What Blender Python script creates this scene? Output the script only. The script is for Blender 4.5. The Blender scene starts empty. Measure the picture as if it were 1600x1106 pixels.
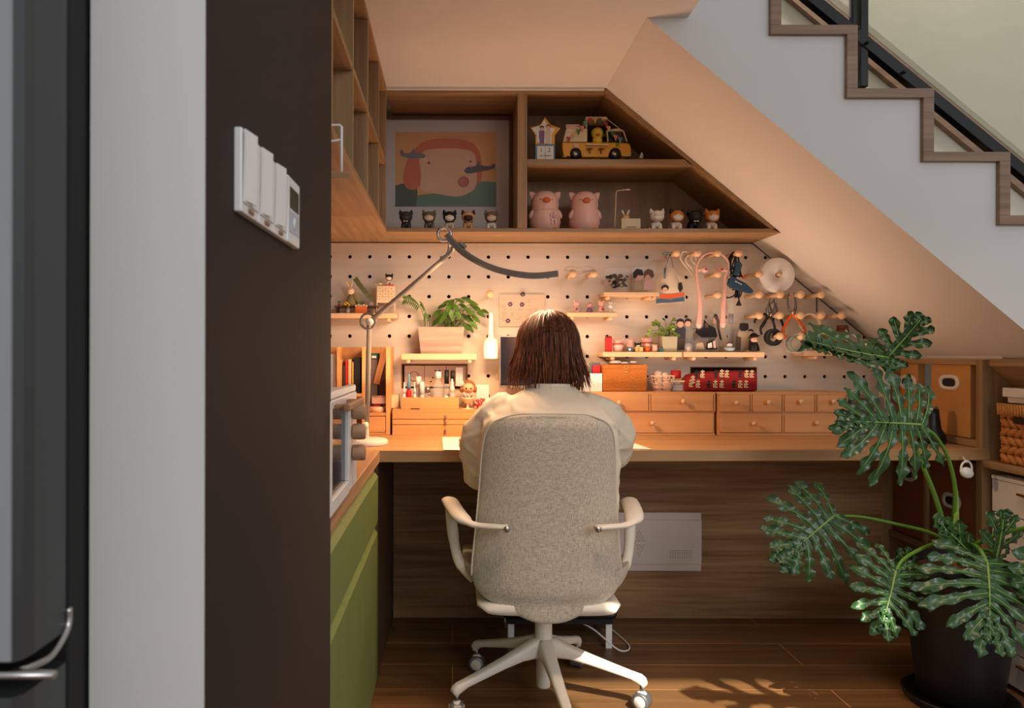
import bpy, bmesh, math, random
from mathutils import Vector, Matrix, noise
R = math.radians
random.seed(7)
sc = bpy.context.scene
COL = sc.collection
# ---------------------------------------------------------------- camera
F, VX, VY, H = 1181.0, 708.0, 553.0, 1.06
cam_d = bpy.data.cameras.new('camera'); cam = bpy.data.objects.new('camera', cam_d); COL.objects.link(cam)
cam.location = (0, 0, H); cam.rotation_euler = (R(90), R(-0.12), 0)
cam_d.sensor_width = 36; cam_d.lens = F*36/1600; cam_d.shift_x = (800-VX)/1600; cam_d.shift_y = 0
cam_d.clip_start = 0.05
cam_d.dof.use_dof = True; cam_d.dof.focus_distance = 2.5; cam_d.dof.aperture_fstop = 8
sc.camera = cam
# ---------------------------------------------------------------- light
w = bpy.data.worlds.new('world'); sc.world = w; w.use_nodes = True
bg = w.node_tree.nodes['Background']; bg.inputs[0].default_value = (0.96, 0.97, 1.0, 1); bg.inputs[1].default_value = 0.50
sc.view_settings.view_transform = 'Standard'; sc.view_settings.look = 'None'
sc.view_settings.exposure = 0.0; sc.view_settings.gamma = 1.0; sc.view_settings.use_curve_mapping = False
def lamp(name, kind, loc, to, energy, color, **k):
    d = bpy.data.lights.new(name, kind); d.energy = energy; d.color = color
    for a, b in k.items(): setattr(d, a, b)
    o = bpy.data.objects.new(name, d); COL.objects.link(o); o.location = loc
    o.rotation_euler = (Vector(to)-Vector(loc)).to_track_quat('-Z', 'Y').to_euler()
    return o
lamp('window_daylight', 'AREA', (2.2, -2.6, 2.7), (0.9, 2.4, 1.2), 70, (0.92, 0.96, 1.0), shape='RECTANGLE', size=1.8, size_y=1.5)
lamp('ceiling_downlight', 'SPOT', (0.35, 1.45, 2.04), (0.4, 1.5, 0.0), 74, (1.0, 0.68, 0.44), spot_size=R(82), spot_blend=0.6, shadow_soft_size=0.22)
lamp('ceiling_downlight', 'SPOT', (1.35, 1.55, 2.04), (1.30, 1.6, 0.0), 34, (1.0, 0.68, 0.44), spot_size=R(82), spot_blend=0.6, shadow_soft_size=0.22)
lamp('stairwell_fill', 'AREA', (1.9, 2.7, 3.3), (1.9, 3.1, 2.0), 13, (1.0, 0.84, 0.66), shape='DISK', size=0.3)  # added fill that brightens the wall above the stairs, no fixture known there
lamp('desk_bounce_fill', 'AREA', (0.45, 2.76, 0.935), (0.45, 2.70, 2.2), 6.4, (1.0, 0.66, 0.46), shape='RECTANGLE', size=1.7, size_y=0.16)  # added up-facing fill standing in for light bounced off the desk
lamp('sunbeam', 'SPOT', (2.0, -2.32, 5.0), (0.75, 1.68, 0.0), 5200, (1.0, 0.93, 0.84), spot_size=R(13), spot_blend=0.02, shadow_soft_size=0.012)
WARM = (1.0, 0.58, 0.31)
# ---------------------------------------------------------------- helpers
def P(px, py, Y): s = F/Y; return Vector(((px-VX)/s, Y, H-(py-VY)/s))
def X_(px, Y): return (px-VX)*Y/F
def Z_(py, Y): return H-(py-VY)*Y/F
def lin(c): c /= 255.0; return c/12.92 if c <= 0.04045 else ((c+0.055)/1.055)**2.4
def C(r, g, b): return (lin(r), lin(g), lin(b), 1)
MATS = {}
def nmat(name):
    m = bpy.data.materials.new(name); m.use_nodes = True; MATS[name] = m
    return m, m.node_tree, m.node_tree.nodes['Principled BSDF']
def flat(name, c, rough=0.6, metal=0, var=0.06, scale=12, bump=0, emit=0, trans=0, alpha=1, spec=0.5, ior=1.45, sss=0):
    if name in MATS: return MATS[name]
    m, t, b = nmat(name); c = C(*c)
    b.inputs['Roughness'].default_value = rough; b.inputs['Metallic'].default_value = metal
    b.inputs['Specular IOR Level'].default_value = spec; b.inputs['IOR'].default_value = ior
    if trans: b.inputs['Transmission Weight'].default_value = trans
    if alpha < 1: b.inputs['Alpha'].default_value = alpha
    if sss: b.inputs['Subsurface Weight'].default_value = sss; b.inputs['Subsurface Scale'].default_value = 0.02
    if emit:
        b.inputs['Emission Color'].default_value = c; b.inputs['Emission Strength'].default_value = emit
    tc = t.nodes.new('ShaderNodeTexCoord'); n = t.nodes.new('ShaderNodeTexNoise'); n.inputs['Scale'].default_value = scale; n.inputs['Detail'].default_value = 4
    t.links.new(tc.outputs['Object'], n.inputs['Vector'])
    mx = t.nodes.new('ShaderNodeMix'); mx.data_type = 'RGBA'
    mx.inputs[6].default_value = [x*(1-var) for x in c[:3]]+[1]; mx.inputs[7].default_value = [min(1, x*(1+var)) for x in c[:3]]+[1]
    t.links.new(n.outputs['Fac'], mx.inputs[0]); t.links.new(mx.outputs[2], b.inputs['Base Color'])
    if bump:
        bp = t.nodes.new('ShaderNodeBump'); bp.inputs['Strength'].default_value = bump; bp.inputs['Distance'].default_value = 0.004
        t.links.new(n.outputs['Fac'], bp.inputs['Height']); t.links.new(bp.outputs[0], b.inputs['Normal'])
    return m
def wood(name, c1, c2, axis='X', scale=1.0, rough=0.5, bump=0.15, planks=None):
    if name in MATS: return MATS[name]
    m, t, b = nmat(name)
    tc = t.nodes.new('ShaderNodeTexCoord'); mp = t.nodes.new('ShaderNodeMapping')
    sv = {'X': (1.2, 26, 26), 'Y': (26, 1.2, 26), 'Z': (26, 26, 1.2)}[axis]
    mp.inputs['Scale'].default_value = [x*scale for x in sv]
    t.links.new(tc.outputs['Object'], mp.inputs['Vector'])
    n = t.nodes.new('ShaderNodeTexNoise'); n.inputs['Scale'].default_value = 2.2; n.inputs['Detail'].default_value = 6; n.inputs['Distortion'].default_value = 0.6
    n2 = t.nodes.new('ShaderNodeTexNoise'); n2.inputs['Scale'].default_value = 0.35; n2.inputs['Detail'].default_value = 3; n2.inputs['Distortion'].default_value = 1.6
    t.links.new(mp.outputs[0], n.inputs['Vector']); t.links.new(mp.outputs[0], n2.inputs['Vector'])
    ad = t.nodes.new('ShaderNodeMath'); ad.operation = 'ADD'; t.links.new(n.outputs['Fac'], ad.inputs[0]); t.links.new(n2.outputs['Fac'], ad.inputs[1])
    rp = t.nodes.new('ShaderNodeMapRange'); rp.inputs['From Min'].default_value = 0.72; rp.inputs['From Max'].default_value = 1.28
    t.links.new(ad.outputs[0], rp.inputs['Value'])
    mx = t.nodes.new('ShaderNodeMix'); mx.data_type = 'RGBA'; mx.inputs[6].default_value = C(*c1); mx.inputs[7].default_value = C(*c2)
    t.links.new(rp.outputs[0], mx.inputs[0]); out = mx.outputs[2]
    if planks:
        br = t.nodes.new('ShaderNodeTexBrick'); br.inputs['Scale'].default_value = 1; br.inputs['Brick Width'].default_value = planks[0]; br.inputs['Row Height'].default_value = planks[1]
        br.inputs['Mortar Size'].default_value = 0.0022; br.inputs['Mortar Smooth'].default_value = 0.3; br.offset = 0.37
        br.inputs['Color1'].default_value = (1, 1, 1, 1); br.inputs['Color2'].default_value = (0.80, 0.78, 0.76, 1); br.inputs['Mortar'].default_value = (2.6, 2.4, 2.2, 1)
        t.links.new(tc.outputs['Object'], br.inputs['Vector'])
        mu = t.nodes.new('ShaderNodeMix'); mu.data_type = 'RGBA'; mu.blend_type = 'MULTIPLY'; mu.inputs[0].default_value = 1
        t.links.new(out, mu.inputs[6]); t.links.new(br.outputs['Color'], mu.inputs[7]); out = mu.outputs[2]
    t.links.new(out, b.inputs['Base Color'])
    b.inputs['Roughness'].default_value = rough
    bp = t.nodes.new('ShaderNodeBump'); bp.inputs['Strength'].default_value = bump; bp.inputs['Distance'].default_value = 0.002
    t.links.new(n.outputs['Fac'], bp.inputs['Height']); t.links.new(bp.outputs[0], b.inputs['Normal'])
    return m
def fabric(name, c1, c2, scale=520, rough=0.95, bump=0.4):
    m, t, b = nmat(name)
    tc = t.nodes.new('ShaderNodeTexCoord'); outs = []
    for sv in ((scale, scale, scale*0.12), (scale*0.12, scale, scale)):
        mp = t.nodes.new('ShaderNodeMapping'); mp.inputs['Scale'].default_value = sv
        t.links.new(tc.outputs['Object'], mp.inputs['Vector'])
        n = t.nodes.new('ShaderNodeTexNoise'); n.inputs['Scale'].default_value = 1; n.inputs['Detail'].default_value = 2
        t.links.new(mp.outputs[0], n.inputs['Vector']); outs.append(n.outputs['Fac'])
    ad = t.nodes.new('ShaderNodeMath'); ad.operation = 'ADD'; t.links.new(outs[0], ad.inputs[0]); t.links.new(outs[1], ad.inputs[1])
    rp = t.nodes.new('ShaderNodeMapRange'); rp.inputs['From Min'].default_value = 0.75; rp.inputs['From Max'].default_value = 1.25; t.links.new(ad.outputs[0], rp.inputs['Value'])
    mx = t.nodes.new('ShaderNodeMix'); mx.data_type = 'RGBA'; mx.inputs[6].default_value = C(*c1); mx.inputs[7].default_value = C(*c2)
    t.links.new(rp.outputs[0], mx.inputs[0]); t.links.new(mx.outputs[2], b.inputs['Base Color']); b.inputs['Roughness'].default_value = rough
    b.inputs['Sheen Weight'].default_value = 0.2
    bp = t.nodes.new('ShaderNodeBump'); bp.inputs['Strength'].default_value = bump; bp.inputs['Distance'].default_value = 0.001
    t.links.new(ad.outputs[0], bp.inputs['Height']); t.links.new(bp.outputs[0], b.inputs['Normal'])
    return m
LOC = {}
def frames(pts):
    n = len(pts); T = []
    for i in range(n):
        d = pts[min(i+1, n-1)]-pts[max(i-1, 0)]
        T.append(d.normalized() if d.length > 1e-9 else Vector((0, 0, 1)))
    up = Vector((0, 0, 1)) if abs(T[0].z) < 0.9 else Vector((0, 1, 0))
    a = (up-T[0]*up.dot(T[0])).normalized(); out = []
    for i in range(n):
        a = (a-T[i]*a.dot(T[i])).normalized(); out.append((T[i], a, T[i].cross(a)))
    return out
def spline(pts, n=6, closed=False):
    pts = [Vector(p) for p in pts]; N = len(pts); out = []
    for i in range(N if closed else N-1):
        g = (lambda k: pts[k % N]) if closed else (lambda k: pts[max(0, min(N-1, k))])
        p0, p1, p2, p3 = g(i-1), g(i), g(i+1), g(i+2)
        for k in range(n):
            t = k/n
            out.append(0.5*((2*p1)+(p2-p0)*t+(2*p0-5*p1+4*p2-p3)*t*t+(3*p1-p0-3*p2+p3)*t**3))
    if not closed: out.append(pts[-1].copy())
    return out
class MB:
    def __init__(s): s.v = []; s.f = []; s.mi = []; s.sm = []; s.m = 0; s.ch = []
    def parts(s, name, mat, parent):          # every added shape becomes a part of its own
        ch = s.ch+[(len(s.v), len(s.f))]
        for (v0, f0), (v1, f1) in zip(ch, ch[1:]):
            p = MB(); p.v = s.v[v0:v1]; p.f = [[i-v0 for i in f] for f in s.f[f0:f1]]; p.mi = s.mi[f0:f1]; p.sm = s.sm[f0:f1]; p.build(name, mat, parent)
    def add(s, vs, fs, smooth=False, m=None):
        s.ch.append((len(s.v), len(s.f))); o = len(s.v); s.v += [Vector(v) for v in vs]
        for f in fs: s.f.append([i+o for i in f]); s.mi.append(s.m if m is None else m); s.sm.append(smooth)
        return s
    def box(s, x0, x1, y0, y1, z0, z1, m=None):
        return s.add([(x, y, z) for x in (x0, x1) for y in (y0, y1) for z in (z0, z1)], [(0, 1, 3, 2), (4, 6, 7, 5), (0, 4, 5, 1), (2, 3, 7, 6), (0, 2, 6, 4), (1, 5, 7, 3)], m=m)
    def obox(s, c, size, rot=None, m=None):
        q = rot or Matrix.Identity(3); c = Vector(c); h = [x/2 for x in size]
        return s.add([c+q@Vector((a*h[0], b*h[1], d*h[2])) for a in (-1, 1) for b in (-1, 1) for d in (-1, 1)], [(0, 1, 3, 2), (4, 6, 7, 5), (0, 4, 5, 1), (2, 3, 7, 6), (0, 2, 6, 4), (1, 5, 7, 3)], m=m)
    def tube(s, pts, r, n=10, m=None, flat=1.0, closed=False, smooth=True):
        pts = [Vector(p) for p in pts]; N = len(pts); fr = frames(pts); vs = []
        for i, (p, (T, a, b)) in enumerate(zip(pts, fr)):
            ri = r[i] if isinstance(r, (list, tuple)) else r
            for k in range(n):
                t = 2*math.pi*k/n; vs.append(p+a*(ri*math.cos(t)*flat)+b*(ri*math.sin(t)))
        fs = []
        for i in range(N if closed else N-1):
            j = (i+1) % N
            for k in range(n): fs.append((i*n+k, i*n+(k+1) % n, j*n+(k+1) % n, j*n+k))
        if not closed: fs += [tuple(reversed(range(n))), tuple((N-1)*n+k for k in range(n))]
        return s.add(vs, fs, smooth, m)
    def ring(s, c, Rr, r, axis='Y', n=24, k=8, m=None, flat=1.0, sc2=(1, 1)):
        c = Vector(c); pts = []
        for i in range(n):
            t = 2*math.pi*i/n; u, v = Rr*math.cos(t)*sc2[0], Rr*math.sin(t)*sc2[1]
            pts.append(c+{'Y': Vector((u, 0, v)), 'X': Vector((0, u, v)), 'Z': Vector((u, v, 0))}[axis])
        vs = []
        for i, p in enumerate(pts):
            T = (pts[(i+1) % n]-pts[i-1]).normalized(); ax = {'Y': Vector((0, 1, 0)), 'X': Vector((1, 0, 0)), 'Z': Vector((0, 0, 1))}[axis]
            b = T.cross(ax)
            for j in range(k): t = 2*math.pi*j/k; vs.append(p+ax*(r*flat*math.cos(t))+b*(r*math.sin(t)))
        return s.add(vs, [(i*k+j, i*k+(j+1) % k, ((i+1) % n)*k+(j+1) % k, ((i+1) % n)*k+j) for i in range(n) for j in range(k)], True, m)
    def lathe(s, prof, c, n=20, axis='Z', m=None, smooth=True, q=None):
        c = Vector(c); vs = []; N = len(prof)
        for (r, z) in prof:
            for k in range(n):
                t = 2*math.pi*k/n; v = Vector((r*math.cos(t), r*math.sin(t), z))
                if axis == 'Y': v = Vector((v.x, -v.z, v.y))
                elif axis == 'X': v = Vector((v.z, v.x, v.y))
                if q is not None: v = q@v
                vs.append(c+v)
        fs = [(i*n+k, i*n+(k+1) % n, (i+1)*n+(k+1) % n, (i+1)*n+k) for i in range(N-1) for k in range(n)]
        cl = prof[0] == prof[-1]
        if prof[0][0] > 1e-6 and not cl: fs.append(tuple(reversed(range(n))))
        if prof[-1][0] > 1e-6 and not cl: fs.append(tuple((N-1)*n+k for k in range(n)))
        return s.add(vs, fs, smooth, m)
    def cyl(s, c, r, h, axis='Z', n=20, m=None, r2=None, bev=0.0):
        r2 = r if r2 is None else r2
        pr = [(r, 0), (r2, h)] if not bev else [(r-bev, 0), (r, bev), (r2, h-bev), (r2-bev, h)]
        return s.lathe(pr, c, n, axis, m)
    def ell(s, c, rad, n=14, k=9, m=None, q=None):
        c = Vector(c); vs = [c+(q or Matrix.Identity(3))@Vector((0, 0, -rad[2]))]; fs = []
        for i in range(1, k):
            th = math.pi*i/k
            for j in range(n):
                t = 2*math.pi*j/n
                vs.append(c+(q or Matrix.Identity(3))@Vector((rad[0]*math.sin(th)*math.cos(t), rad[1]*math.sin(th)*math.sin(t), -rad[2]*math.cos(th))))
        vs.append(c+(q or Matrix.Identity(3))@Vector((0, 0, rad[2]))); L = len(vs)-1
        for j in range(n):
            fs.append((0, 1+(j+1) % n, 1+j)); fs.append((L, 1+(k-2)*n+j, 1+(k-2)*n+(j+1) % n))
            for i in range(k-2): a = 1+i*n; fs.append((a+j, a+(j+1) % n, a+n+(j+1) % n, a+n+j))
        return s.add(vs, fs, True, m)
    def ext(s, pts, d, m=None, smooth=False):
        pts = [Vector(p) for p in pts]; d = Vector(d); n = len(pts)
        return s.add(pts+[p+d for p in pts], [tuple(range(n)), tuple(reversed(range(n, 2*n)))]+[(i, i+n, (i+1) % n+n, (i+1) % n) for i in range(n)], smooth, m)
    def pimg(s, pp, Y, th=0.0006, m=None):     # polygon traced in the picture, a thin print at depth Y
        return s.ext([P(x, y, Y) for x, y in pp], (0, th, 0), m)
    def text(s, st, c, size, xd=(1, 0, 0), ud=(0, 0, 1), m=None, th=0.0005):
        cu = bpy.data.curves.new('t', 'FONT'); cu.body = st; cu.size = size; cu.align_x = 'CENTER'; cu.align_y = 'CENTER'; cu.resolution_u = 2
        o = bpy.data.objects.new('t', cu); COL.objects.link(o); bpy.context.view_layer.update()
        me = bpy.data.meshes.new_from_object(o.evaluated_get(bpy.context.evaluated_depsgraph_get()))
        xd = Vector(xd); ud = Vector(ud); nd = xd.cross(ud); c = Vector(c)
        s.add([c+xd*v.co.x+ud*v.co.y+nd*th for v in me.vertices], [tuple(p.vertices) for p in me.polygons], m=m)
        bpy.data.objects.remove(o); bpy.data.meshes.remove(me); bpy.data.curves.remove(cu); return s
    def build(s, name, mats, parent=None, loc=None, bevel=0, sub=0, solid=0, mods=None):
        mats = mats if isinstance(mats, (list, tuple)) else [mats]
        if parent is not None: L = LOC[parent.name]
        elif loc is not None: L = Vector(loc)
        else:
            mn = [min(v[i] for v in s.v) for i in range(3)]; mxx = [max(v[i] for v in s.v) for i in range(3)]
            L = Vector(((mn[0]+mxx[0])/2, (mn[1]+mxx[1])/2, mn[2]))
        me = bpy.data.meshes.new(name); me.from_pydata([tuple(v-L) for v in s.v], [], s.f)
        for mt in mats: me.materials.append(mt)
        me.polygons.foreach_set('material_index', s.mi); me.polygons.foreach_set('use_smooth', s.sm)
        me.update()
        bm = bmesh.new(); bm.from_mesh(me); bmesh.ops.recalc_face_normals(bm, faces=bm.faces) if not getattr(s, 'keepn', False) else None; bm.to_mesh(me); bm.free()
        o = bpy.data.objects.new(name, me); COL.objects.link(o); LOC[o.name] = L
        if parent is not None: o.parent = parent
        else: o.location = L
        if bevel:
            b = o.modifiers.new('bevel', 'BEVEL'); b.width = bevel; b.segments = 2; b.limit_method = 'ANGLE'; b.angle_limit = R(40)
        if solid:
            b = o.modifiers.new('solid', 'SOLIDIFY'); b.thickness = solid; b.offset = 0
        if sub:
            b = o.modifiers.new('sub', 'SUBSURF'); b.levels = sub; b.render_levels = sub
        return o
def tag(o, label, cat, group=None):
    o['label'] = label; o['category'] = cat
    if group: o['group'] = group
    return o
def thing(name, label, cat, loc, group=None):
    o = bpy.data.objects.new(name, None); o.empty_display_size = 0.02; COL.objects.link(o); o.location = loc; LOC[o.name] = Vector(loc)
    return tag(o, label, cat, group)
def struct(o): o['kind'] = 'structure'; return o
def copy_tree(o, parent=None):
    c = o.copy(); COL.objects.link(c); LOC[c.name] = LOC.get(o.name, Vector((0, 0, 0)))
    if parent is not None: c.parent = parent; c.matrix_parent_inverse = o.matrix_parent_inverse.copy()
    for ch in list(o.children): copy_tree(ch, c)
    return c
def dup(o, loc, label=None, rotz=None):
    c = copy_tree(o); c.location = loc
    if rotz is not None: c.rotation_euler = (0, 0, rotz)
    if label: c['label'] = label
    return c
# ---------------------------------------------------------------- materials
M_white = flat('painted_white', (214, 211, 205), 0.85, var=0.012, scale=3)
M_wallb = flat('painted_cream_wall', (212, 204, 188), 0.85, var=0.012, scale=3)
M_brownwall = flat('painted_dark_brown', (40, 29, 21), 0.75, var=0.05, scale=4)
M_wood = wood('walnut_laminate', (134, 104, 68), (168, 134, 92), 'Z')
M_woodx = wood('walnut_laminate_along', (134, 104, 68), (168, 134, 92), 'X')
M_woody = wood('walnut_laminate_deep', (134, 104, 68), (168, 134, 92), 'Y')
M_panel = wood('knee_panel_laminate', (122, 86, 50), (178, 136, 88), 'X', scale=0.9)
M_desk = wood('desk_laminate', (166, 126, 82), (190, 148, 100), 'X', scale=0.8, rough=0.42)
M_trim = wood('stair_trim_wood', (116, 90, 70), (158, 126, 102), 'X')
M_floor = wood('floor_planks', (98, 68, 38), (138, 100, 60), 'X', scale=0.55, rough=0.42, planks=(1.9, 0.19))
M_pine = wood('honey_pine', (206, 146, 88), (226, 170, 108), 'X', scale=0.5, rough=0.45, bump=0.08)
M_beech = wood('beech', (216, 176, 134), (232, 196, 154), 'X', scale=0.7, rough=0.5, bump=0.05)
M_cardboard = flat('cardboard', (200, 148, 84), 0.85, var=0.05, scale=60)
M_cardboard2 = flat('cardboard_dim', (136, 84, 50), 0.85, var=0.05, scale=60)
M_plastic = flat('offwhite_plastic', (222, 214, 200), 0.45, var=0.01)
M_wplastic = flat('white_plastic', (232, 230, 226), 0.4, var=0.01)
M_fabric = fabric('grey_beige_weave', (156, 147, 130), (204, 194, 175))
M_piping = flat('pale_piping', (206, 198, 182), 0.8)
M_green = flat('green_lacquer', (106, 120, 68), 0.5, var=0.03, scale=5)
M_greenl = flat('green_lip', (146, 160, 88), 0.45)
M_black = flat('black_plastic', (18, 18, 19), 0.4)
M_blackm = flat('black_matte', (16, 15, 15), 0.7)
M_metal = flat('brushed_metal', (185, 182, 178), 0.3, metal=1.0, var=0.03)
M_grey = flat('grey_metal', (120, 120, 118), 0.35, metal=0.6)
M_brass = flat('brass', (190, 140, 70), 0.3, metal=1.0)
M_clear = flat('clear_glass', (240, 240, 238), 0.05, alpha=0.22, spec=0.6)
M_acryl = flat('acrylic', (225, 220, 212), 0.08, alpha=0.06, spec=0.6)
M_glassg = flat('tinted_glass', (198, 200, 172), 0.04, alpha=0.42, spec=0.6)
M_paper = flat('paper', (232, 226, 214), 0.9, var=0.02)
M_red = flat('red', (190, 30, 32), 0.5)
M_pink = flat('pink_vinyl', (240, 188, 168), 0.42, sss=0.1)
M_pinkl = flat('pale_pink', (236, 190, 178), 0.45)
M_snout = flat('coral_snout', (224, 112, 62), 0.45)
M_orange = flat('orange', (226, 96, 30), 0.5)
M_yellow = flat('yellow_paint', (226, 160, 24), 0.45)
M_cream = flat('cream', (226, 206, 164), 0.55)
M_blue = flat('slate_blue', (70, 96, 120), 0.55)
M_dblue = flat('tool_blue', (34, 66, 90), 0.5)
M_teal = flat('teal', (60, 130, 130), 0.5)
M_purple = flat('mauve', (128, 92, 130), 0.6)
M_dkhair = flat('dark_hair_print', (40, 26, 24), 0.6)
M_skinp = flat('skin_print', (226, 180, 156), 0.6)
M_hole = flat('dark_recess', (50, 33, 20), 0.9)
M_rattan = flat('rattan', (190, 118, 48), 0.6, var=0.25, scale=160, bump=0.5)
M_leafs = flat('houseplant_leaf', (74, 108, 40), 0.45, var=0.3, scale=30)
M_leafl = flat('houseplant_leaf_light', (128, 158, 62), 0.45, var=0.25, scale=30)
M_string = flat('string', (214, 196, 168), 0.8)
# ================================================================ the setting
XW, XR = -0.238, 1.75          # left counter front plane, right bookcase front plane
def zs(x): return 2.521-0.823*x    # underside of the stairs
struct(MB().box(-1.0, 3.2, -2.2, 3.12, -0.03, 0).build('floor', M_floor, loc=(0, 2.962, 0)))
struct(MB().box(-1.0, 3.2, 3.12, 3.2, 0, 4.2).build('wall_back', M_wallb))
struct(MB().box(-0.95, -0.88, 1.36, 3.12, 0, 2.6).build('wall_side', M_white))
b = MB(); x0, x1 = -0.322, -0.22
b.add([(x0, .67, 0), (x0, .67, 2.8), (x1, .67, 2.8), (x1, .67, 0), (x0, 1.36, 0), (x0, 1.36, 2.8), (x1, 1.36, 2.8), (x1, 1.36, 0)],
      [(0, 1, 2, 3), (7, 6, 5, 4), (4, 5, 1, 0), (1, 5, 6, 2)], m=0)
b.add([(x1, .67, 0), (x1, .67, 2.8), (x1, 1.36, 2.8), (x1, 1.36, 0)], [(0, 1, 2, 3)], m=1)
struct(b.build('wall_left', [M_white, M_brownwall], loc=(x1, 1, 0)))
b = MB(); b.ext([(-.95, 1.0, 2.053), (.69, 1.0, 2.053), (.69, 2.229, 2.053), (.5695, 2.229, 2.053), (.5695, 3.12, 2.053), (-.95, 3.12, 2.053)], (0, 0, .107))
struct(b.build('ceiling', M_white))
b = MB(); b.box(-.25, .56, 2.808, 2.82, 2.043, 2.053)
struct(b.build('trim_1', M_white))
struct(MB().box(XR+.03, 2.3, 2.45, 3.10, 1.045, 1.072).build('trim_2', M_white))
for q_ in ((1.05, 1.425, 2.45, 3.75), (1.705, 2.2, 2.45, 3.75), (1.426, 1.704, 3.345, 3.75), (1.426, 1.704, 2.45, 2.85)):  # unseen boards added around an opening to shape the sun patch
    struct(MB().box(q_[0], q_[1], -.74, -.70, q_[2], q_[3]).build('sunbeam_mask', M_white))
# ---------------------------------------------------------------- staircase
st = thing('staircase', 'white staircase with stepped wooden edge trim rising above the desk nook', 'staircase', (1.2, 2.23, 1.5))
SY = 2.23
def sx(k): return X_(1200+118.6*k, SY)
def sz(k): return Z_(41+98.3*k, SY)
pts = []
for k in range(-5, 6): pts += [(sx(k), sz(k-1)), (sx(k), sz(k))]
pts.append((sx(6), sz(5)))
low = [(sx(6), max(zs(sx(6)), 0.0)), (0.570, 2.0525), (0.570, 2.165), (sx(-5), 2.165)]
poly = [(x, z) for x, z in pts]+low
b = MB(); b.ext([(x+(.004 if z > zs(x)+.01 else 0), SY, z) for x, z in poly], (0, 2.50-SY, 0)); b.build('stair_body', M_white, st)
XE = 1.79
ptr = [p for p in pts if p[0] < XE]; ptr += [(XE, ptr[-1][1]), (XE, zs(XE)), (0.570, 2.0525), (0.570, 2.165), (sx(-5), 2.165)]
b = MB(); b.ext([(x+(.004 if z > zs(x)+.01 and x < XE else 0), 2.5, z) for x, z in ptr], (0, 3.11-2.5, 0)); b.build('stair_underside', M_white, st)
for k in range(-3, 5):
    b = MB(); t = .031
    b.ext([(sx(k), SY-.016, sz(k)), (sx(k+1)+t, SY-.016, sz(k)), (sx(k+1)+t, SY-.016, sz(k)-t+.004), (sx(k), SY-.016, sz(k)-t+.004)], (0, .9, 0))
    b.build('tread', M_trim, st, bevel=.001)
    b = MB(); b.box(sx(k), sx(k)+t, SY-.016, SY+.06, sz(k), sz(k-1)-t+.004)
    b.build('riser_trim', M_trim, st, bevel=.001)
# railing behind the front edge of the treads
rl = thing('stair_railing', 'black metal stair railing with glass panes above the wooden treads', 'railing', (1.5, 2.35, 2.2))
def along(px0, py0, px1, py1, Y, hw, d, name, m, par):
    a, c = P(px0, py0, Y), P(px1, py1, Y); u = (c-a).normalized(); n = Vector((-u.z, 0, u.x))
    MB().ext([a+n*hw, c+n*hw, c-n*hw, a-n*hw], (0, d, 0)).build(name, m, par, bevel=.002)
along(1200, -62, 1760, 394, 2.31, .0165, .03, 'rail', M_black, rl)
MB().box(X_(1340, 2.33), X_(1352, 2.33), 2.315, 2.345, Z_(136, 2.33), 3.2).build('post', M_black, rl, bevel=.002)
MB().box(X_(1329, 2.33), X_(1336, 2.33), 2.32, 2.345, Z_(60, 2.33), 3.2).build('post', M_black, rl, bevel=.002)
for px, py in ((1353, 66), (1338, 44), (1410, 112)):
    MB().cyl(P(px, py, 2.305), .0055, .012, 'Y', 12).build('bolt', M_black, rl)
a, c = P(1352, 45, 2.33), P(1760, 378, 2.33)
MB().ext([a, c, (c.x, c.y, 3.3), (a.x, a.y, 3.3)], (0, .008, 0)).build('glass_pane', M_glassg, rl)
a, c = P(1200, -78, 2.33), P(1329, 27, 2.33)
MB().ext([a, c, (c.x, c.y, 3.3), (a.x, a.y, 3.3)], (0, .008, 0)).build('glass_pane', M_glassg, rl)
# sloping wooden skirting on the wall beyond
a, c = P(1228, -8, 3.09), P(1640, 332, 3.09)
struct(MB().ext([a+Vector((0, 0, .16)), c+Vector((0, 0, .16)), c, a], (0, .03, 0)).build('trim_3', M_trim))
# ---------------------------------------------------------------- pegboard
PY = 3.08; PS = F/PY; HX0 = X_(546.5, PY); HZ0 = Z_(401.3, PY); HP = 30.93/PS; HPz = 31.0/PS
def hole(k, j): return Vector((HX0+k*HP, PY, HZ0-j*HPz))
bm = bmesh.new(); NC = 14; hr = 2.9/PS
for k in range(-6, 28):
    for j in range(-1, 10):
        c = hole(k, j); ca = []; sq = []
        for i in range(16):
            t = 2*math.pi*i/16+math.pi/16*0
            ca.append(bm.verts.new((c.x+hr*math.cos(t), PY, c.z+hr*math.sin(t))))
            m_ = max(abs(math.cos(t)), abs(math.sin(t))); sq.append(bm.verts.new((c.x+HP/2*math.cos(t)/m_, PY, c.z+HPz/2*math.sin(t)/m_)))
        for i in range(16): bm.faces.new((ca[i], ca[(i+1) % 16], sq[(i+1) % 16], sq[i]))
bmesh.ops.remove_doubles(bm, verts=bm.verts, dist=1e-4)
def cut(co, no, clear=True):
    bmesh.ops.bisect_plane(bm, geom=bm.verts[:]+bm.edges[:]+bm.faces[:], plane_co=co, plane_no=no, clear_outer=clear)
cut((0, 0, 1.511), (0, 0, 1)); cut((X_(1372, PY), 0, 0), (1, 0, 0)); cut((0, 0, .745), (0, 0, -1))
cut((1.2, 0, zs(1.2)-.008), Vector((.823, 0, 1)).normalized()); cut((-.87, 0, 0), (-1, 0, 0))
OPEN = [(627, 731, 568, 603), (1078, 1183, 572, 606)]
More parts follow.
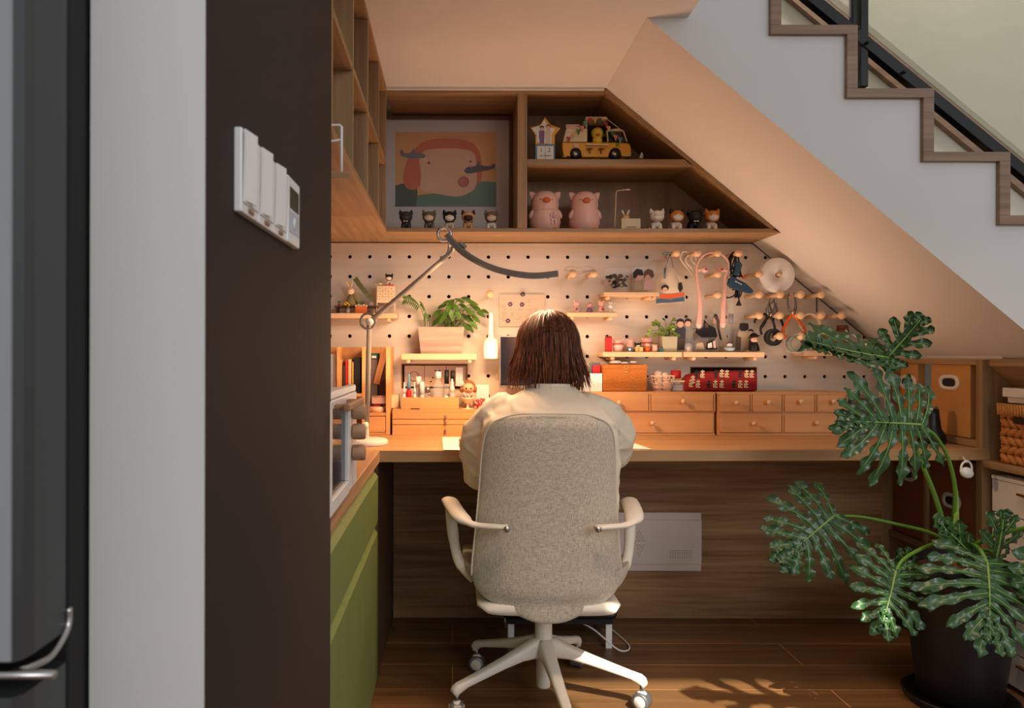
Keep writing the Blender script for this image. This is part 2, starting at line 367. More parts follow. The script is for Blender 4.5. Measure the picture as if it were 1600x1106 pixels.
for (a_, b_, c_, d_) in OPEN:
    ax, bx_, cz, dz = X_(a_, PY), X_(b_, PY), Z_(c_, PY), Z_(d_+4, PY)
    for co, no in (((ax, 0, 0), (1, 0, 0)), ((bx_, 0, 0), (1, 0, 0)), ((0, 0, cz), (0, 0, 1)), ((0, 0, dz), (0, 0, 1))): cut(co, no, False)
    dl = [f for f in bm.faces if ax < f.calc_center_median().x < bx_ and dz < f.calc_center_median().z < cz]
    # keep cells clean: close holes that fall on the opening's edge
    bmesh.ops.delete(bm, geom=dl, context='FACES')
bmesh.ops.triangulate(bm, faces=bm.faces)
for v in bm.verts: v.co -= Vector((.5, PY, .75))
me = bpy.data.meshes.new('pegboard'); bm.to_mesh(me); bm.free()
M_peg = wood('pegboard_paint', (214, 202, 184), (226, 214, 196), 'X', scale=0.6, rough=0.55, bump=0.25)
me.materials.append(M_peg)
pb = bpy.data.objects.new('pegboard', me); COL.objects.link(pb); pb.location = (.5, PY, .75)
sd = pb.modifiers.new('solid', 'SOLIDIFY'); sd.thickness = .012; sd.offset = 1
for p in me.polygons:
    if p.normal.y > 0: p.flip()
sd.offset = -1
tag(pb, 'white pegboard with rows of round holes covering the wall above the desk', 'pegboard')
struct(MB().box(-.87, X_(1372, PY), 3.112, 3.118, .7, 1.51).build('hole_shade_sheet', M_hole))  # dark sheet whose colour stands in for the shade behind the holes
for (a_, b_, c_, d_), lb in zip(OPEN, ('brown wooden liner around the cut-out with the sockets', 'brown wooden liner around the cut-out behind the red pouch')):
    ax, bx_, cz, dz = X_(a_, PY), X_(b_, PY), Z_(c_, PY), Z_(d_+4, PY); t = thing('cutout_liner', lb, 'frame', ((ax+bx_)/2, 3.09, dz)); ml = flat('liner_brown', (146, 98, 52), .6)
    MB().box(ax+.0002, ax+.004, 3.0795, 3.111, dz, cz).build('side', ml, t); MB().box(bx_-.004, bx_-.0002, 3.0795, 3.111, dz, cz).build('side', ml, t); MB().box(ax+.0041, bx_-.0041, 3.0795, 3.111, cz-.004, cz-.0002).build('top', ml, t)
# outlets seen through the left opening
ou = thing('socket_panel', 'white socket and switch panel in the cut-out left of the tablet', 'socket', P(680, 600, 3.1))
MB().box(X_(632, 3.1), X_(729, 3.1), 3.098, 3.108, Z_(604, 3.1), Z_(571, 3.1)).build('plate', M_pinkl and flat('socket_white', (214, 190, 168), .45), ou, bevel=.001)
b = MB()
for px in (663, 697): b.box(X_(px, 3.1), X_(px+.6, 3.1), 3.0972, 3.099, Z_(604, 3.1), Z_(571, 3.1))
for px, py in ((680.5, 579), (687, 579), (676.5, 590), (673.5, 596), (709, 590)): b.cyl(P(px, py, 3.0965), .0032, .002, 'Y', 8)
b.build('socket_slots', M_hole, ou)
MB().ring(P(647, 588, 3.096), .019, .0012).build('dial', M_grey, ou)
# ---------------------------------------------------------------- desk, counters, knee panel
YL, YRr = 2.425, 2.50
dk = thing('desk', 'long wooden desk worktop spanning the nook under the pegboard', 'desk', (.75, 2.75, 0))
b = MB(); tk = .038
b.ext([(-.86, YL, .75), (XW, YL, .75), (XR+.028, YRr, .75), (XR+.028, 3.075, .75), (-.86, 3.075, .75)], (0, 0, -tk))
b.build('worktop', M_desk, dk, bevel=.002)
MB().box(XW-.0, XR-.03, 3.03, 3.06, 0.002, .745-tk).build('knee_panel', M_panel, dk)
MB().box(XW-.022, XW-.004, 2.44, 3.03, 0.002, .745-tk).build('side_panel', wood('dark_side', (72, 50, 34), (96, 70, 48), 'Z'), dk)
wb = thing('wiring_box_cover', 'white metal wiring box cover with vent holes on the panel below the desk', 'panel', P(1030, 891, 3.02))
x0, x1, z0, z1 = X_(930, 3.02), X_(1096, 3.02), Z_(891, 3.02), Z_(800, 3.02)
MB().box(x0, x1, 3.018, 3.0295, z0, z1).build('frame', flat('grey_white_metal', (226, 212, 200), .5), wb, bevel=.001)
MB().box(x0, x1-.0, 3.013, 3.018, Z_(880, 3.02), Z_(811, 3.02)).build('door', flat('grey_white_metal', (206, 192, 180)), wb, bevel=.0008)
b = MB()
for i in range(10):
    for j in range(4): b.cyl(P(1048.5+i*3.6, 859.5+j*3.6, 3.0125), .0016, .001, 'Y', 6)
b.build('vent_holes', M_hole, wb)
b = MB()
for j in range(15):
    n = 5-abs(j-7)*.6 if j != 7 else 0
    for i in range(int(n)): b.cyl(P(1009-i*3.9-abs(j-7)*1.6, 826+j*3.1, 3.0125), .0016, .001, 'Y', 6)
b.build('vent_holes', M_hole, wb)
# left counter
lc = thing('counter_top', 'wooden counter top over the green cabinets at the left', 'counter', (-.5, 1.9, .71))
MB().box(-.86, XW+.003, 1.38, YL-.001, .712, .75).build('worktop', wood('counter_laminate', (150, 112, 78), (184, 144, 104), 'Y', scale=.8, rough=.4), lc, bevel=.002)
gc = thing('green_cabinet', 'green lacquered base cabinet with drawers over doors below the left counter', 'cabinet', (-.5, 1.9, 0))
MB().box(-.86, XW-.022, 1.38, 2.435, 0.002, .71).build('carcass', M_blackm, gc)
ys = [1.385, 1.70, 2.06, 2.42]
def lipped(y0, y1, z0, z1, nm):
    b = MB(); x = XW-.001
    b.ext([(x, y0, z0), (x, y0, z1-.022), (x-.018, y0, z1), (x-.02, y0, z1), (x-.02, y0, z0)], (0, y1-y0, 0))
    return b.build(nm, M_green, gc, bevel=.0008)
for y0, y1 in zip(ys, ys[1:]): lipped(y0+.001, y1-.001, .525, .69, 'drawer')
for y0, y1 in zip([1.385, 1.70, 1.88, 2.06, 2.24], [1.70, 1.88, 2.06, 2.24, 2.42]): lipped(y0+.001, y1-.001, .03, .512, 'door')
# ---------------------------------------------------------------- upper cabinets
uc = thing('upper_cabinet', 'walnut upper cabinet with slanted right side holding figurines above the pegboard', 'shelf', (.3, 3, 1.515))
Y0, Y1 = 2.82, 3.10
def dg(z, off=0.0): return (2.521-z)/.823-off
MB().ext([(-.25, Y0, 1.515), (dg(1.515), Y0, 1.515), (dg(1.530), Y0, 1.530), (-.25, Y0, 1.530)], (0, Y1-Y0, 0)).build('bottom_board', M_woodx, uc, bevel=.0008)
MB().ext([(-.25, Y0, 2.052), (dg(2.052), Y0, 2.052), (dg(2.052)-.006, Y0, 2.034), (-.25, Y0, 2.034)], (0, Y1-Y0, 0)).build('top_board', M_woodx, uc, bevel=.0008)
MB().ext([(dg(2.052), Y0, 2.052), (dg(1.515), Y0, 1.515), (dg(1.53)-.022, Y0, 1.53), (dg(2.034)-.024, Y0, 2.034), (dg(2.034)-.03, Y0, 2.052)], (0, Y1-Y0, 0)).build('slanted_side', M_woodx, uc, bevel=.0008)
MB().box(.239, .275, Y0, Y1-.01, 1.5301, 2.0339).build('divider', M_wood, uc, bevel=.0008)
MB().ext([(.2751, Y0, 1.764), (dg(1.764)-.03, Y0, 1.764), (dg(1.788)-.03, Y0, 1.788), (.2751, Y0, 1.788)], (0, Y1-Y0-.01, 0)).build('middle_shelf', M_woodx, uc, bevel=.0008)
M_backp = wood('cabinet_back', (138, 102, 66), (164, 124, 84), 'Z')
MB().ext([(-.25, Y1-.008, 1.53), (dg(1.53)-.02, Y1-.008, 1.53), (dg(2.034)-.02, Y1-.008, 2.034), (-.25, Y1-.008, 2.034)], (0, .008, 0)).build('back_panel', M_backp, uc)
ub = thing('side_bookcase', 'walnut open bookcase along the left above the counter', 'bookcase', (-.4, 2.2, 1.515))
MB().box(-.53, -.25, 1.37, 2.819, 1.515, 1.53).build('bottom_board', M_woody, ub, bevel=.0008)
MB().box(-.53, -.25, 2.8195, 3.1, 1.515, 1.53).build('bottom_board', M_woody, ub)
MB().box(-.53, -.25, 1.37, 2.819, 2.034, 2.052).build('top_board', M_woody, ub, bevel=.0008)
MB().box(-.535, -.53, 1.37, 3.1, 1.515, 2.052).build('back_panel', M_backp, ub)
for y in (1.55, 1.875, 2.20, 2.52): MB().box(-.53, -.25, y, y+.018, 1.5301, 2.0339).build('partition', M_wood, ub, bevel=.0008)
MB().box(-.53, -.2505, 2.80, 2.818, 1.5301, 2.0339).build('partition', M_wood, ub, bevel=.0008)
for y0, y1 in ((1.37, 1.55), (1.568, 1.875), (1.893, 2.2), (2.218, 2.52), (2.538, 2.80)):
    MB().box(-.53, -.2505, y0, y1, 1.762, 1.779).build('shelf', M_woody, ub, bevel=.0008)
hr_ = thing('hanging_rack', 'small white bracket rack hanging under the left bookcase', 'rack', (-.24, 1.4, 1.38))
yb = 1.52
zt = 1.06+(553-196)*yb/F; zb = 1.06+(553-279)*yb/F; xr = (533-708)*yb/F
MB().tube([(xr-.06, yb, zt), (xr-.003, yb, zt), (xr, yb, zt-.003), (xr, yb, zb)], .0028, 8).build('frame', M_wplastic, hr_)
MB().tube([(xr-.06, yb+.02, zb+.075), (xr, yb, zb+.078)], .0022, 8).build('crossbar', M_wplastic, hr_)
MB().box(xr-.05, xr+.018, yb-.006, yb+.0, zb, zb+.012).build('hanging_bar', M_woodx, hr_)
# ---------------------------------------------------------------- right bookcase
rb = thing('under_stair_bookcase', 'walnut open bookcase under the stairs at the right end of the desk', 'bookcase', (2.0, 2.8, 0))
def bx(nm, x0, x1, y0, y1, z0, z1, m=M_wood): return MB().box(x0, x1, y0, y1, z0, z1).build(nm, m, rb, bevel=.0008)
zt = 1.045
bx('top_board', XR, XR+.08, 2.5305, 3.0555, zt-.018, zt, M_woody)
bx('end_board', XR, XR+.08, 3.056, 3.075, .752, zt-.0181)
bx('end_board_lower', XR-.03, 2.15, 3.03, 3.075, .002, .7)
bx('upper_rail', XR, 2.1, 2.53, 3.055, .752, .775, M_woody)
MB().ext([(XR, 2.50, 0.003), (XR, 2.50, zt), (XR+.03, 2.50, zt), (2.35, 2.50, zs(2.35)-.03), (2.35, 2.50, 0.003)], (0, .03, 0)).build('partition', M_wood, rb, bevel=.0008)
MB().ext([(XR+.02, 1.9, zt+.003), (2.35, 1.9, zs(2.35)-.02), (2.35, 1.9, zs(2.35)-.04), (XR+.02, 1.9, zt-.02)], (0, .6, 0)).build('sloping_top', M_woody, rb, bevel=.0008)
bx('back_board', 2.12, 2.13, 2.531, 3.0, .003, .75)
bx('shelf', XR, 2.35, 1.9, 2.4995, .690, .712, M_woody)
bx('lower_shelf', XR-.005, 2.1, 2.53, 3.0295, .34, .362, M_woody)
bx('bottom_board', XR-.005, 2.1, 2.53, 3.0295, .05, .07, M_woody)
bx('divider', XR+.0, 2.1, 2.795, 2.812, .3621, .709)
# ================================================================ peg shelves and pegs
SF = 2.965      # front plane of the little shelves
def peg_shelf(px0, px1, py0, py1, label, pegs=(), yf=SF):
    t = thing('peg_shelf', label, 'shelf', P((px0+px1)/2, py1, 3.02), 'small beech shelves on the pegboard')
    x0, x1 = X_(px0, yf), X_(px1, yf); z1 = Z_(py0, yf); z0 = Z_(py1, yf)
    MB().box(x0, x1, yf, PY-.001, z0, z1).build('board', M_beech, t, bevel=.002)
    for p in pegs: MB().cyl((X_(p, yf), PY+.01, z0-.006), .0075, PY-yf+.006, 'Y', 14, bev=.001).build('support_peg', M_beech, t)
    return z1
zA = peg_shelf(470, 620, 489.5, 497, 'beech peg shelf at the far left with a bunny and a tiny white drawer cabinet', (607,))
zB = peg_shelf(627, 745, 552.5, 562, 'beech peg shelf carrying the oblong planter', (638, 734))
zC = peg_shelf(886, 965, 487.5, 494, 'short beech peg shelf above the person\'s head holding pink and mauve figurines', (894, 955))
zD = peg_shelf(944, 1030, 455.5, 462, 'topmost beech peg shelf under the cabinet holding two clear cut-out standees', (951, 1016, 1023))
zE = peg_shelf(942, 1066, 549, 557, 'beech peg shelf above the rattan basket holding the row of small pigs', (958, 1054))
zF = peg_shelf(1068, 1195, 549, 557, 'beech peg shelf above the red pouch crowded with acrylic standees', (1085, 1181))
zG = peg_shelf(1257, 1348, 546.5, 555, 'beech peg shelf at the far right holding an amber jar', (1276, 1342))
pegdefs = [(7, 2, 'round-headed peg from which the white pendant bottle hangs'), (11, 1, 'round-headed peg under the left end of the eyeglasses'), (12, 1, 'round-headed peg under the right end of the eyeglasses'),
 (16, 0, 'round-headed peg holding the drawstring bag'), (17, 0, 'round-headed peg holding the looped white ribbons'), (18, 0, 'round-headed peg inside the arch of the pink neck light'), (19, 0, 'round-headed peg holding the black cable bundle'),
 (18, 1, 'round-headed peg between the two arms of the pink neck light'), (20, 1, 'round-headed peg just left of the white disc'), (18, 2, 'bare round-headed peg between the lower arms of the pink neck light'),
 (20, 2, 'round-headed peg just right of the blue glue gun tip, third row'), (21, 2, 'round-headed peg directly below the white disc'), (22, 2, 'round-headed peg second from the right in the row below the white disc'), (23, 2, 'round-headed peg at the sloping board edge holding the twisted cord'),
 (20, 3, 'bare round-headed peg left of the black pliers'), (21, 3, 'round-headed peg holding the black-handled pliers'), (22, 3, 'round-headed peg holding the orange-handled pliers'), (24, 3, 'rightmost round-headed peg behind the top leaf of the big plant'), (23, 3, 'round-headed peg holding the white tape ring'),
 (21, 4, 'round-headed peg through the black tape roll'), (22, 4, 'round-headed peg through the green-lined tape roll')]
p0 = None
for k, j, lab in pegdefs:
    h = hole(k, j); L = .135
    if p0 is None:
        p0 = thing('wooden_peg', lab, 'peg', h, 'round-headed wooden pegs in the board')
        MB().cyl(h+Vector((0, .012, 0)), .0078, L, 'Y', 14).build('rod', M_beech, p0)
        MB().ell(h+Vector((0, -L, 0)), (.0155, .0145, .0155)).build('head', M_beech, p0)
        continue
    dup(p0, h, lab)
PT = PY-.135          # where peg heads are
def pegat(k, j, y=-.07): return hole(k, j)+Vector((0, y, 0))
# tip through the disc
# ================================================================ hanging things
# white pendant bottle
c = P(767, 560, 2.99); t = thing('pendant_bottle', 'white bell-shaped bottle hanging by a cord from a peg beside the planter', 'bottle', c)
b = MB(); r = lambda v: v/395.
b.lathe([(0, 0), (r(11.5), 0), (r(12.5), r(2)), (r(12.7), r(20)), (r(11), r(29)), (r(5), r(33)), (r(4.2), r(38)), (r(3.4), r(70)), (r(3), r(72)), (0, r(72))], c, 24).build('body', M_wplastic, t)
MB().cyl(c+Vector((0, 0, -.001)), r(12), .004).build('base_ring', M_cream, t)
hp = hole(7, 2)
MB().tube([c+Vector((-.006, 0, r(71))), Vector((hp.x-.008, 2.99, hp.z-.005)), Vector((hp.x, 2.99, hp.z+.0085)), Vector((hp.x+.008, 2.99, hp.z-.005)), c+Vector((.006, 0, r(71)))], .0009, 6).build('cord', M_string, t)
# postcard
t = thing('postcard', 'printed card with small mauve flowers pinned above the person\'s head', 'card', P(815, 510, 3.07))
x0, x1, z0, z1 = X_(780, 3.07), X_(851, 3.07), Z_(510, 3.07), Z_(460, 3.07)
MB().box(x0, x1, 3.071, 3.0795, z0, z1).build('card', flat('card_pinkish', (222, 196, 174), .8), t)
b = MB(); M_ink = flat('faded_ink', (150, 116, 96), .8); rnd = random.Random(3)
for cx in (787, 800, 812, 826, 838):
    for y in range(468, 502, 3):
        if rnd.random() < .55: b.obox(P(cx+rnd.uniform(-2, 2), y, 3.0705), (rnd.uniform(2, 8)/384, .0008, .0011), m=0)
for cx, cy in ((797, 475), (815.5, 475.5), (793.5, 501)):
    for i in range(6):
        a_ = i*1.05; b.cyl(P(cx+2.4*math.cos(a_), cy+2.4*math.sin(a_), 3.0705), 1.6/384, .0008, 'Y', 7, m=1)
b.build('print', [M_ink, M_purple], t)
MB().cyl(P(816.5, 459.5, 3.0705), .0095, .006, 'Y', 16).build('magnet', flat('pewter', (112, 104, 98), .4, metal=.5), t)
# eyeglasses resting on two pegs
t = thing('eyeglasses', 'thin wire-rimmed eyeglasses resting across two pegs', 'eyeglasses', P(903, 425, 2.98))
for cx in (892, 917): MB().ring(P(cx, 419, 2.98), .023, .0009, 'Y', 22, 6, sc2=(1.05, .33)).build('lens_rim', M_metal, t)
MB().tube([P(903, 418, 2.98), P(905, 416.5, 2.98), P(907, 418, 2.98)], .0009, 6).build('bridge', M_metal, t)
for a_, e_ in ((880, 428), (882, 424)): MB().tube([P(a_, 421, 2.98), P(900, e_, 3.0), P(929, 421, 3.03)], .0009, 6).build('temple', M_metal, t)
# drawstring bag
t = thing('drawstring_bag', 'small cream drawstring bag with a red and blue band hanging from a peg', 'bag', P(1047, 475, 3.0))
Yb = 2.99
out = [(1040, 418), (1050, 418), (1056, 430), (1064, 445), (1070, 458), (1069.5, 470), (1050, 472), (1025, 473.5), (1026, 462), (1031, 444), (1036, 428)]
def puff(out, Y, thk, mat, nm, par, rings=4):
    cx = sum(p[0] for p in out)/len(out); cy = sum(p[1] for p in out)/len(out)
    n = len(out); vs = []; fs = []
    for sgn in (-1, 1):
        for i in range(rings+1):
            f = 1-i/rings
            for (x, y) in out: vs.append(P(cx+(x-cx)*f, cy+(y-cy)*f, Y)+Vector((0, sgn*thk*math.sqrt(max(0, 1-f*f)), 0)))
    for q in range(2):
        o = q*(rings+1)*n
        for i in range(rings):
            for k in range(n): fs.append((o+i*n+k, o+i*n+(k+1) % n, o+(i+1)*n+(k+1) % n, o+(i+1)*n+k))
    return MB().add(vs, fs, True).build(nm, mat, par)
puff(spline([(x, y, 0) for x, y in out], 4, True) and [(v.x, v.y) for v in spline([(x, y, 0) for x, y in out], 4, True)], Yb, .012, flat('bag_cloth', (228, 208, 182), .9), 'pouch', t)
b = MB()
b.pimg([(1031, 459), (1050, 458.5), (1069, 456), (1069.5, 461), (1050, 465), (1031, 465.5)], Yb-.0125, .003, 0)
b.pimg([(1025, 466), (1048, 467), (1069.5, 463), (1069.5, 470), (1048, 472), (1025, 473.5)], Yb-.0115, .003, 1)
b.pimg([(1033+6*math.cos(a/10*6.283)+6, 449+5*math.sin(a/10*6.283)) for a in range(10)], Yb-.0128, .001, 2)
b.pimg([(1035+4*math.cos(a/10*6.283)+4, 451.5+3.5*math.sin(a/10*6.283)) for a in range(10)], Yb-.0132, .001, 3)
b.pimg([(1060, 441), (1065, 440), (1067, 450), (1062, 456), (1059, 450)], Yb-.0105, .001, 2)
b.build('printed_pattern', [M_orange, M_blue, M_dkhair, M_skinp], t)
M_bluecord = flat('grey_blue_ribbon', (112, 124, 132), .85)
b = MB()
hp = P(1047, 396, Yb)
for dx in (-9, -4, 3, 9):
    b.tube(spline([hp, hp+Vector((dx/400, -.005, .006)), hp+Vector((dx/300, -.004, -.006)), hp+Vector((dx/900, 0, -.002))], 4), .0022, 6)
b.tube([hp, P(1039, 418, Yb)], .0018, 6); b.tube([hp, P(1052, 418, Yb)], .0018, 6); b.tube([P(1039, 418, Yb), P(1038, 434, Yb-.013)], .0045, 6)
b.build('ribbon_bow', M_bluecord, t)
# looped white ribbons
t = thing('looped_ribbons', 'loose white ribbon loops hanging from a peg left of the pink neck light', 'ribbon', P(1080, 455, 3.0))
for i, (cx, pts_) in enumerate([(0, [(1083, 396), (1068, 392), (1063, 402), (1070, 413), (1080, 425), (1092, 448), (1094, 453)]), (1, [(1083, 396), (1074, 399), (1072, 408), (1082, 420), (1089, 437), (1093, 452)]), (2, [(1083, 396), (1080, 404), (1086, 411), (1088, 404), (1084, 396)])]):
    MB().tube(spline([P(x, y, 3.0-.006*i) for x, y in pts_], 6), .0022, 6, flat=2.0).build('ribbon', flat('pale_ribbon', (214, 200, 180), .7), t)
# pink neck light
t = thing('neck_light', 'pink flexible neck light hanging in a horseshoe over a peg', 'light', P(1118, 508, 2.98))
Yn = 2.985
arc = [(1092, 508), (1094, 480), (1092, 455), (1088.5, 430), (1089.5, 412), (1098, 399), (1111, 393.5), (1125, 395.5), (1136, 405), (1138, 418), (1133, 432), (1132, 455), (1130, 480), (1129.5, 507)]
pp = spline([P(x, y, Yn-.012) for x, y in arc], 6); N = len(pp)
rr = [.0042+.006*max(0, abs(i/(N-1)-.5)*2-.42)/.58*1.25 for i in range(N)]
b = MB(); b.tube(pp, rr, 12)
for i in range(N):
    q = abs(i/(N-1)-.5)*2
    if q > .6 and i % 1 == 0 and 0 < i < N-1: b.ring(pp[i], rr[i]+.0004, .0007, 'Z', 12, 5)
b.ell(pp[0], (.0105, .0105, .011)); b.ell(pp[-1], (.0105, .0105, .011))
b.build('flexible_arms', M_pinkl, t)
for cx, cy, sx_ in ((1101, 420, 1090), (1126, 420, 1137)):
    h = MB(); h.ell(P(cx, cy, Yn-.014), (.014, .012, .0135)); h.tube([P(cx, cy, Yn-.012), P(sx_, cy+1.5, Yn-.012)], .006, 8); e = h.build('lamp_head', M_pinkl, t)
    MB().cyl(P(cx+2, cy, Yn-.0262), .0042, .003, 'Y', 12).build('red_diode', M_red, e)
# black cables with blue glue gun
t = thing('glue_gun', 'dark blue glue gun with its black cord bundled over a peg', 'tool', P(1152, 480, 2.99))
Yg = 2.985
b = MB(); rnd = random.Random(5)
for i in range(9):
    x = 1147+rnd.uniform(-6, 10)
    b.tube(spline([P(1143+rnd.uniform(-3, 3), 396+i*.5, Yg), P(1139+rnd.uniform(-2, 3), 412, Yg-.006), P(x, 418+rnd.uniform(0, 9), Yg-.01), P(x+rnd.uniform(-8, 9), 430, Yg-.006), P(1150+rnd.uniform(-3, 3), 396, Yg)], 6, True), .0026, 6, closed=True)
b.tube(spline([P(1148, 440, Yg), P(1152, 455, Yg), P(1155, 470, Yg)], 4), .003, 6)
b.tube(spline([P(1129, 462, Yg+.02), P(1140, 464, Yg), P(1150, 458, Yg-.005), P(1154, 450, Yg), P(1144, 452, Yg)], 5), .0028, 6)
for i in range(4): b.tube(spline([P(1149+i*1.5, 446, Yg), P(1151+i*2.5, 456, Yg-.004), P(1148+i*2, 464, Yg), P(1150+i, 446, Yg+.004)], 4, True), .0024, 6, closed=True)
b.lathe([(.001, 0), (.012, .002), (.006, .014), (.003, .02), (0, .02)], P(1154, 477, Yg), 10); b.build('cord', M_black, t)
b = MB(); body = [(1140, 434), (1146, 431), (1157, 437), (1165, 441), (1176, 451), (1178, 455), (1174, 457), (1160, 454), (1150, 450), (1143, 449), (1138, 443)]
b.ext([P(x, y, Yg-.03) for x, y in body], (0, .022, 0)); b.ext([P(x, y, Yg-.028) for x, y in [(1149, 408), (1155, 406), (1160, 412), (1158, 420), (1152, 430), (1146, 428), (1149, 418)]], (0, .018, 0))
b.build('casing', M_dblue, t, bevel=.003)
b = MB()
for x, y, w_ in ((1150, 439, 3), (1154, 441, 3), (1157.5, 443, 2.5)): b.obox(P(x, y, Yg-.0306), (w_/395., .001, .0035), Matrix.Rotation(R(27), 3, 'Y'))
b.build('white_lettering', M_wplastic, t)
MB().ell(P(1162, 432, Yg-.015), (.009, .008, .006)).build('orange_tip', M_orange, t)
# clear tube hanging under the glue gun
t = thing('clear_tube', 'clear plastic tube hanging between the pink neck light and the glue gun plug', 'tube', P(1143, 507, 3.02))
MB().lathe([(0, 0), (.010, .002), (.0115, .03), (.0145, .06), (.0145, .12), (.0135, .125), (0, .125)], P(1142, 506, 3.02), 16).build('barrel', M_clear, t)
MB().lathe([(0, 0), (.0085, 0), (.0095, .035), (.009, .04), (0, .04)], P(1142, 505, 3.02), 12).build('plunger', flat('smoky', (96, 90, 96), .3), t)
# white disc on a peg
hp = hole(21, 1)
t = thing('tape_disc', 'large white round disc roll hung on a peg at the right of the board', 'roll', hp+Vector((0, -.02, -.065)))
cc = Vector((hp.x-.004, 2.955, hp.z-.003))
MB().lathe([(.010, 0), (.0655, 0), (.0675, .002), (.0675, .022), (.0655, .024), (.010, .024), (.010, 0)], cc+Vector((0, .024, 0)), 40, 'Y').build('disc', M_wplastic, t)
MB().lathe([(.010, 0), (.0675, 0), (.0675, .045), (.010, .045), (.010, 0)], cc+Vector((-.008, .074, .002)), 40, 'Y').build('film_roll', M_clear, t)
MB().cyl(hp+Vector((0, 0, 0)), .0078, .14, 'Y', 14).build('spindle', M_beech, t)
# twisted cord and wire at board edge
t = tag(MB().tube([P(1276, 464, 3.01)+Vector((.0025*math.cos(i*1.3), .0025*math.sin(i*1.3), -i*.00155)) for i in range(38)], .0017, 6).build('twisted_cord', M_black), 'black twisted cord hanging below the peg at the sloping board edge', 'cord')
# pliers
def pliers(cx, cy, hx, Y, mh, label, s=1.0, ang=0, spread=13, hl=36):
    t = thing('pliers', label, 'pliers', P(cx, cy+40, Y)); q = Matrix.Rotation(R(ang), 3, 'Y'); o = P(cx, cy, Y)
    def L(x, z, y=0): return o+q@Vector((x*s/395., y, z*s/395.))
    for sg in (-1, 1):
        b = MB(); b.tube([L(sg*1.5, -2), L(sg*5, 6), L(sg*5.5, 15), L(sg*3.2, 27)], [.005*s, .0055*s, .004*s, .0016*s], 8, flat=.7); b.build('jaw', M_grey, t)
        b = MB(); b.tube(spline([L(sg*1.5, 0, sg*.002), L(-sg*6, -10, sg*.002), L(-sg*spread, -24, 0), L(-sg*(spread-3), -hl, 0)], 5), .0052*s, 8); b.build('handle', mh, t)
    MB().cyl(L(0, 0, -.007), .006*s, .004, 'Y', 12).build('pivot', M_metal, t)
    return t
pliers(1203, 491, 0, 2.985, M_black, 'fanned small pliers with black handles, left of the orange pliers', .95, 8, 12, 34)
pliers(1198, 488, 0, 3.01, M_black, 'small black-handled cutter leaning furthest left among the pliers', .85, 38, 9, 28)
pliers(1211, 489, 0, 3.02, M_black, 'black-handled nippers tilted right behind the front black pliers', .85, -16, 8, 40)
pliers(1238, 487, 0, 2.985, M_orange, 'pliers with long orange handles', 1.15, -4, 15, 34)
def taperoll(c, R0, R1, w_, m, label, m2=None):
    t = thing('tape_roll', label, 'tape', c+Vector((0, 0, -R0)))
    MB().lathe([(R1, 0), (R0, 0), (R0, w_), (R1, w_), (R1, 0)], c, 32, 'Y').build('roll', m, t, bevel=.0008)
    if m2: MB().lathe([(R1-.003, -.001), (R1, -.001), (R1, w_+.001), (R1-.003, w_+.001), (R1-.003, -.001)], c, 32, 'Y').build('core', m2, t)
    return t
taperoll(P(1206.5, 526, 2.99), .034, .017, .02, M_black, 'black tape roll hanging on a peg below the pliers')
taperoll(P(1263, 505, 3.0), .042, .036, .018, M_cream, 'thin cream tape ring hanging right of the orange pliers')
taperoll(P(1240, 536, 2.98), .039, .033, .045, M_clear, 'roll of clear tape with a green core below the orange pliers', flat('green_core', (96, 130, 96), .5))
# amber jar and dark cup
t = thing('amber_jar', 'amber glass jar on the far right peg shelf', 'jar', Vector((X_(1295, 3.02), 3.02, zG)))
c = Vector((X_(1294, 3.02), 3.02, zG+.0005)); MB().lathe([(0, 0), (.027, 0), (.029, .004), (.029, .05), (.022, .06), (.022, .066), (0, .066)], c).build('jar_body', flat('amber', (176, 98, 30), .1, alpha=.8), t)
MB().cyl(c+Vector((0, 0, .066)), .0235, .008).build('lid', M_brass, t)
t = thing('brown_canister', 'dark brown lidded canister right of the amber jar', 'canister', Vector((X_(1316, 3.02), 3.02, zG)))
c = Vector((X_(1316.5, 3.02), 3.02, zG+.0005)); MB().lathe([(0, 0), (.022, 0), (.0235, .005), (.022, .04), (.0235, .043), (.0235, .085), (.02, .087), (0, .087)], c).build('body', flat('dark_brown_clay', (112, 62, 40), .7), t)
MB().cyl(c+Vector((0, 0, .087)), .021, .014, bev=.003).build('lid', flat('dark_brown_clay', (112, 62, 40)), t)
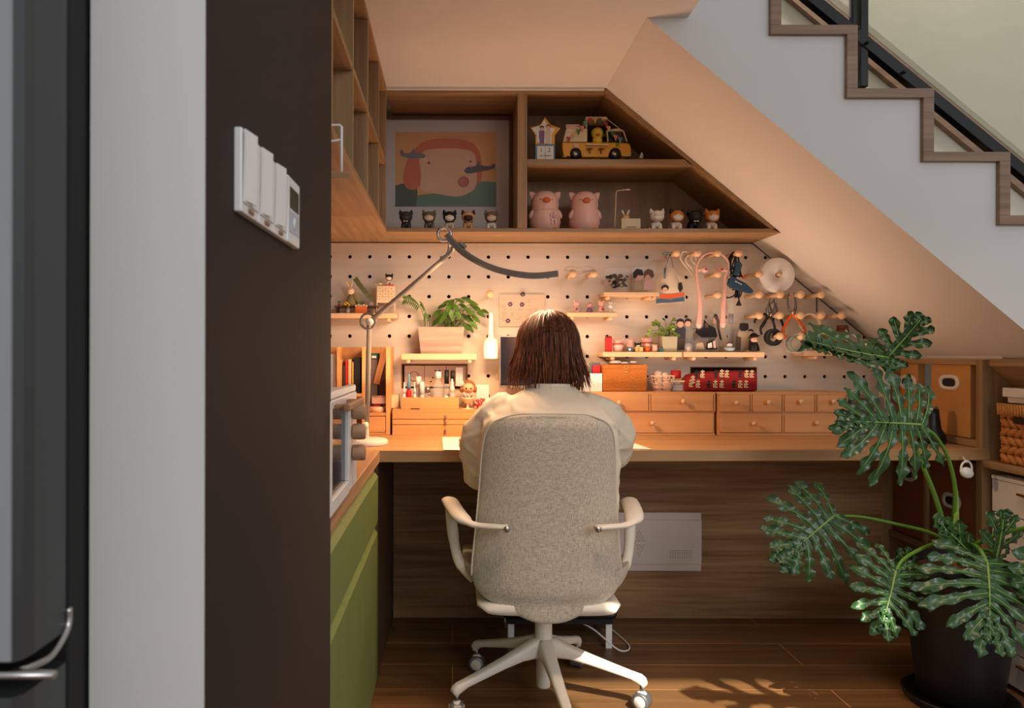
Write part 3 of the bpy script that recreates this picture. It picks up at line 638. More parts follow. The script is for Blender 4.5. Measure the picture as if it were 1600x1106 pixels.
# ================================================================ figurines
def cat(base, h, name, label, mb_, mh=None, mface=None, collar=None, mtail=None, group=None, face=0, earm=None, bow=False):
    """small standing cat figurine; base on the board, height h"""
    t = thing(name, label, 'figurine', base, group); s = h/.078; s0 = s
    L = lambda x, y, z: base+Vector((x*s0*1.3, y*s0*1.15, z*s0)); s = s*1.17
    b = MB(); b.ell(L(0, .012, .024), (.017*s, .024*s, .015*s))
    for sx_ in (-1, 1):
        for y in (-.006, .026): b.lathe([(0, 0), (.0062*s, .0), (.0068*s, .004*s), (.0055*s, .02*s), (0, .022*s)], L(sx_*.0095, y, 0), 10)
    b.build('body', mb_, t)
    hd = MB().ell(L(0, -.010, .050), (.0225*s, .0185*s, .0195*s)).build('head', mh or mb_, t)
    for sx_ in (-1, 1):
        MB().lathe([(.0085*s, 0), (.006*s, .007*s), (.0012*s, .0155*s), (0, .016*s)], L(sx_*.0145, -.008, .062), 8, q=Matrix.Rotation(R(sx_*16), 3, 'Y')).build('ear', earm or mh or mb_, hd)
    MB().ell(L(0, -.0205, .046), (.0165*s, .0095*s, .0125*s)).build('muzzle', mface or mb_, hd)
    b = MB()
    for sx_ in (-1, 1): b.tube(spline([L(sx_*.006, -.0292, .0535), L(sx_*.0088, -.0292, .0518), L(sx_*.0118, -.0275, .0535)], 3), .0007*s, 5)
    b.parts('eye', M_dkhair, hd)
    MB().ell(L(0, -.0303, .049), (.0016*s, .001*s, .001*s)).build('nose', M_dkhair, hd)
    MB().ring(L(0, -.005, .0325), .0145*s, .0013*s, 'Z', 18, 6).build('collar', collar or M_dkhair, t)
    if bow: 
        b = MB(); b.ell(L(-.004, -.0225, .031), (.004*s, .0018*s, .0025*s), 8, 5); b.ell(L(.004, -.0225, .031), (.004*s, .0018*s, .0025*s), 8, 5); b.build('bow_tie', M_wplastic, t)
    MB().tube(spline([L(0, .034, .028), L(.004, .045, .04), L(.0, .045, .058), L(-.010, .036, .072)], 4), .0045*s, 8).build('tail', mtail or mh or mb_, t)
    return t
zb_ = 1.5303
G5 = 'cat figurines standing in front of the framed picture'; G4 = 'cat figurines on the lower right shelf of the cabinet'
g_dark = flat('cat_dark_grey', (66, 58, 54), .5); g_tab = flat('cat_tabby', (112, 96, 82), .5, var=.35, scale=140); g_cream = flat('cat_cream', (222, 196, 160), .5); g_blk = flat('cat_black', (24, 22, 23), .45)
g_wht = flat('cat_white', (232, 218, 200), .45); g_org = flat('cat_orange', (206, 128, 52), .5, var=.2, scale=120); g_sia = flat('cat_siamese', (212, 160, 112), .5); g_brn = flat('cat_brown_mask', (52, 34, 26), .6)
def at(px, Y, z): return Vector((X_(px, Y), Y, z))
cat(at(634, 2.87, zb_), .074, 'cat_figurine', 'dark grey cat figurine, leftmost in front of the framed picture', g_dark, bow=True, group=G5)
cat(at(670, 2.87, zb_), .074, 'cat_figurine', 'tabby cat figurine with cream face, second from left before the picture', g_tab, g_tab, g_cream, group=G5)
cat(at(702, 2.87, zb_), .074, 'cat_figurine', 'tuxedo cat figurine with black cap and cream face, middle of five', g_cream, g_blk, g_wht, group=G5)
cat(at(731, 2.87, zb_), .074, 'cat_figurine', 'tan siamese cat figurine with brown mask beside the lamp ring', g_sia, g_sia, g_brn, group=G5, earm=g_brn)
cat(at(767, 2.87, zb_), .074, 'cat_figurine', 'grey tabby cat figurine, rightmost in front of the framed picture', g_wht, g_tab, g_cream, group=G5)
cat(at(1025, 2.87, zb_), .080, 'cat_figurine', 'white cat figurine right of the little desk bunny', g_wht, group=G4)
cat(at(1056, 2.87, zb_), .080, 'cat_figurine', 'calico cat figurine with black and orange patches', g_wht, g_org, g_wht, group=G4, earm=g_blk)
cat(at(1084, 2.87, zb_), .080, 'cat_figurine', 'all black cat figurine with white bow tie', g_blk, bow=True, group=G4)
cat(at(1111, 2.87, zb_), .080, 'cat_figurine', 'orange and white cat figurine at the right end of the cabinet shelf', g_wht, g_org, g_wht, group=G4)
# pigs
def pig(base, h, label, kerchief=False, small=False, extra=None, group=None, msk=None):
    t = thing('piglet_figurine', label, 'figurine', base, group); s = h/.17; m = msk or M_pink
    L = lambda x, y, z: base+Vector((x*s, y*s, z*s))
    b = MB(); n = 14 if small else 26
    b.lathe([(0, 0), (.035*s, .0), (.052*s, .01*s), (.060*s, .035*s), (.058*s, .065*s), (.051*s, .09*s), (.0535*s, .105*s), (.052*s, .125*s), (.043*s, .145*s), (.026*s, .156*s), (0, .159*s)], base, n); 
    for sx_ in (-1, 1): b.ell(L(sx_*.05, -.018, .07), (.011*s, .012*s, .022*s), 10, 7, q=Matrix.Rotation(R(-sx_*28), 3, 'Y'))
    b.build('body', m, t)
    for sx_ in (-1, 1):
        e = MB(); q = Matrix.Rotation(R(sx_*42), 3, 'Y')
        e.lathe([(.017*s, 0), (.0165*s, .010*s), (.009*s, .026*s), (0, .034*s)], L(sx_*.036, 0, .132), 12, q=q@Matrix.Diagonal((1, .45, 1))); e.build('ear', m, t)
        if not small: MB().ell(L(sx_*.034, -.040, .007), (.014*s, .014*s, .008*s), 10, 6).build('foot', M_snout, t)
    MB().lathe([(0, 0), (.0135*s, 0), (.015*s, .004*s), (.015*s, .008*s)], L(0, -.050, .115), 16, 'Y', q=Matrix.Diagonal((1, 1, .72))).build('snout', M_snout if not small else M_pinkl, t)
    b = MB()
    for sx_ in (-1, 1): b.ell(L(sx_*.022, -.0465, .119), (.0024*s, .002*s, .0028*s), 8, 5)
    b.parts('eye', M_dkhair, t)
    if kerchief:
        MB().ring(L(0, 0, .082), .054*s, .0028*s, 'Z', 26, 6).build('strap', M_pinkl, t)
        b = MB()
        for a_ in range(5): b.ell(L(.026+.011*math.cos(a_*1.257), -.056, .052+.011*math.sin(a_*1.257)), (.008*s, .005*s, .008*s), 8, 5)
        b.ell(L(.026, -.061, .052), (.005*s, .004*s, .005*s), 8, 5); b.obox(L(.022, -.058, .034), (.006*s, .003*s, .02*s)); b.obox(L(.034, -.056, .036), (.006*s, .003*s, .02*s))
        b.build('bow', M_pinkl, t)
    return t
pig(at(851, 2.93, zb_), .172, 'large pink piglet figurine wearing a bow, beside the cabinet divider', True)
pig(at(912.5, 2.93, zb_), .170, 'large plain pink piglet figurine without a bow')
# small pigs on the lower peg shelf
GP = 'tiny pigs on the peg shelf above the rattan basket'
pig(at(965.5, 3.0, zE), .055, 'tiny pink pig with red scarf right of the red canister', small=True, group=GP, msk=M_pinkl)
pig(at(986, 3.02, zE), .056, 'tiny pink pig standing behind a blue cube, second from left', small=True, group=GP, msk=M_pinkl)
pig(at(1010.5, 3.02, zE), .062, 'tallest tiny pink pig with red collar in the middle of the row', small=True, group=GP, msk=M_pinkl)
pig(at(1023, 2.99, zE), .032, 'smallest pink pig with orange shirt left of the teal trinket', small=True, group=GP, msk=M_pinkl)
for (px, z_, r_) in ((965.5, .031, .0155), (1010.5, .036, .017)):
    tag(MB().ring(at(px, 3.0 if px < 1000 else 3.02, zE+z_), r_+.004, .0022, 'Z', 18, 6).build('scarf', M_red), 'thin red scarf around the %s' % ('tiny pig beside the red canister' if px < 1000 else 'tallest tiny pig'), 'scarf')
t = thing('red_canister', 'small red rectangular canister at the left end of the pig shelf', 'canister', at(950, 3.0, zE))
MB().box(X_(945.5, 3.0), X_(955, 3.0), 2.98, 3.01, zE, zE+.056).build('body', M_red, t, bevel=.0015)
MB().box(X_(946.5, 3.0), X_(954, 3.0), 2.982, 3.008, zE+.0561, zE+.062).build('cap', flat('dark_red', (120, 20, 22)), t, bevel=.001)
t = thing('cube_trinket', 'tiny dark blue cube trinket in front of a pink pig', 'trinket', at(984, 2.985, zE)); MB().box(X_(980, 2.985), X_(988, 2.985), 2.975, 2.99, zE, zE+.019).build('cube', M_blue, t, bevel=.001)
MB().ell(at(984, 2.9735, zE+.0095), (.005, .001, .005), 10, 6).build('dial', M_wplastic, t)
t = thing('number_block', 'tiny yellow block marked 2 with a black and white cat on it', 'trinket', at(998, 2.985, zE)); MB().box(X_(992, 2.985), X_(1003.5, 2.985), 2.972, 2.99, zE, zE+.019).build('block', flat('straw', (206, 176, 104)), t, bevel=.001)
MB().text('2', at(998, 2.9715, zE+.009), .014).build('numeral', M_dkhair, t)
cat(at(996, 2.995, zE+.0), .038, 'cat_figurine', 'tiny black and white cat figurine peeking over the yellow number block', g_wht, g_blk, g_wht, collar=M_red)
t = thing('orange_shirt_figurine', 'tiny figurine in orange and white stripes beside the tallest tiny pig', 'figurine', at(1012, 2.985, zE))
MB().lathe([(0, 0), (.010, 0), (.011, .012), (.008, .022), (0, .024)], at(1011.5, 2.985, zE), 12).build('body', M_orange, t); MB().ell(at(1011.5, 2.985, zE+.027), (.009, .008, .008), 10, 7).build('head', M_pinkl, t)
t = thing('teal_trinket', 'tiny teal trinket at the foot of the square plant pot', 'trinket', at(1033, 2.985, zE))
MB().box(X_(1030.5, 2.985), X_(1036, 2.985), 2.98, 2.992, zE, zE+.012).build('base', M_teal, t, bevel=.001); MB().ell(at(1033, 2.985, zE+.016), (.005, .005, .005), 8, 6).build('top', M_blue, t)
# small generic figurines on short shelf C
GC = 'figurines on the short peg shelf'
def figure(base, h, label, mbody, mhead, ears=None, acc=None, macc=None, group=None, mh2=None, nm='figurine'):
    t = thing(nm, label, 'figurine', base, group); s = h
    MB().lathe([(0, 0), (.26*s, 0), (.30*s, .06*s), (.24*s, .3*s), (.15*s, .48*s), (0, .52*s)], base, 14).build('body', mbody, t)
    hd = MB().ell(base+Vector((0, 0, .66*s)), (.27*s, .23*s, .24*s), 14, 9).build('head', mhead, t)
    if ears == 'rabbit':
        for sx_ in (-1, 1): MB().ell(base+Vector((sx_*.11*s, 0, 1.02*s)), (.055*s, .04*s, .2*s), 8, 7, q=Matrix.Rotation(R(sx_*14), 3, 'Y')).build('ear', mhead, t)
    elif ears == 'round':
        for sx_ in (-1, 1): MB().ell(base+Vector((sx_*.19*s, 0, .87*s)), (.09*s, .05*s, .09*s), 8, 6).build('ear', mhead, t)
    elif ears == 'hair':
        MB().ell(base+Vector((0, .03*s, .71*s)), (.29*s, .24*s, .24*s), 14, 9).build('hair', mh2 or M_dkhair, t)
    b = MB()
    for sx_ in (-1, 1): b.ell(base+Vector((sx_*.09*s, -.225*s, .66*s)), (.022*s, .012*s, .03*s), 6, 5)
    b.parts('eye', M_dkhair, t)
    if acc: MB().ell(base+Vector((acc*s, -.22*s, .24*s)), (.11*s, .06*s, .14*s), 10, 6).build('bundle', macc, t)
    return t
figure(at(901.5, 3.0, zC), .052, 'pale pink figurine with mauve ribbon, leftmost on the short shelf', M_pinkl, M_pinkl, 'round', -.05, M_purple, GC)
figure(at(921, 3.0, zC), .044, 'dark mauve figurine with a pink face, second on the short shelf', M_purple, M_pinkl, 'hair', 0, M_blue, GC, mh2=flat('pink_hair', (206, 142, 136)))
figure(at(939.5, 3.0, zC), .052, 'pink figurine holding a red bundle, third on the short shelf', M_pinkl, M_pink, 'round', .05, M_red, GC)
figure(at(954, 2.985, zC), .036, 'small white rabbit figurine at the right end of the short shelf', flat('white_grey', (216, 200, 186)), M_wplastic, 'rabbit', None, None, GC)
tag(MB().box(X_(888, 3.0), X_(961, 3.0), 2.975, 3.025, zC-.0002, zC+.002).build('display_tray', M_purple), 'thin mauve tray under the figurines of the short shelf', 'tray')
# ================================================================ acrylic standees
def person_print(b, cx, y0, y1, mh, mb, w=9, Y=3.0, k=0, skin=2):
    h = y1-y0; hr = h*.13
    e = lambda x, y, rx, ry, n=12: [(x+rx*math.cos(a*6.2832/n), y+ry*math.sin(a*6.2832/n)) for a in range(n)]
    b.pimg([(cx-w*.35, y0+h*.24), (cx+w*.35, y0+h*.24), (cx+w*.55, y0+h*.34), (cx+w*.5, y0+h*.6), (cx+w*.42, y1), (cx-w*.42, y1), (cx-w*.55, y0+h*.6), (cx-w*.55, y0+h*.34)], Y, .0006, mb)
    b.pimg(e(cx, y0+hr*1.25, hr*.8, hr*1.0), Y-.0007, .0006, skin)
    b.pimg([(cx-hr, y0+hr*1.4), (cx-hr*.9, y0+hr*.3), (cx, y0-hr*.1), (cx+hr*.9, y0+hr*.3), (cx+hr, y0+hr*1.4), (cx+hr*.5, y0+hr*.75), (cx-hr*.4, y0+hr*.7)], Y-.0014, .0006, mh)
def standee(px0, px1, py0, zbase, Y, label, fn, mats, pbot=549, clear=True):
    t = thing('acrylic_standee', label, 'standee', at((px0+px1)/2, Y, zbase))
    s = F/Y; zt = Z_(py0, Y)
    if clear:
        x0, x1 = X_(px0, Y), X_(px1, Y)
        sh = [(x0, zbase), (x1, zbase), (x1, zt-.012), (x1-.012, zt), (x0+.012, zt), (x0, zt-.012)]
        MB().ext([(x, Y+.001, z) for x, z in sh], (0, .002, 0)).build('clear_plate', M_acryl, t)
    MB().box(X_(px0+2, Y), X_(px1-2, Y), Y-.012, Y+.016, zbase, zbase+.0022).build('foot_plate', M_acryl, t)
    b = MB(); fn(b, Y); b.build('printed_figures', mats, t)
    return t
PM = [M_dkhair, flat('coat_navy', (62, 58, 72)), M_skinp, flat('coat_grey', (140, 136, 128)), flat('robe_beige', (190, 168, 140)), M_blackm, flat('trousers_brown', (96, 74, 56)), M_pinkl, M_wplastic]
def f1(b, Y):
    person_print(b, 1063, 497, 546, 0, 1, 16, Y); b.pimg([(1057, 528), (1070, 528), (1070, 546), (1056, 546)], Y-.0008, .0006, 6)
    person_print(b, 1075, 497, 540, 0, 3, 13, Y+.0015)
standee(1053, 1084, 494, zF, 3.02, 'clear standee of two figures in coats behind the glass dome', f1, PM)
def f2(b, Y):
    b.pimg([(1100, 498), (1105, 505), (1118, 512), (1121, 524), (1116, 530), (1119, 545), (1113, 545), (1106, 528), (1096, 527), (1092, 520), (1090, 516), (1099, 510)], Y, .0006, 5)
    b.pimg([(1074, 511), (1100, 514), (1100, 515), (1074, 512)], Y-.0008, .0006, 0); b.pimg([(1101, 504), (1106, 504), (1107, 510), (1102, 511)], Y-.0008, .0006, 6)
    b.pimg([(1088, 512), (1096, 520), (1094, 525), (1086, 519)], Y-.0008, .0006, 5)
standee(1086, 1123, 492, zF, 3.03, 'clear standee of a long-haired swordsman in black robes', f2, PM)
def f3(b, Y):
    b.pimg([(1112, 508), (1122, 504), (1130, 510), (1137, 530), (1139, 546), (1116, 546), (1112, 530)], Y, .0006, 4)
    b.pimg([(1114, 495), (1119, 493), (1120, 504), (1114, 504)], Y-.0008, .0006, 2)
    b.pimg([(1113, 497), (1116, 490), (1120, 490), (1124, 500), (1124, 512), (1128, 530), (1125, 530), (1120, 512), (1119, 500), (1116, 495)], Y-.0014, .0006, 0)
standee(1108, 1141, 488, zF, 3.045, 'clear standee of a long-haired figure in a pale beige robe', f3, PM)
def f4(b, Y):
    person_print(b, 1162, 504, 546, 0, 4, 17, Y); b.pimg([(1155, 512), (1156, 504), (1169, 504), (1170, 513), (1165, 516), (1158, 516)], Y-.002, .0006, 0)
    person_print(b, 1173, 513, 546, 0, 1, 9, Y+.002)
    b.pimg([(1150, 524), (1158, 526), (1157, 546), (1149, 546)], Y-.001, .0006, 6)
standee(1147, 1180, 500, zF, 3.03, 'clear standee of two dark-haired figures beside the cloaked doll', f4, PM)
def f5(b, Y):
    b.pimg([(1104, 534), (1116, 529), (1121, 545), (1103, 545)], Y, .0006, 5); b.pimg([(1106, 536), (1112, 534), (1113, 542), (1106, 543)], Y-.0008, .0006, 8)
    b.pimg([(1114, 532), (1117, 531), (1119, 543), (1115, 543)], Y-.0008, .0006, 7); b.pimg([(1088, 536), (1098, 534), (1101, 545), (1087, 545)], Y, .0006, 4)
standee(1086, 1122, 526, zF, 2.995, 'low clear standee with speckled print in front of the black-robed swordsman', f5, PM)
t = thing('glass_dome', 'tiny glass dome on the shelf with standees', 'dome', at(1075, 2.985, zF))
MB().lathe([(.0145, 0), (.0145, .02), (.012, .029), (0, .033)], at(1075.5, 2.985, zF+.003), 16).build('dome', M_clear, t)
MB().cyl(at(1075.5, 2.985, zF), .016, .003).build('base', M_cream, t); MB().lathe([(0, 0), (.006, 0), (.005, .016), (0, .018)], at(1075.5, 2.985, zF+.0032), 8).build('ornament', M_pinkl, t)
t = thing('blue_bowl_figurine', 'small brown-haired figurine sitting in a pale blue bowl', 'figurine', at(1140, 2.99, zF))
MB().lathe([(0, 0), (.012, 0), (.020, .010), (.022, .018), (.018, .018), (0, .012)], at(1139.5, 2.988, zF), 18).build('bowl', flat('pale_blue', (160, 182, 190), .4), t)
hd = MB().ell(at(1140, 2.988, zF+.027), (.012, .011, .010), 12, 8).build('head', M_wplastic, t); MB().ell(at(1140, 2.991, zF+.031), (.0128, .0112, .008), 12, 8).build('hair', flat('mauve_brown_hair', (96, 60, 56)), hd)
t = thing('cloaked_doll', 'black-cloaked doll with a dark hat at the right end of the standee shelf', 'figurine', at(1179, 2.99, zF))
c = at(1178.5, 2.988, zF)
MB().lathe([(0, .006), (.018, .004), (.021, .010), (.015, .03), (.009, .042), (0, .044)], c, 14).build('cloak', M_black, t)
hd = MB().ell(c+Vector((0, -.002, .050)), (.015, .0135, .013), 14, 9).build('head', M_skinp, t)
MB().ell(c+Vector((0, .003, .054)), (.0168, .0145, .013), 14, 9).build('hair', flat('ash_hair', (120, 92, 66)), hd)
MB().lathe([(.0175, 0), (.025, .003), (.016, .007), (.010, .016), (0, .019)], c+Vector((.0, .003, .058)), 16, q=Matrix.Rotation(R(-12), 3, 'Y')).build('hat', M_black, hd)
b = MB(); [b.ell(c+Vector((x, -.015, .049)), (.0018, .001, .0024), 6, 5) for x in (-.005, .005)]; b.parts('eye', M_dkhair, hd)
b = MB(); [b.lathe([(0, 0), (.0035, 0), (.003, .007), (0, .008)], c+Vector((x, -.006, 0)), 8) for x in (-.005, .005)]; b.parts('foot', M_cream, t)
# standees on top shelf D
def f6(b, Y):
    rnd = random.Random(2); e = lambda x, y, r, n=9: [(x+r*math.cos(a*6.2832/n), y+r*.8*math.sin(a*6.2832/n)) for a in range(n)]
    for i in range(26): b.pimg(e(964+rnd.uniform(-15, 15), 437+rnd.uniform(-10, 10), rnd.uniform(2, 4.5)), Y-.0004*i, .0004, rnd.choice((0, 0, 5, 6, 6, 4)))
standee(944, 985, 418, zD, 3.02, 'clear standee with a tangled dark brown print at the left of the top peg shelf', f6, PM)
def f7(b, Y):
    e = lambda x, y, rx, ry, n=14: [(x+rx*math.cos(a*6.2832/n), y+ry*math.sin(a*6.2832/n)) for a in range(n)]
    b.pimg([(990, 452), (991, 440), (996, 436), (1003, 440), (1005, 452)], Y, .0006, 4); b.pimg([(1005, 452), (1006, 441), (1011, 436), (1018, 438), (1022, 452)], Y, .0006, 7)
    b.pimg(e(998, 432, 6.5, 6), Y-.0008, .0006, 2); b.pimg(e(1013, 432, 6.5, 6), Y-.0008, .0006, 2)
    b.pimg([(989, 434), (989, 425), (995, 419), (1003, 421), (1006, 429), (1002, 430), (997, 429), (993, 434)], Y-.0016, .0006, 0)
    b.pimg([(1006, 434), (1006, 424), (1012, 419), (1020, 422), (1022, 431), (1018, 434), (1013, 428), (1009, 430)], Y-.0016, .0006, 6)
standee(987, 1025, 416, zD, 3.02, 'clear standee of a couple in white and pink on the top peg shelf', f7, PM)
# ================================================================ square potted plant
def leaf_mesh(b, base, tip, nrm, wid, n=8, fold=.15, m=0, curl=.1, wavy=0):
    base, tip, nrm = Vector(base), Vector(tip), Vector(nrm); ax = tip-base; L = ax.length; ax.normalize()
    nrm = (nrm-ax*nrm.dot(ax)).normalized(); side = ax.cross(nrm); vs = []; fs = []
    for i in range(n+1):
        t = i/n; w_ = wid*math.sin(math.pi*min(1, t**.8*.98+.02))**.8; d = -curl*L*t*t
        for j, u in enumerate((-1, -.5, 0, .5, 1)):
            vs.append(base+ax*(L*t)+side*(w_*u)+nrm*(d+abs(u)*w_*fold+wavy*math.sin(9*t+3*u)))
    for i in range(n):
        for j in range(4): fs.append((i*5+j, i*5+j+1, (i+1)*5+j+1, (i+1)*5+j))
    return b.add(vs, fs, True, m)
t = thing('potted_plant', 'small trailing green plant in a square pale pot beside the standees', 'plant', at(1044, 3.015, zE))
x0, x1 = X_(1032, 3.01), X_(1056, 3.01)
MB().ext([(x0+.003, 2.985, zE), (x1-.003, 2.985, zE), (x1, 2.985, zE+.062), (x0, 2.985, zE+.062)], (0, .058, 0)).build('pot', flat('grey_green_pot', (176, 170, 142), .6), t, bevel=.002)
rnd = random.Random(11); b = MB(); b2 = MB(); c0 = at(1044, 3.014, zE+.06)
for i in range(26):
    a_ = rnd.uniform(0, 6.28); el = rnd.uniform(.1, 1.3); L_ = rnd.uniform(.03, .085)
    tip = c0+Vector((math.cos(a_)*math.cos(el)*L_*1.1-.006, -abs(math.sin(a_)*math.cos(el))*L_*.5, math.sin(el)*L_*1.0-.004))
    b2.tube(spline([c0, c0+(tip-c0)*.6+Vector((0, 0, .012)), tip], 4), .0008, 5)
    for q in range(3):
        d = Vector((rnd.uniform(-1, 1), rnd.uniform(-.6, .1), rnd.uniform(-.5, .5))).normalized()*rnd.uniform(.010, .018)
        leaf_mesh(b, tip, tip+d, (rnd.uniform(-.3, .3), -1, .8), .007, 4)
b.build('leaves', M_leafl, t); b2.build('stems', M_leafs, t)
# ================================================================ oblong planter
t = thing('oblong_planter', 'whitewashed oblong planter with green houseplants on a peg shelf', 'plant', at(689, 3.02, zB))
x0, x1, x2, x3 = X_(657.5, 2.985), X_(721, 2.985), X_(653, 2.985), X_(725.5, 2.985); zt = Z_(511, 2.985)
b = MB()
def tray(b, bx0, bx1, by0, by1, tx0, tx1, ty0, ty1, z0, z1, th=.005, m=None):
    o = [(bx0, by0, z0), (bx1, by0, z0), (bx1, by1, z0), (bx0, by1, z0), (tx0, ty0, z1), (tx1, ty0, z1), (tx1, ty1, z1), (tx0, ty1, z1),
         (tx0+th, ty0+th, z1), (tx1-th, ty0+th, z1), (tx1-th, ty1-th, z1), (tx0+th, ty1-th, z1), (bx0+th, by0+th, z0+th), (bx1-th, by0+th, z0+th), (bx1-th, by1-th, z0+th), (bx0+th, by1-th, z0+th)]
    f = [(0, 1, 2, 3)]+[(i, (i+1) % 4, (i+1) % 4+4, i+4) for i in range(4)]+[(i+4, (i+1) % 4+4, (i+1) % 4+8, i+8) for i in range(4)]+[(i+8, (i+1) % 4+8, (i+1) % 4+12, i+12) for i in range(4)]+[(12, 13, 14, 15)]
    return b.add(o, f, m=m)
tray(b, x0, x1, 2.985, 3.055, x2, x3, 2.975, 3.065, zB, zt); b.build('planter_box', wood('whitewashed', (150, 128, 112), (186, 164, 148), 'X', scale=1.2, rough=.8), t)
MB().box(x0, x1, 2.985, 3.057, zt-.02, zt-.012).build('soil', flat('soil', (60, 42, 30), .95, bump=.5, scale=80), t)
M_var = flat('variegated_leaf', (76, 116, 40), .4, var=.55, scale=90); rnd = random.Random(21)
b = MB(); b2 = MB()
for i, (tx, ty) in enumerate([(682, 489), (690, 478), (697, 472), (706, 470), (716, 468), (728, 466), (738, 472), (742, 478), (748, 484), (752, 491), (736, 488), (724, 478), (712, 480), (700, 484), (728, 496), (735, 500), (716, 492), (741, 508), (706, 492), (680, 503), (686, 497), (744, 498), (758, 486), (731, 484), (720, 470), (695, 491), (703, 478), (734, 512), (728, 510), (690, 500)]):
    st_ = at(rnd.uniform(692, 715), 3.02, zt-.01); yy = rnd.uniform(2.94, 3.04); tip = P(tx, ty, yy)
    L_ = rnd.uniform(.036, .056); d = Vector(((tx-708)/30+rnd.uniform(-.2, .2), rnd.uniform(-.5, .1), -.15-(ty-470)/50)).normalized()*L_
    bs = tip-d*.5; b2.tube(spline([st_, st_*.4+bs*.6+Vector((0, 0, .02)), bs], 4), .0013, 5)
    leaf_mesh(b, bs, tip+d*.5, (rnd.uniform(-.4, .4), -1, 1.0), .0108, 6, .12, curl=.18)
b.build('broad_leaves', M_var, t); b2.build('stems', M_leafs, t)
b = MB()
for sx_, pts_ in ((0, [(663, 510), (662, 495), (656, 480), (645, 470), (632, 468)]), (1, [(668, 510), (666, 492), (661, 478), (658, 474)]), (2, [(671, 510), (671, 500), (670, 494)]), (3, [(665, 510), (664, 500), (665, 492)])):
    sp = spline([P(x, y, 3.01) for x, y in pts_], 5); b.tube(sp, .0014, 5)
    for i in range(int(len(sp)*.55), len(sp)):
        for sg in (-1, 1):
            d = Vector((-.3, -.25, .55*sg-.1)).normalized()*(.026 if sx_ == 0 else .012)
            leaf_mesh(b, sp[i], sp[i]+d, (0, -1, .3), .0032, 4)
b.build('fern_fronds', M_leafs, t)
# ================================================================ left shelf A things
t = thing('tiny_drawer_cabinet', 'tiny white cabinet with nine drawers on legs on the far left peg shelf', 'cabinet', at(602, 3.0, zA))
x0, x1 = X_(588, 2.99), X_(617, 2.99); zc0, zc1 = Z_(473, 2.99), Z_(446, 2.99)
M_ivory = flat('ivory_paint', (228, 204, 168), .6)
MB().box(x0, x1, 2.99, 3.04, zc0, zc1).build('carcass', M_ivory, t, bevel=.001)
for i in range(3):
    for j in range(3):
        dx = (x1-x0-.004)/3; dz = (zc1-zc0-.006)/3; a_, c_ = x0+.002+i*dx, zc0+.003+j*dz
        d_ = MB().box(a_+.0008, a_+dx-.0008, 2.987, 2.99, c_+.0008, c_+dz-.0008).build('drawer', M_ivory, t, bevel=.0005)
        MB().ell((a_+dx/2, 2.986, c_+dz/2), (.0016, .0014, .0016), 6, 5).build('knob', M_dkhair, d_)
for x in (x0+.0015, x1-.0015):
    for y in (2.992, 3.037): MB().box(x-.0015, x+.0015, y-.0015, y+.0015, zA, zc0).build('leg', M_ivory, t)
cat(at(608, 3.0, zc1+.003), .044, 'cat_figurine', 'tiny white and black cat with red collar on top of the nine-drawer cabinet', g_wht, g_blk, g_wht, collar=M_red)
tag(MB().box(X_(602, 3.0), X_(615, 3.0), 2.985, 3.03, zc1+.0002, zc1+.003).build('red_mat', M_red, bevel=.0008), 'little red mat under the cat on the nine-drawer cabinet', 'mat')
t = tag(MB().ell(at(594, 3.0, zc1+.006), (.012, .010, .006)).ell(at(588, 3.0, zc1+.004), (.008, .007, .004)).build('shell_trinket', M_cream), 'small cream shell trinket at the left on top of the nine-drawer cabinet', 'trinket')
t = thing('bunny_doll', 'small cream bunny doll in a moss green outfit on the far left shelf', 'doll', at(551, 3.0, zA))
M_bun = flat('bunny_plush', (232, 196, 166), .9); M_moss = flat('moss_cloth', (140, 130, 86), .9)
c = at(550, 3.02, zA+.03)
MB().lathe([(0, 0), (.028, 0), (.026, .02), (.016, .042), (.008, .05), (0, .05)], c, 14).build('outfit', M_moss, t)
MB().ell(c+Vector((-.004, -.012, .06)), (.0145, .012, .0135)).build('head', M_bun, t)
for sx_ in (-1, 1): MB().ell(c+Vector((-.008+sx_*.007, -.01, .085)), (.004, .003, .018), 8, 7, q=Matrix.Rotation(R(sx_*20-12), 3, 'Y')).build('ear', M_bun, t)
MB().tube(spline([c+Vector((.006, -.01, .04)), c+Vector((.025, -.02, .02)), c+Vector((.034, -.02, .0))], 4), .0065, 8).build('arm', M_moss, t)
t = thing('wooden_crate', 'tiny dark wooden bench with planks under the bunny doll', 'bench', at(540, 3.0, zA))
MB().box(X_(522, 2.985), X_(589, 2.985), 2.99, 3.05, zA+.024, zA+.031).build('plank', flat('dark_plank', (78, 48, 30), .7), t)
for px in (524, 556, 586): MB().box(X_(px, 2.985), X_(px+2.5, 2.985), 2.992, 3.048, zA, zA+.024).build('leg', flat('dark_plank', (78, 48, 30)), t)
t = thing('eucalyptus_sprig', 'leaning eucalyptus sprig between the bunny and the nine-drawer cabinet', 'sprig', at(575, 3.01, zA))
b = MB(); sp = spline([P(583, 473, 3.0), P(572, 458, 3.0), P(562, 446, 3.0), P(555, 436, 3.0)], 5); b.tube(sp, .001, 5); b.build('stem', M_leafs, t)
b = MB(); rnd = random.Random(4)
for i, p in enumerate(sp[2:]): 
    for sg in (-1, 1): d = Vector((sg*.6+.3, -.3, .5*sg)).normalized()*.012; leaf_mesh(b, p, p+d, (0, -1, .2), .0065, 4)
b.build('leaves', flat('eucalyptus', (112, 112, 78), .7), t)
t = thing('flower_box', 'tiny orange planter box with pink flowers under the eucalyptus sprig', 'planter', at(564, 2.985, zA))
MB().box(X_(555, 2.98), X_(573, 2.98), 2.978, 2.989, zA+.0005, zA+.028).build('box', flat('orange_wood', (196, 100, 44), .6), t, bevel=.001)
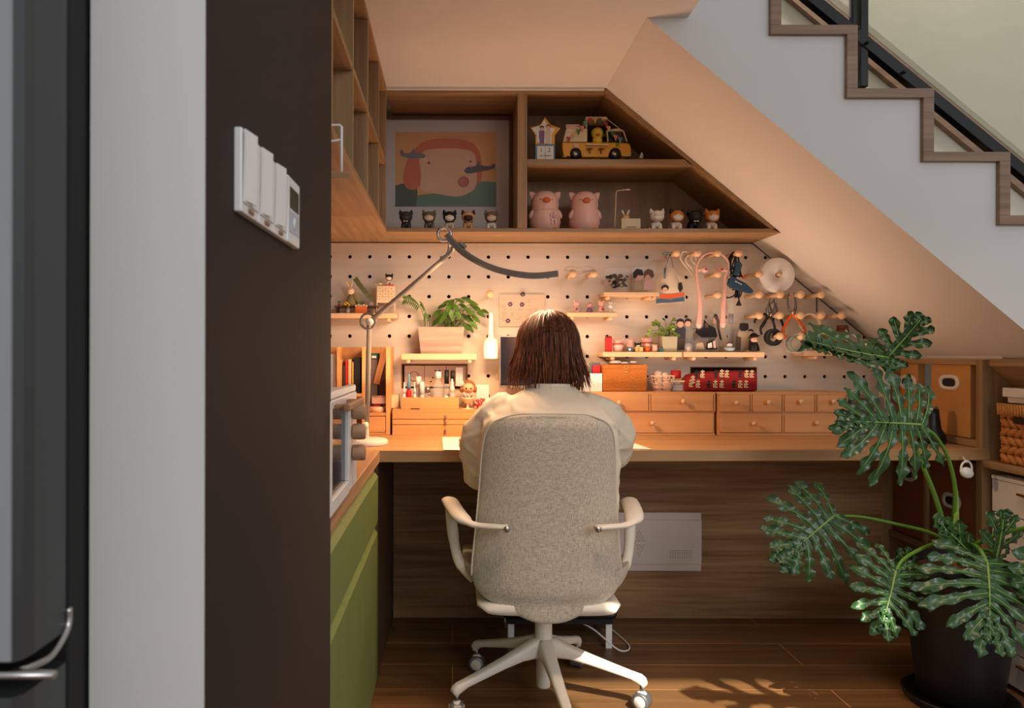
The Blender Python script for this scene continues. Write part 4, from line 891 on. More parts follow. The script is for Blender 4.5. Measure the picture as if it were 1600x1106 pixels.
b = MB(); [b.ell(at(556+i*4, 2.984, zA+.030+.002*(i % 2)), (.0055, .0045, .0045), 8, 6) for i in range(5)]; b.build('flowers', M_pinkl, t)
b = MB(); rnd = random.Random(9)
for i in range(14): p = at(564+rnd.uniform(-4, 7), 2.995, zA+.034); leaf_mesh(b, p, p+Vector((rnd.uniform(-.01, .01), rnd.uniform(-.004, .0), rnd.uniform(.006, .02))), (0, -1, .2), .0025, 3)
b.build('greenery', M_leafs, t)
t = thing('glass_vial', 'tiny clear glass vial with yellow flowers in front of the bunny', 'vase', at(543, 2.98, zA))
MB().lathe([(0, 0), (.007, 0), (.0075, .012), (.004, .018), (.0045, .022)], at(544, 2.979, zA+.0005), 12).build('vial', M_clear, t)
b = MB(); [b.ell(at(px, 2.979, zA+z), (.004, .003, .0035), 8, 6) for px, z in ((540, .034), (543, .04), (538, .038), (545, .033), (541, .043))]; b.build('flowers', M_yellow, t)
b = MB(); [b.tube([at(544, 2.979, zA+.01), at(px, 2.979, zA+z)], .0006, 5) for px, z in ((540, .034), (543, .04), (545, .033))]; b.build('stems', M_leafs, t)
t = thing('red_flowerpot', 'tiny red flowerpot with a green sprout left of the bunny', 'planter', at(529.5, 3.0, zA+.031))
MB().lathe([(0, 0), (.004, 0), (.0055, .009), (0, .009)], at(529.5, 3.0, zA+.0312), 10).build('pot', M_red, t); b = MB()
for a_ in range(6): p = at(529.5, 3.0, zA+.04); leaf_mesh(b, p, p+Vector((.007*math.cos(a_), .004*math.sin(a_), .012)), (0, -1, .3), .002, 3)
b.build('sprout', M_leafs, t)
t = thing('little_bell_jar', 'tiny grey glass jar with a ring handle beside the nine-drawer cabinet legs', 'jar', at(580, 3.0, zA+.031))
MB().lathe([(0, 0), (.010, 0), (.010, .014), (.004, .02), (0, .021)], at(580, 3.01, zA+.0312), 12).build('jar', M_clear, t); MB().ring(at(579, 3.01, zA+.058), .006, .0011, 'Y', 14, 5).build('ring_handle', M_black, t)
# ================================================================ framed picture
t = thing('framed_picture', 'wood-framed childlike painting of a red-haired face with two planes', 'picture', at(700, 3.06, zb_))
YF = 3.06; fx0, fx1, fz0, fz1 = X_(597, YF), X_(800, YF), zb_+.001, Z_(181, YF); fw = .013
b = MB(); b.box(fx0, fx1, YF, YF+.025, fz1-fw, fz1); b.box(fx0, fx1, YF, YF+.025, fz0, fz0+fw); b.box(fx0, fx0+fw*.6, YF, YF+.025, fz0+fw, fz1-fw); b.box(fx1-fw, fx1, YF, YF+.025, fz0+fw, fz1-fw)
b.build('frame', wood('frame_wood', (96, 58, 30), (122, 76, 42), 'X'), t, bevel=.001)
MB().box(fx0+fw*.6, fx1-fw, YF+.012, YF+.02, fz0+fw, fz1-fw).build('mat_board', flat('mat_board', (214, 204, 194), .8), t)
sp2 = lambda pp, n=4: [(v.x, v.y) for v in spline([(x, y, 0) for x, y in pp], n, True)]
Ya = YF+.0114; b = MB(); q = .0005
b.pimg([(617, 206), (775, 206), (775, 323), (617, 323)], Ya, .0006, 0)
b.pimg([(617, 290), (632, 286), (650, 292), (652, 300), (650, 323), (617, 323)], Ya-q, q, 2)
b.pimg([(652, 305), (700, 300), (745, 284), (757, 283), (775, 284), (775, 323), (649, 323)], Ya-q, q, 1)
b.pimg(sp2([(632, 275), (636, 250), (652, 228), (668, 219), (700, 216), (730, 220), (746, 232), (752, 255), (751, 283), (745, 284), (740, 262), (734, 245), (700, 240), (664, 245), (656, 262), (658, 285), (648, 296), (636, 293)]), Ya-2*q, q, 3)
b.pimg(sp2([(654, 252), (662, 236), (690, 232), (722, 233), (740, 240), (744, 260), (744, 285), (738, 298), (716, 307), (690, 304), (662, 298), (656, 288), (657, 270)]), Ya-3*q, q, 4)
b.pimg(sp2([(632, 290), (630, 275), (636, 252), (650, 245), (655, 256), (657, 280), (650, 295), (640, 296)]), Ya-4*q, q, 3)
b.pimg(sp2([(625, 236), (628, 234), (631, 239), (642, 238), (645, 231), (648, 237), (660, 240), (664, 243), (660, 247), (640, 247), (627, 244)]), Ya-5*q, q, 5)
b.pimg(sp2([(725, 267), (730, 261), (742, 259), (747, 252), (751, 258), (766, 259), (771, 255), (773, 260), (768, 264), (745, 269), (730, 271)]), Ya-5*q, q, 6)
e_ = lambda x, y, r, n=12: [(x+r*math.cos(a*6.2832/n), y+r*math.sin(a*6.2832/n)) for a in range(n)]
b.pimg(e_(669.5, 254.5, 2.2), Ya-5*q, q, 7); b.pimg(e_(734.5, 252, 1.8), Ya-5*q, q, 7); b.pimg(e_(723.5, 284, 8.6), Ya-5*q, q, 8); b.pimg(e_(723.5, 284, 7.4), Ya-6*q, q, 9)
b.build('painting', [flat('paint_orange_ground', (232, 166, 88), .8, var=.2, scale=6), flat('paint_sage', (92, 128, 100), .8, var=.1), flat('paint_dark_green', (50, 62, 34), .8), flat('paint_rust', (214, 96, 32), .8, var=.12), flat('paint_peach', (232, 180, 142), .8, var=.08, scale=20), flat('paint_greyblue', (118, 112, 108), .8), flat('paint_indigo', (74, 62, 80), .8), flat('paint_grey', (90, 80, 66), .8), flat('paint_maroon', (120, 50, 40), .8), flat('paint_red', (206, 96, 70), .8)], t)
MB().box(fx0+fw*.6, fx1-fw, YF+.004, YF+.006, fz0+fw, fz1-fw).build('glazing', flat('picture_glass', (240, 240, 240), .04, alpha=.07), t)
# ================================================================ upper right compartment
z2 = 1.7883
t = thing('star_calendar', 'star-topped perpetual calendar block showing 12 at the left of the top shelf', 'calendar', at(851, 2.9, z2))
Yc = 2.90
MB().box(X_(835.5, Yc), X_(866.5, Yc), Yc, Yc+.035, z2, Z_(225, Yc)).build('block', M_blue and flat('calendar_blue', (96, 124, 142), .5), t, bevel=.001)
MB().box(X_(838.5, Yc), X_(864, Yc), Yc-.002, Yc, z2+.006, Z_(228, Yc)).build('date_card', M_paper, t)
b = MB(); b.text('1', P(845, 234, Yc-.003), .026); b.text('2', P(857.5, 234, Yc-.003), .026); b.text('SEPTEMBER', P(851.2, 243, Yc-.003), .0085, m=1); b.box(X_(851, Yc), X_(851.6, Yc), Yc-.0025, Yc-.002, z2+.014, Z_(228, Yc), m=1); b.build('numerals', [M_teal, M_ink], t)
star = [(851, 183), (860, 195), (875, 200), (866, 211), (866, 225), (836, 225), (836, 211), (828, 199), (843, 195)]
MB().ext([P(x, y, Yc+.004) for x, y in star], (0, .012, 0)).build('star_back', M_yellow, t)
b = MB(); b.pimg([(849.5, 186), (856, 197), (867, 201), (861, 210), (861, 225), (838, 222), (838, 211), (830, 200), (844, 196)], Yc+.0033, .0006, 0)
person_print(b, 846, 196, 224, 1, 3, 8, Yc+.0025, skin=2); person_print(b, 856, 194, 224, 4, 5, 7, Yc+.002, skin=2)
b.build('printed_couple', [M_paper, flat('umber_hair', (92, 60, 46)), M_skinp, M_purple, flat('russet_hair', (140, 86, 70)), flat('cream_clothes', (214, 196, 176))], t)
# camper van
t = thing('toy_camper_van', 'yellow and cream toy camper van with bunting and open side counter', 'toy van', at(925, 2.93, z2))
Yv = 2.90; W = .085; yv = lambda o=0: Yv+o
def vx(x, y, o=0): return P(x, y, Yv+o)
low_ = [(878, 222), (964, 222), (982, 223), (985, 228), (986, 242), (971, 245), (968, 237), (962, 233), (955, 234), (951, 240), (950, 245), (909, 245), (907, 239), (895, 239), (891, 244), (880, 243), (878, 232)]
MB().ext([vx(*p) for p in low_], (0, W, 0)).build('lower_body', M_yellow, t, bevel=.003)
for a_, b_, c_, d_ in ((880, 917, 201, 221),):
    MB().ext([vx(884, 200), vx(917, 200), vx(917, 221), vx(879, 221)], (0, W, 0)).build('side_panel', M_cream, t, bevel=.003)
b = MB(); b.ext([vx(917, 220, W-.006), vx(950, 220, W-.006), vx(950, 196, W-.006), vx(917, 196, W-.006)], (0, .005, 0)); b.build('back_wall', M_hole, t)
b = MB(); b.tube([vx(949, 221, .004), vx(948, 203, .004), vx(966, 201, .004), vx(973, 204, .004), vx(979, 221, .004)], .003, 8); b.tube([vx(949, 221, W), vx(948, 203, W), vx(966, 201, W), vx(973, 204, W), vx(979, 221, W)], .003, 8)
b.ext([vx(947, 203), vx(966, 201), (vx(973, 204)), vx(947, 205)], (0, W, 0)); b.build('cab_frame', M_cream, t)
MB().ext([vx(950, 205, .006), vx(965, 204, .006), vx(977, 220, .006), vx(950, 220, .006)], (0, .002, 0)).build('cab_window', flat('dark_glass', (40, 36, 34), .1), t)
b = MB(); b.ext([vx(915, 182), vx(947, 182), vx(949, 186), vx(914, 186)], (0, W, 0)); b.tube([vx(916, 186, .003), vx(916, 201, .003)], .0018, 6); b.tube([vx(948, 186, .003), vx(967, 200, .003)], .0018, 6); b.tube([vx(948, 186, W), vx(967, 200, W)], .0018, 6); b.build('pop_up_roof', M_cream, t)
MB().box(X_(915, Yv), X_(949, Yv), Yv-.012, Yv+.02, Z_(227.5, Yv), Z_(226, Yv)).build('counter', M_cream, t)
for px in (921, 939):
    s_ = MB(); s_.ell(vx(px, 232, -.014), (.0125, .011, .0035)); s_ = s_.build('stool', M_brass and flat('ochre', (166, 112, 34), .5), t)
    MB().tube([vx(px, 232, -.014), vx(px, 240, .002)], .0022, 6).build('stool_post', flat('ochre', ()), s_)
for px in (898, 959.5):
    wv = MB().lathe([(0, -.004), (.0185, -.004), (.0215, 0), (.0215, .014), (.0185, .018), (0, .018)], vx(px, 240.5, .012), 22, 'Y').build('wheel', M_blackm, t)
    MB().lathe([(0, 0), (.010, 0), (.0115, .003), (.0115, .006)], vx(px, 240.5, -.008+.002), 18, 'Y').build('hubcap', M_metal, wv)
for px in (898, 959.5): MB().lathe([(0, -.004), (.0185, -.004), (.0215, 0), (.0215, .014), (.0185, .018), (0, .018)], vx(px, 240.5, W-.002), 22, 'Y').build('wheel', M_blackm, t)
b = MB(); b.tube([vx(877, 244, -.004), vx(882, 244.5, -.006), vx(886, 244, -.004)], .003, 8); b.tube([vx(972, 244, -.004), vx(984, 243, -.006), vx(988, 241, 0), vx(988, 241, W)], .003, 8); b.parts('bumper', M_metal, t)
MB().cyl(vx(899, 228, -.001), .0105, .002, 'Y', 18).build('flower_decal', M_pink, t); MB().cyl(vx(964, 226, -.001), .0065, .002, 'Y', 18).build('green_decal', M_leafl, t)
b = MB(); b.ext([vx(883, 194), vx(905, 194), vx(905, 200), vx(884, 200)], (0, .004, 0)); b.build('roof_sign', M_cream, t)
MB().text('DISCOVER', vx(894.5, 197, -.001), .0125).build('sign_lettering', M_red, t)
fl = [(888, 214, 0), (896, 207, 3), (903, 202, 2), (909, 197, 4), (914, 190, 5), (921, 184, 0), (929, 184, 3), (936, 184, 2), (946, 191, 0), (950, 197, 3), (956, 205, 2), (961, 211, 4), (968, 215, 5)]
bm_ = [flat('bunting_red', (176, 44, 30)), M_cream, flat('bunting_green', (62, 108, 62)), flat('bunting_tan', (214, 170, 98)), flat('bunting_pink', (224, 132, 112)), flat('bunting_blue', (112, 136, 154))]
bt = MB(); bt.tube([vx(x, y, -.012) for x, y, c_ in fl], .0007, 5); bt = bt.build('bunting_string', M_string, t)
for x, y, c_ in fl: MB().ext([vx(x-3.6, y-1, -.0125), vx(x+3.6, y, -.0125), vx(x+.5, y+9, -.014)], (0, .001, 0)).build('flag', bm_[c_], bt)
d = thing('yellow_chick', 'yellow chick figurine with orange beak leaning out of the van counter', 'figurine', vx(934, 226, .02))
MB().lathe([(0, 0), (.015, 0), (.0195, .012), (.018, .022), (.016, .026), (.0225, .038), (.0225, .052), (.014, .062), (0, .064)], P(932.5, 225.5, Yv+.022), 18).build('body', flat('chick_yellow', (226, 196, 64), .5), d)
MB().ell(vx(934, 209.5, -.001), (.009, .006, .0045)).build('beak', M_orange, d); MB().ell(vx(933, 199.5, .022), (.005, .004, .006)).build('comb', M_red, d)
t = thing('gnome_figurine', 'tiny brown and white figurine right of the toy camper van', 'figurine', at(1000, 2.93, z2))
MB().lathe([(0, 0), (.012, 0), (.010, .018), (.006, .028), (0, .03)], at(1000, 2.92, z2), 12).build('body', flat('gnome_brown', (120, 78, 46)), t); MB().ell(at(1001, 2.92, z2+.033), (.008, .007, .008)).build('face', M_cream, t); MB().lathe([(.008, 0), (.004, .012), (0, .018)], at(1002, 2.922, z2+.036), 10).build('cap', M_wplastic, t)
# lower: lamp post trinket with desk bunny
t = thing('desk_bunny_figurine', 'figurine of a blond bunny child behind a cream desk under a street light', 'figurine', at(975, 2.9, zb_))
Y_ = 2.89
MB().lathe([(0, 0), (.052, 0), (.052, .006), (.046, .009), (0, .009)], at(983, Y_+.03, zb_), 24, q=Matrix.Diagonal((1.15, .6, 1))).build('base', flat('navy_base', (44, 56, 78), .5), t)
MB().box(X_(970, Y_), X_(1000, Y_), Y_-.006, Y_+.02, zb_+.002, Z_(341, Y_)).build('desk', M_cream, t, bevel=.0015)
b = MB(); [b.box(X_(978, Y_), X_(993, Y_), Y_-.0072, Y_-.006, zb_+.008+i*.004, zb_+.0095+i*.004) for i in range(3)]; b.build('desk_slots', M_ink, t)
hd = MB().ell(at(977, Y_+.02, zb_+.051), (.0145, .013, .0135)).build('head', M_skinp, t); MB().ell(at(977, Y_+.025, zb_+.057), (.0165, .014, .013)).build('blond_hair', flat('blond', (206, 158, 44), .6), hd)
for dx in (-4, 4): MB().ell(at(977+dx, Y_+.024, zb_+.076), (.004, .0035, .012), 8, 6, q=Matrix.Rotation(R(dx*5), 3, 'Y')).build('bunny_ear', M_wplastic, hd)
for px in (966, 1006): MB().ell(at(px, Y_+.03, zb_+.011), (.010, .009, .008)).build('bush', flat('navy_base', ()), t)
b = MB(); b.tube(spline([P(960, 354, Y_+.03), P(961.5, 320, Y_+.03), P(962.5, 300, Y_+.02), P(967, 297, Y_+.015), P(978, 296, Y_+.01)], 5), .0022, 8); b.build('light_post', M_cream, t)
MB().ell(P(980, 296, Y_+.01), (.012, .006, .004)).build('light_head', M_cream, t); MB().ell(P(980, 299, Y_+.01), (.006, .004, .002)).build('bulb', M_red, t)
# ================================================================ desktop bookcase at the left
zD_ = .7504
t = thing('desktop_bookcase', 'honey pine desktop bookcase with cubbies and a small drawer behind the lamp', 'bookcase', at(560, 3.0, zD_))
Yk = 2.90; Yq = 3.065
def kb(nm, a_, c_, y0, y1, Z0, Z1, m=M_pine, par=None): return MB().box(X_(a_, Yk), X_(c_, Yk), y0, y1, Z0, Z1).build(nm, m, par or t, bevel=.0008)
Mpz = wood('honey_pine_up', (206, 146, 88), (226, 170, 108), 'Z', scale=0.5, rough=0.45, bump=0.08)
zt = Z_(542, Yk)
kb('side_panel', 603, 610, Yk, Yq, zD_, zt, Mpz); kb('divider', 565.5, 571, Yk, Yq, zD_, zt, Mpz); kb('side_panel', 526, 530, Yk, Yq, zD_, zt, Mpz); kb('side_panel', 470, 475, Yk, Yq, zD_, zt, Mpz)
kb('back_board', 475, 603, Yq-.006, Yq, zD_, zt, Mpz); kb('shelf', 571.1, 602.9, Yk+.002, Yq-.007, Z_(650, Yk), Z_(645, Yk)); kb('shelf', 530.1, 565.4, Yk+.002, Yq-.007, Z_(620, Yk), Z_(615, Yk)); kb('shelf', 475.1, 525.9, Yk+.002, Yq-.007, Z_(620, Yk), Z_(615, Yk))
kb('bottom_board', 475.1, 602.9, Yk+.003, Yq-.007, zD_+.0, zD_+.008)
kb('drawer', 571.8, 602.2, Yk+.001, Yq-.02, zD_+.009, Z_(651, Yk))
# left: slim three drawer block seen behind the oven
t2 = thing('slim_drawer_block', 'honey pine block of three slim drawers with crystal knobs behind the oven', 'drawers', at(530, 2.86, zD_))
zz = [zD_+.003, zD_+.040, zD_+.062, zD_+.083]
MB().box(X_(480, 2.87), X_(548, 2.87), 2.80, 2.895, zD_+.0, zD_+.086).build('carcass', M_pine, t2, bevel=.001)
for a_, c_ in zip(zz, zz[1:]):
    d_ = MB().box(X_(482, 2.80), X_(549, 2.80)-.001, 2.797, 2.7995, a_+.001, c_-.001).build('drawer', M_pine, t2, bevel=.0008)
    MB().ell((X_(528, 2.80), 2.790, (a_+c_)/2), (.005, .006, .005)).build('crystal_knob', M_brass, d_)
# books
def book(px, w_, h, m, label, z=None, d=.12, tilt=0, Yb=2.925, nm='book', group='books in the desktop bookcase'):
    z = z if z is not None else Z_(615, Yk)+.0005
    t = thing(nm, label, 'book', at(px, Yb, z), group); x = X_(px, Yb); ww = w_/404.
    MB().box(-ww/2, ww/2, 0, d, 0, h).build('x', m, None, loc=(0, 0, 0)) if 0 else None
    b = MB(); b.box(x-ww/2, x-ww/2+.0012, Yb, Yb+d, z, z+h); b.box(x+ww/2-.0012, x+ww/2, Yb, Yb+d, z, z+h); b.box(x-ww/2, x+ww/2, Yb-.0012, Yb, z, z+h); b.build('cover', m, t)
    MB().box(x-ww/2+.0013, x+ww/2-.0013, Yb+.0002, Yb+d-.003, z+.002, z+h-.003).build('pages', M_paper, t)
    if tilt: t.rotation_euler = (0, R(tilt), 0)
    return t
bk = lambda *c: flat('book_%d_%d_%d' % c, c, .6)
book(518.5, 5, .150, M_paper, 'tall white book furthest left in the pine bookcase'); book(523.5, 3.5, .152, bk(226, 206, 170), 'cream book second from the left beside the tall white one')
book(533, 3, .13, bk(196, 150, 96), 'thin tan booklet leaning at the left of the middle cubby'); book(537.8, 3.2, .105, bk(60, 50, 44), 'short thin charcoal booklet in the middle cubby'); book(541.8, 3.6, .128, bk(188, 36, 30), 'bright red book in the middle cubby'); book(546.8, 4.5, .130, bk(216, 180, 130), 'beige book right of the bright red one')
book(551.3, 2.6, .120, bk(190, 150, 60), 'thin mustard book beside the glossy black one'); book(558.5, 9, .138, bk(30, 26, 24), 'thick glossy black book at the right of the middle cubby', d=.11)
book(577, 3.2, .118, bk(90, 84, 60), 'olive grey book behind the wooden ruler', z=Z_(645, Yk)+.03, Yb=2.96, d=.09); 
t = thing('green_box', 'dark green and cream box standing at the top of the right cubby', 'box', at(584, 2.98, Z_(645, Yk)+.0))
MB().box(X_(579, 2.97), X_(589.5, 2.97), 2.97, 3.05, Z_(645, Yk)+.0005, Z_(562, 2.97)).build('box_body', bk(116, 100, 84), t, bevel=.001); MB().box(X_(579, 2.97)-.001, X_(589.5, 2.97)+.001, 2.969, 3.051, Z_(562, 2.97)+.0005, Z_(552, 2.97)).build('lid', bk(36, 84, 62), t, bevel=.001)
MB().box(X_(581, 2.97), X_(588, 2.97), 2.9683, 2.969, Z_(559.5, 2.97), Z_(556, 2.97)).build('label_strip', M_paper, t)
def ruler(p0, p1, Y, w_, m, label):
    t = thing('ruler', label, 'ruler', P(*p0, Y)); a_, c_ = P(*p0, Y), P(*p1, Y-.02); u = (c_-a_).normalized(); n = Vector((u.z, 0, -u.x))
    MB().ext([a_-n*w_/2, c_-n*w_/2, c_+n*w_/2, a_+n*w_/2], (0, .003, 0)).build('stick', m, t); b = MB()
    for i in range(14):
        p = a_.lerp(c_, .08+i*.063); b.obox(p+n*.0+Vector((0, -.0006, 0)), (.0035, .0006, .0009))
    b.build('markings', M_dkhair, t)
ruler((588, 600), (602, 545), 2.96, .024, flat('ruler_wood', (198, 130, 66), .5), 'wide tan wooden ruler leaning in the right cubby')
ruler((596, 600), (606, 568), 2.985, .012, flat('ruler_dark', (110, 70, 42), .5), 'narrow dark stick leaning behind the wooden ruler')
zc = Z_(645, Yk)+.0005
t = thing('lace_basket', 'pink lace-edged metal basket in the right cubby of the pine bookcase', 'basket', at(592, 2.94, zc+.03))
b = MB(); x0, x1 = X_(582, 2.93), X_(606, 2.93)-.012; z0 = zc+.046
for i in range(7):
    for j in range(3): b.ring((x0+.004+i*.0083, 2.915, z0+j*.0072), .0036, .0009, 'Y', 10, 5)
b.box(x0, x0+.058, 2.915, 2.917, z0-.006, z0-.0035); b.build('lace_front', flat('lace_pink', (226, 180, 150), .6), t)
tray(MB(), x0, x0+.058, 2.918, 2.955, x0, x0+.058, 2.918, 2.955, z0-.012, z0+.008, .001).build('basket_body', M_pinkl, t)
t = thing('red_toy_camera', 'small dark red toy camera on a round wooden tin', 'toy', at(592, 2.94, zc+.02))
MB().box(X_(584, 2.94), X_(602, 2.94), 2.925, 2.95, zc+.0215, zc+.034).build('case', bk(150, 40, 26), t, bevel=.002); MB().cyl(at(597, 2.925, zc+.028), .0058, .004, 'Y').build('lens', M_black, t); MB().ell(at(586, 2.93, zc+.037), (.006, .005, .004)).build('orange_button', M_orange, t)
t = tag(MB().cyl(at(591, 2.945, zc), .033, .0205, 'Z', 28, bev=.002).build('wooden_tin', M_beech), 'round light wooden tin at the bottom of the right cubby', 'tin')
# ================================================================ flat chest and things on it
t = thing('flat_chest', 'wide low honey pine chest of three flat drawers with crystal knobs', 'drawers', at(690, 2.97, zD_))
Yk2 = 2.895; x0, x1 = X_(613, Yk2), X_(765, Yk2); ztop = Z_(640, Yk2)
MB().box(x0, x1, Yk2, 3.06, zD_, ztop).build('carcass', M_pine, t, bevel=.0012)
ed = [681, 663.5, 655, 646.5]
for a_, c_ in zip(ed, ed[1:]):
    d_ = MB().box(x0+.001, x1-.001, Yk2-.005, Yk2-.0003, Z_(a_-.6, Yk2), Z_(c_+.6, Yk2)).build('drawer', M_pine, t, bevel=.001)
    MB().ell(P(696.5, (a_+c_)/2+.5, Yk2-.012), (.0062, .007, .0062), 10, 7).build('crystal_knob', M_metal, d_)
zc2 = ztop+.0004
t = thing('bottle_tray', 'bright pine open tray box full of small bottles on the flat chest', 'tray', at(672, 2.95, zc2))
tray(MB(), X_(627, 2.92), X_(717, 2.92), 2.92, 3.02, X_(627, 2.92), X_(717, 2.92), 2.92, 3.02, zc2, Z_(621, 2.92), .004).build('box', M_pine, t, bevel=.0008)
zt_ = zc2+.0045
def bottle(px, Y, h, r, mb_, mc, label, cap=.25, kind='bottle', neck=.5, capr=None, z=None):
    z = zt_ if z is None else z; h *= 1.32
    t = thing('bottle', label, kind, at(px, Y, z), 'small bottles in the pine tray'); c = at(px, Y, z+.0003); hb = h*(1-cap)
    MB().lathe([(0, 0), (r*.96, 0), (r, .002), (r, hb*.72), (r*neck, hb*.92), (r*neck, hb), (0, hb)], c, 16).build('bottle_body', mb_, t)
    cr = capr or r*neck*1.15
    MB().lathe([(0, 0), (cr, 0), (cr*.92, h*cap), (0, h*cap)], c+Vector((0, 0, hb)), 14).build('cap', mc, t)
    return t
def nozzle(px, Y, h, r, mb_, mc, label): 
    h *= 1.32; t = thing('nozzle_bottle', label, 'bottle', at(px, Y, zt_), 'small bottles in the pine tray'); c = at(px, Y, zt_+.0003)
    MB().lathe([(0, 0), (r, 0), (r, h*.45), (r*.5, h*.55), (0, h*.55)], c, 16).build('bottle_body', mb_, t); MB().lathe([(r*.85, 0), (r*.8, h*.14), (r*.5, h*.2), (r*.34, h*.43), (0, h*.45)], c+Vector((0, 0, h*.55)), 12).build('nozzle', mc, t)
nozzle(632, 2.945, .075, .008, M_wplastic, M_wplastic, 'white nozzle bottle at the far left of the tray')
nozzle(639, 2.94, .10, .0105, M_red, M_blue and flat('sky_cap', (96, 144, 176), .5), 'red bottle with a tall blue cap in the tray')
nozzle(648, 2.945, .075, .0065, M_wplastic, M_wplastic, 'slim white nozzle bottle right of the red bottle')
bottle(654, 2.99, .09, .011, M_wplastic, M_wplastic, 'white tall bottle at the back left of the tray', .35, neck=.9)
bottle(659.5, 2.96, .075, .010, flat('pale_mint', (206, 222, 200), .4), M_wplastic, 'pale mint tube with white cap in the tray', .5, neck=.9)
bottle(668, 2.985, .06, .012, M_clear, M_metal, 'low clear jar with a metal lid in the tray', .3, neck=.9)
bottle(685, 2.975, .105, .022, M_clear, M_wplastic, 'largest clear bottle with a broad white cap', .2, neck=.4, capr=.0125)
bottle(698, 2.99, .11, .0115, M_clear, M_black, 'clear bottle with a square black cap', .38, neck=.9, capr=.0095)
bottle(707, 3.0, .108, .010, M_clear, M_black, 'clear bottle with a pointed black dropper cap', .3, neck=.7)
nozzle(706.5, 2.945, .085, .011, M_clear, M_wplastic, 'clear squeeze bottle with a white tip at the right of the tray')
bottle(697, 2.94, .035, .0075, M_wplastic, M_wplastic, 'shortest white pot at the front right of the tray', .4, neck=.9)
t = thing('white_dish_stack', 'low clear box with white pads at the front of the tray', 'box', at(670, 2.94, zt_)); MB().box(X_(655, 2.93), X_(682, 2.93), 2.928, 2.955, zt_+.0003, zt_+.034).build('box', M_clear, t, bevel=.002)
MB().lathe([(0, 0), (.0125, 0), (.0125, .006), (.0125, .02), (0, .02)], at(668, 2.9415, zt_+.003), 20).build('pads', M_wplastic, t)
tag(MB().box(X_(610, 2.99), X_(624, 2.99), 2.96, 3.03, zc2, zc2+.052).build('cream_pad', M_cream, bevel=.001), 'cream block of note paper standing left of the pine tray', 'notepad')
tag(MB().box(X_(712, 3.07), X_(723, 3.07), 3.055, 3.0625, Z_(603, 3.06), Z_(574, 3.06)).build('white_card', M_wplastic, bevel=.001), 'narrow white plug-in box on the sockets behind the doll', 'box')
tag(MB().box(X_(642, 2.9), X_(656, 2.9), 2.9, 2.912, zc2, zc2+.0035).build('black_clip', M_black), 'black clip lying in front of the pine tray', 'clip')
# doll
t = thing('girl_doll', 'round-headed girl doll with brown hair beside the pine tray', 'doll', at(732, 2.98, zc2))
c = at(732, 2.985, zc2)
MB().lathe([(0, 0), (.020, 0), (.016, .03), (.009, .05), (0, .055)], c, 14).build('dress', M_pinkl, t)
hd = MB().ell(c+Vector((0, -.006, .079)), (.0235, .020, .0215)).build('head', flat('doll_skin', (232, 186, 150), .5), t)
b = MB(); b.ell(c+Vector((0, .005, .086)), (.027, .022, .024)); [b.ell(c+Vector((sx_*.026, 0, .072)), (.009, .009, .012), 10, 7) for sx_ in (-1, 1)]; b.build('hair', flat('doll_hair', (150, 98, 58), .6, var=.3, scale=200), hd)
b = MB(); [b.ell(c+Vector((sx_*.009, -.0255, .078)), (.0028, .0015, .0038), 8, 6) for sx_ in (-1, 1)]; b.parts('eye', M_dkhair, hd)
MB().ell(c+Vector((0, -.026, .070)), (.003, .0015, .002), 8, 5).build('mouth', M_red, hd)
for sx_ in (-1, 1): MB().tube([c+Vector((sx_*.010, 0, .045)), c+Vector((sx_*.022, -.01, .03))], .0035, 8).build('arm', flat('doll_skin', ()), t)
b = MB(); [b.ell(c+Vector((-.026, -.010, .098))+Vector((.006*math.cos(a_*1.26), 0, .006*math.sin(a_*1.26))), (.0045, .003, .0045), 8, 5) for a_ in range(5)]; b.build('hair_flower', M_wplastic, hd)
t = thing('egg_cup', 'cream stemmed egg cup holding beads in front of the girl doll', 'cup', at(731, 2.93, zc2))
MB().lathe([(0, 0), (.024, 0), (.024, .002), (.005, .004), (.004, .016), (.006, .021), (.016, .028), (.0235, .040), (.0245, .045), (.022, .045), (.014, .034), (0, .03)], at(731, 2.925, zc2+.0003), 24).build('cup_body', M_cream, t)
b = MB(); rnd = random.Random(8)
for i in range(22): b.ell(at(731, 2.925, zc2+.047)+Vector((rnd.uniform(-.015, .015), rnd.uniform(-.015, .010), rnd.uniform(-.003, .010))), (.0038,)*3, 6, 5, m=i % 3)
b.build('beads', [M_pinkl, M_wplastic, M_purple], t)
t = thing('white_card_box', 'white upright card box right of the girl doll', 'box', at(752, 2.98, zc2)); MB().box(X_(745, 2.97), X_(764, 2.97), 2.97, 2.99, zc2, Z_(601, 2.97)).build('card', M_wplastic, t, bevel=.001); MB().box(X_(747, 2.97), X_(762, 2.97), 2.9692, 2.97, zc2+.006, Z_(603, 2.97)).build('front_sheet', flat('ice_blue', (214, 226, 230)), t)
t = thing('knitted_ball', 'red and white knitted pouch at the person\'s left shoulder', 'pouch', at(752, 2.92, zc2)); MB().ell(at(752, 2.93, zc2+.0212), (.028, .018, .021)).build('pouch', M_red, t)
b = MB()
for i in range(30):
    a_, e2 = rnd.uniform(-1.2, 1.2), rnd.uniform(-.8, 1.2); b.ell(at(752, 2.93, zc2+.0212)+Vector((.0285*math.sin(a_)*math.cos(e2), -.0185*math.cos(a_)*math.cos(e2), .0213*math.sin(e2))), (.0018, .001, .0026), 6, 4)
b.build('white_stitches', M_wplastic, t)
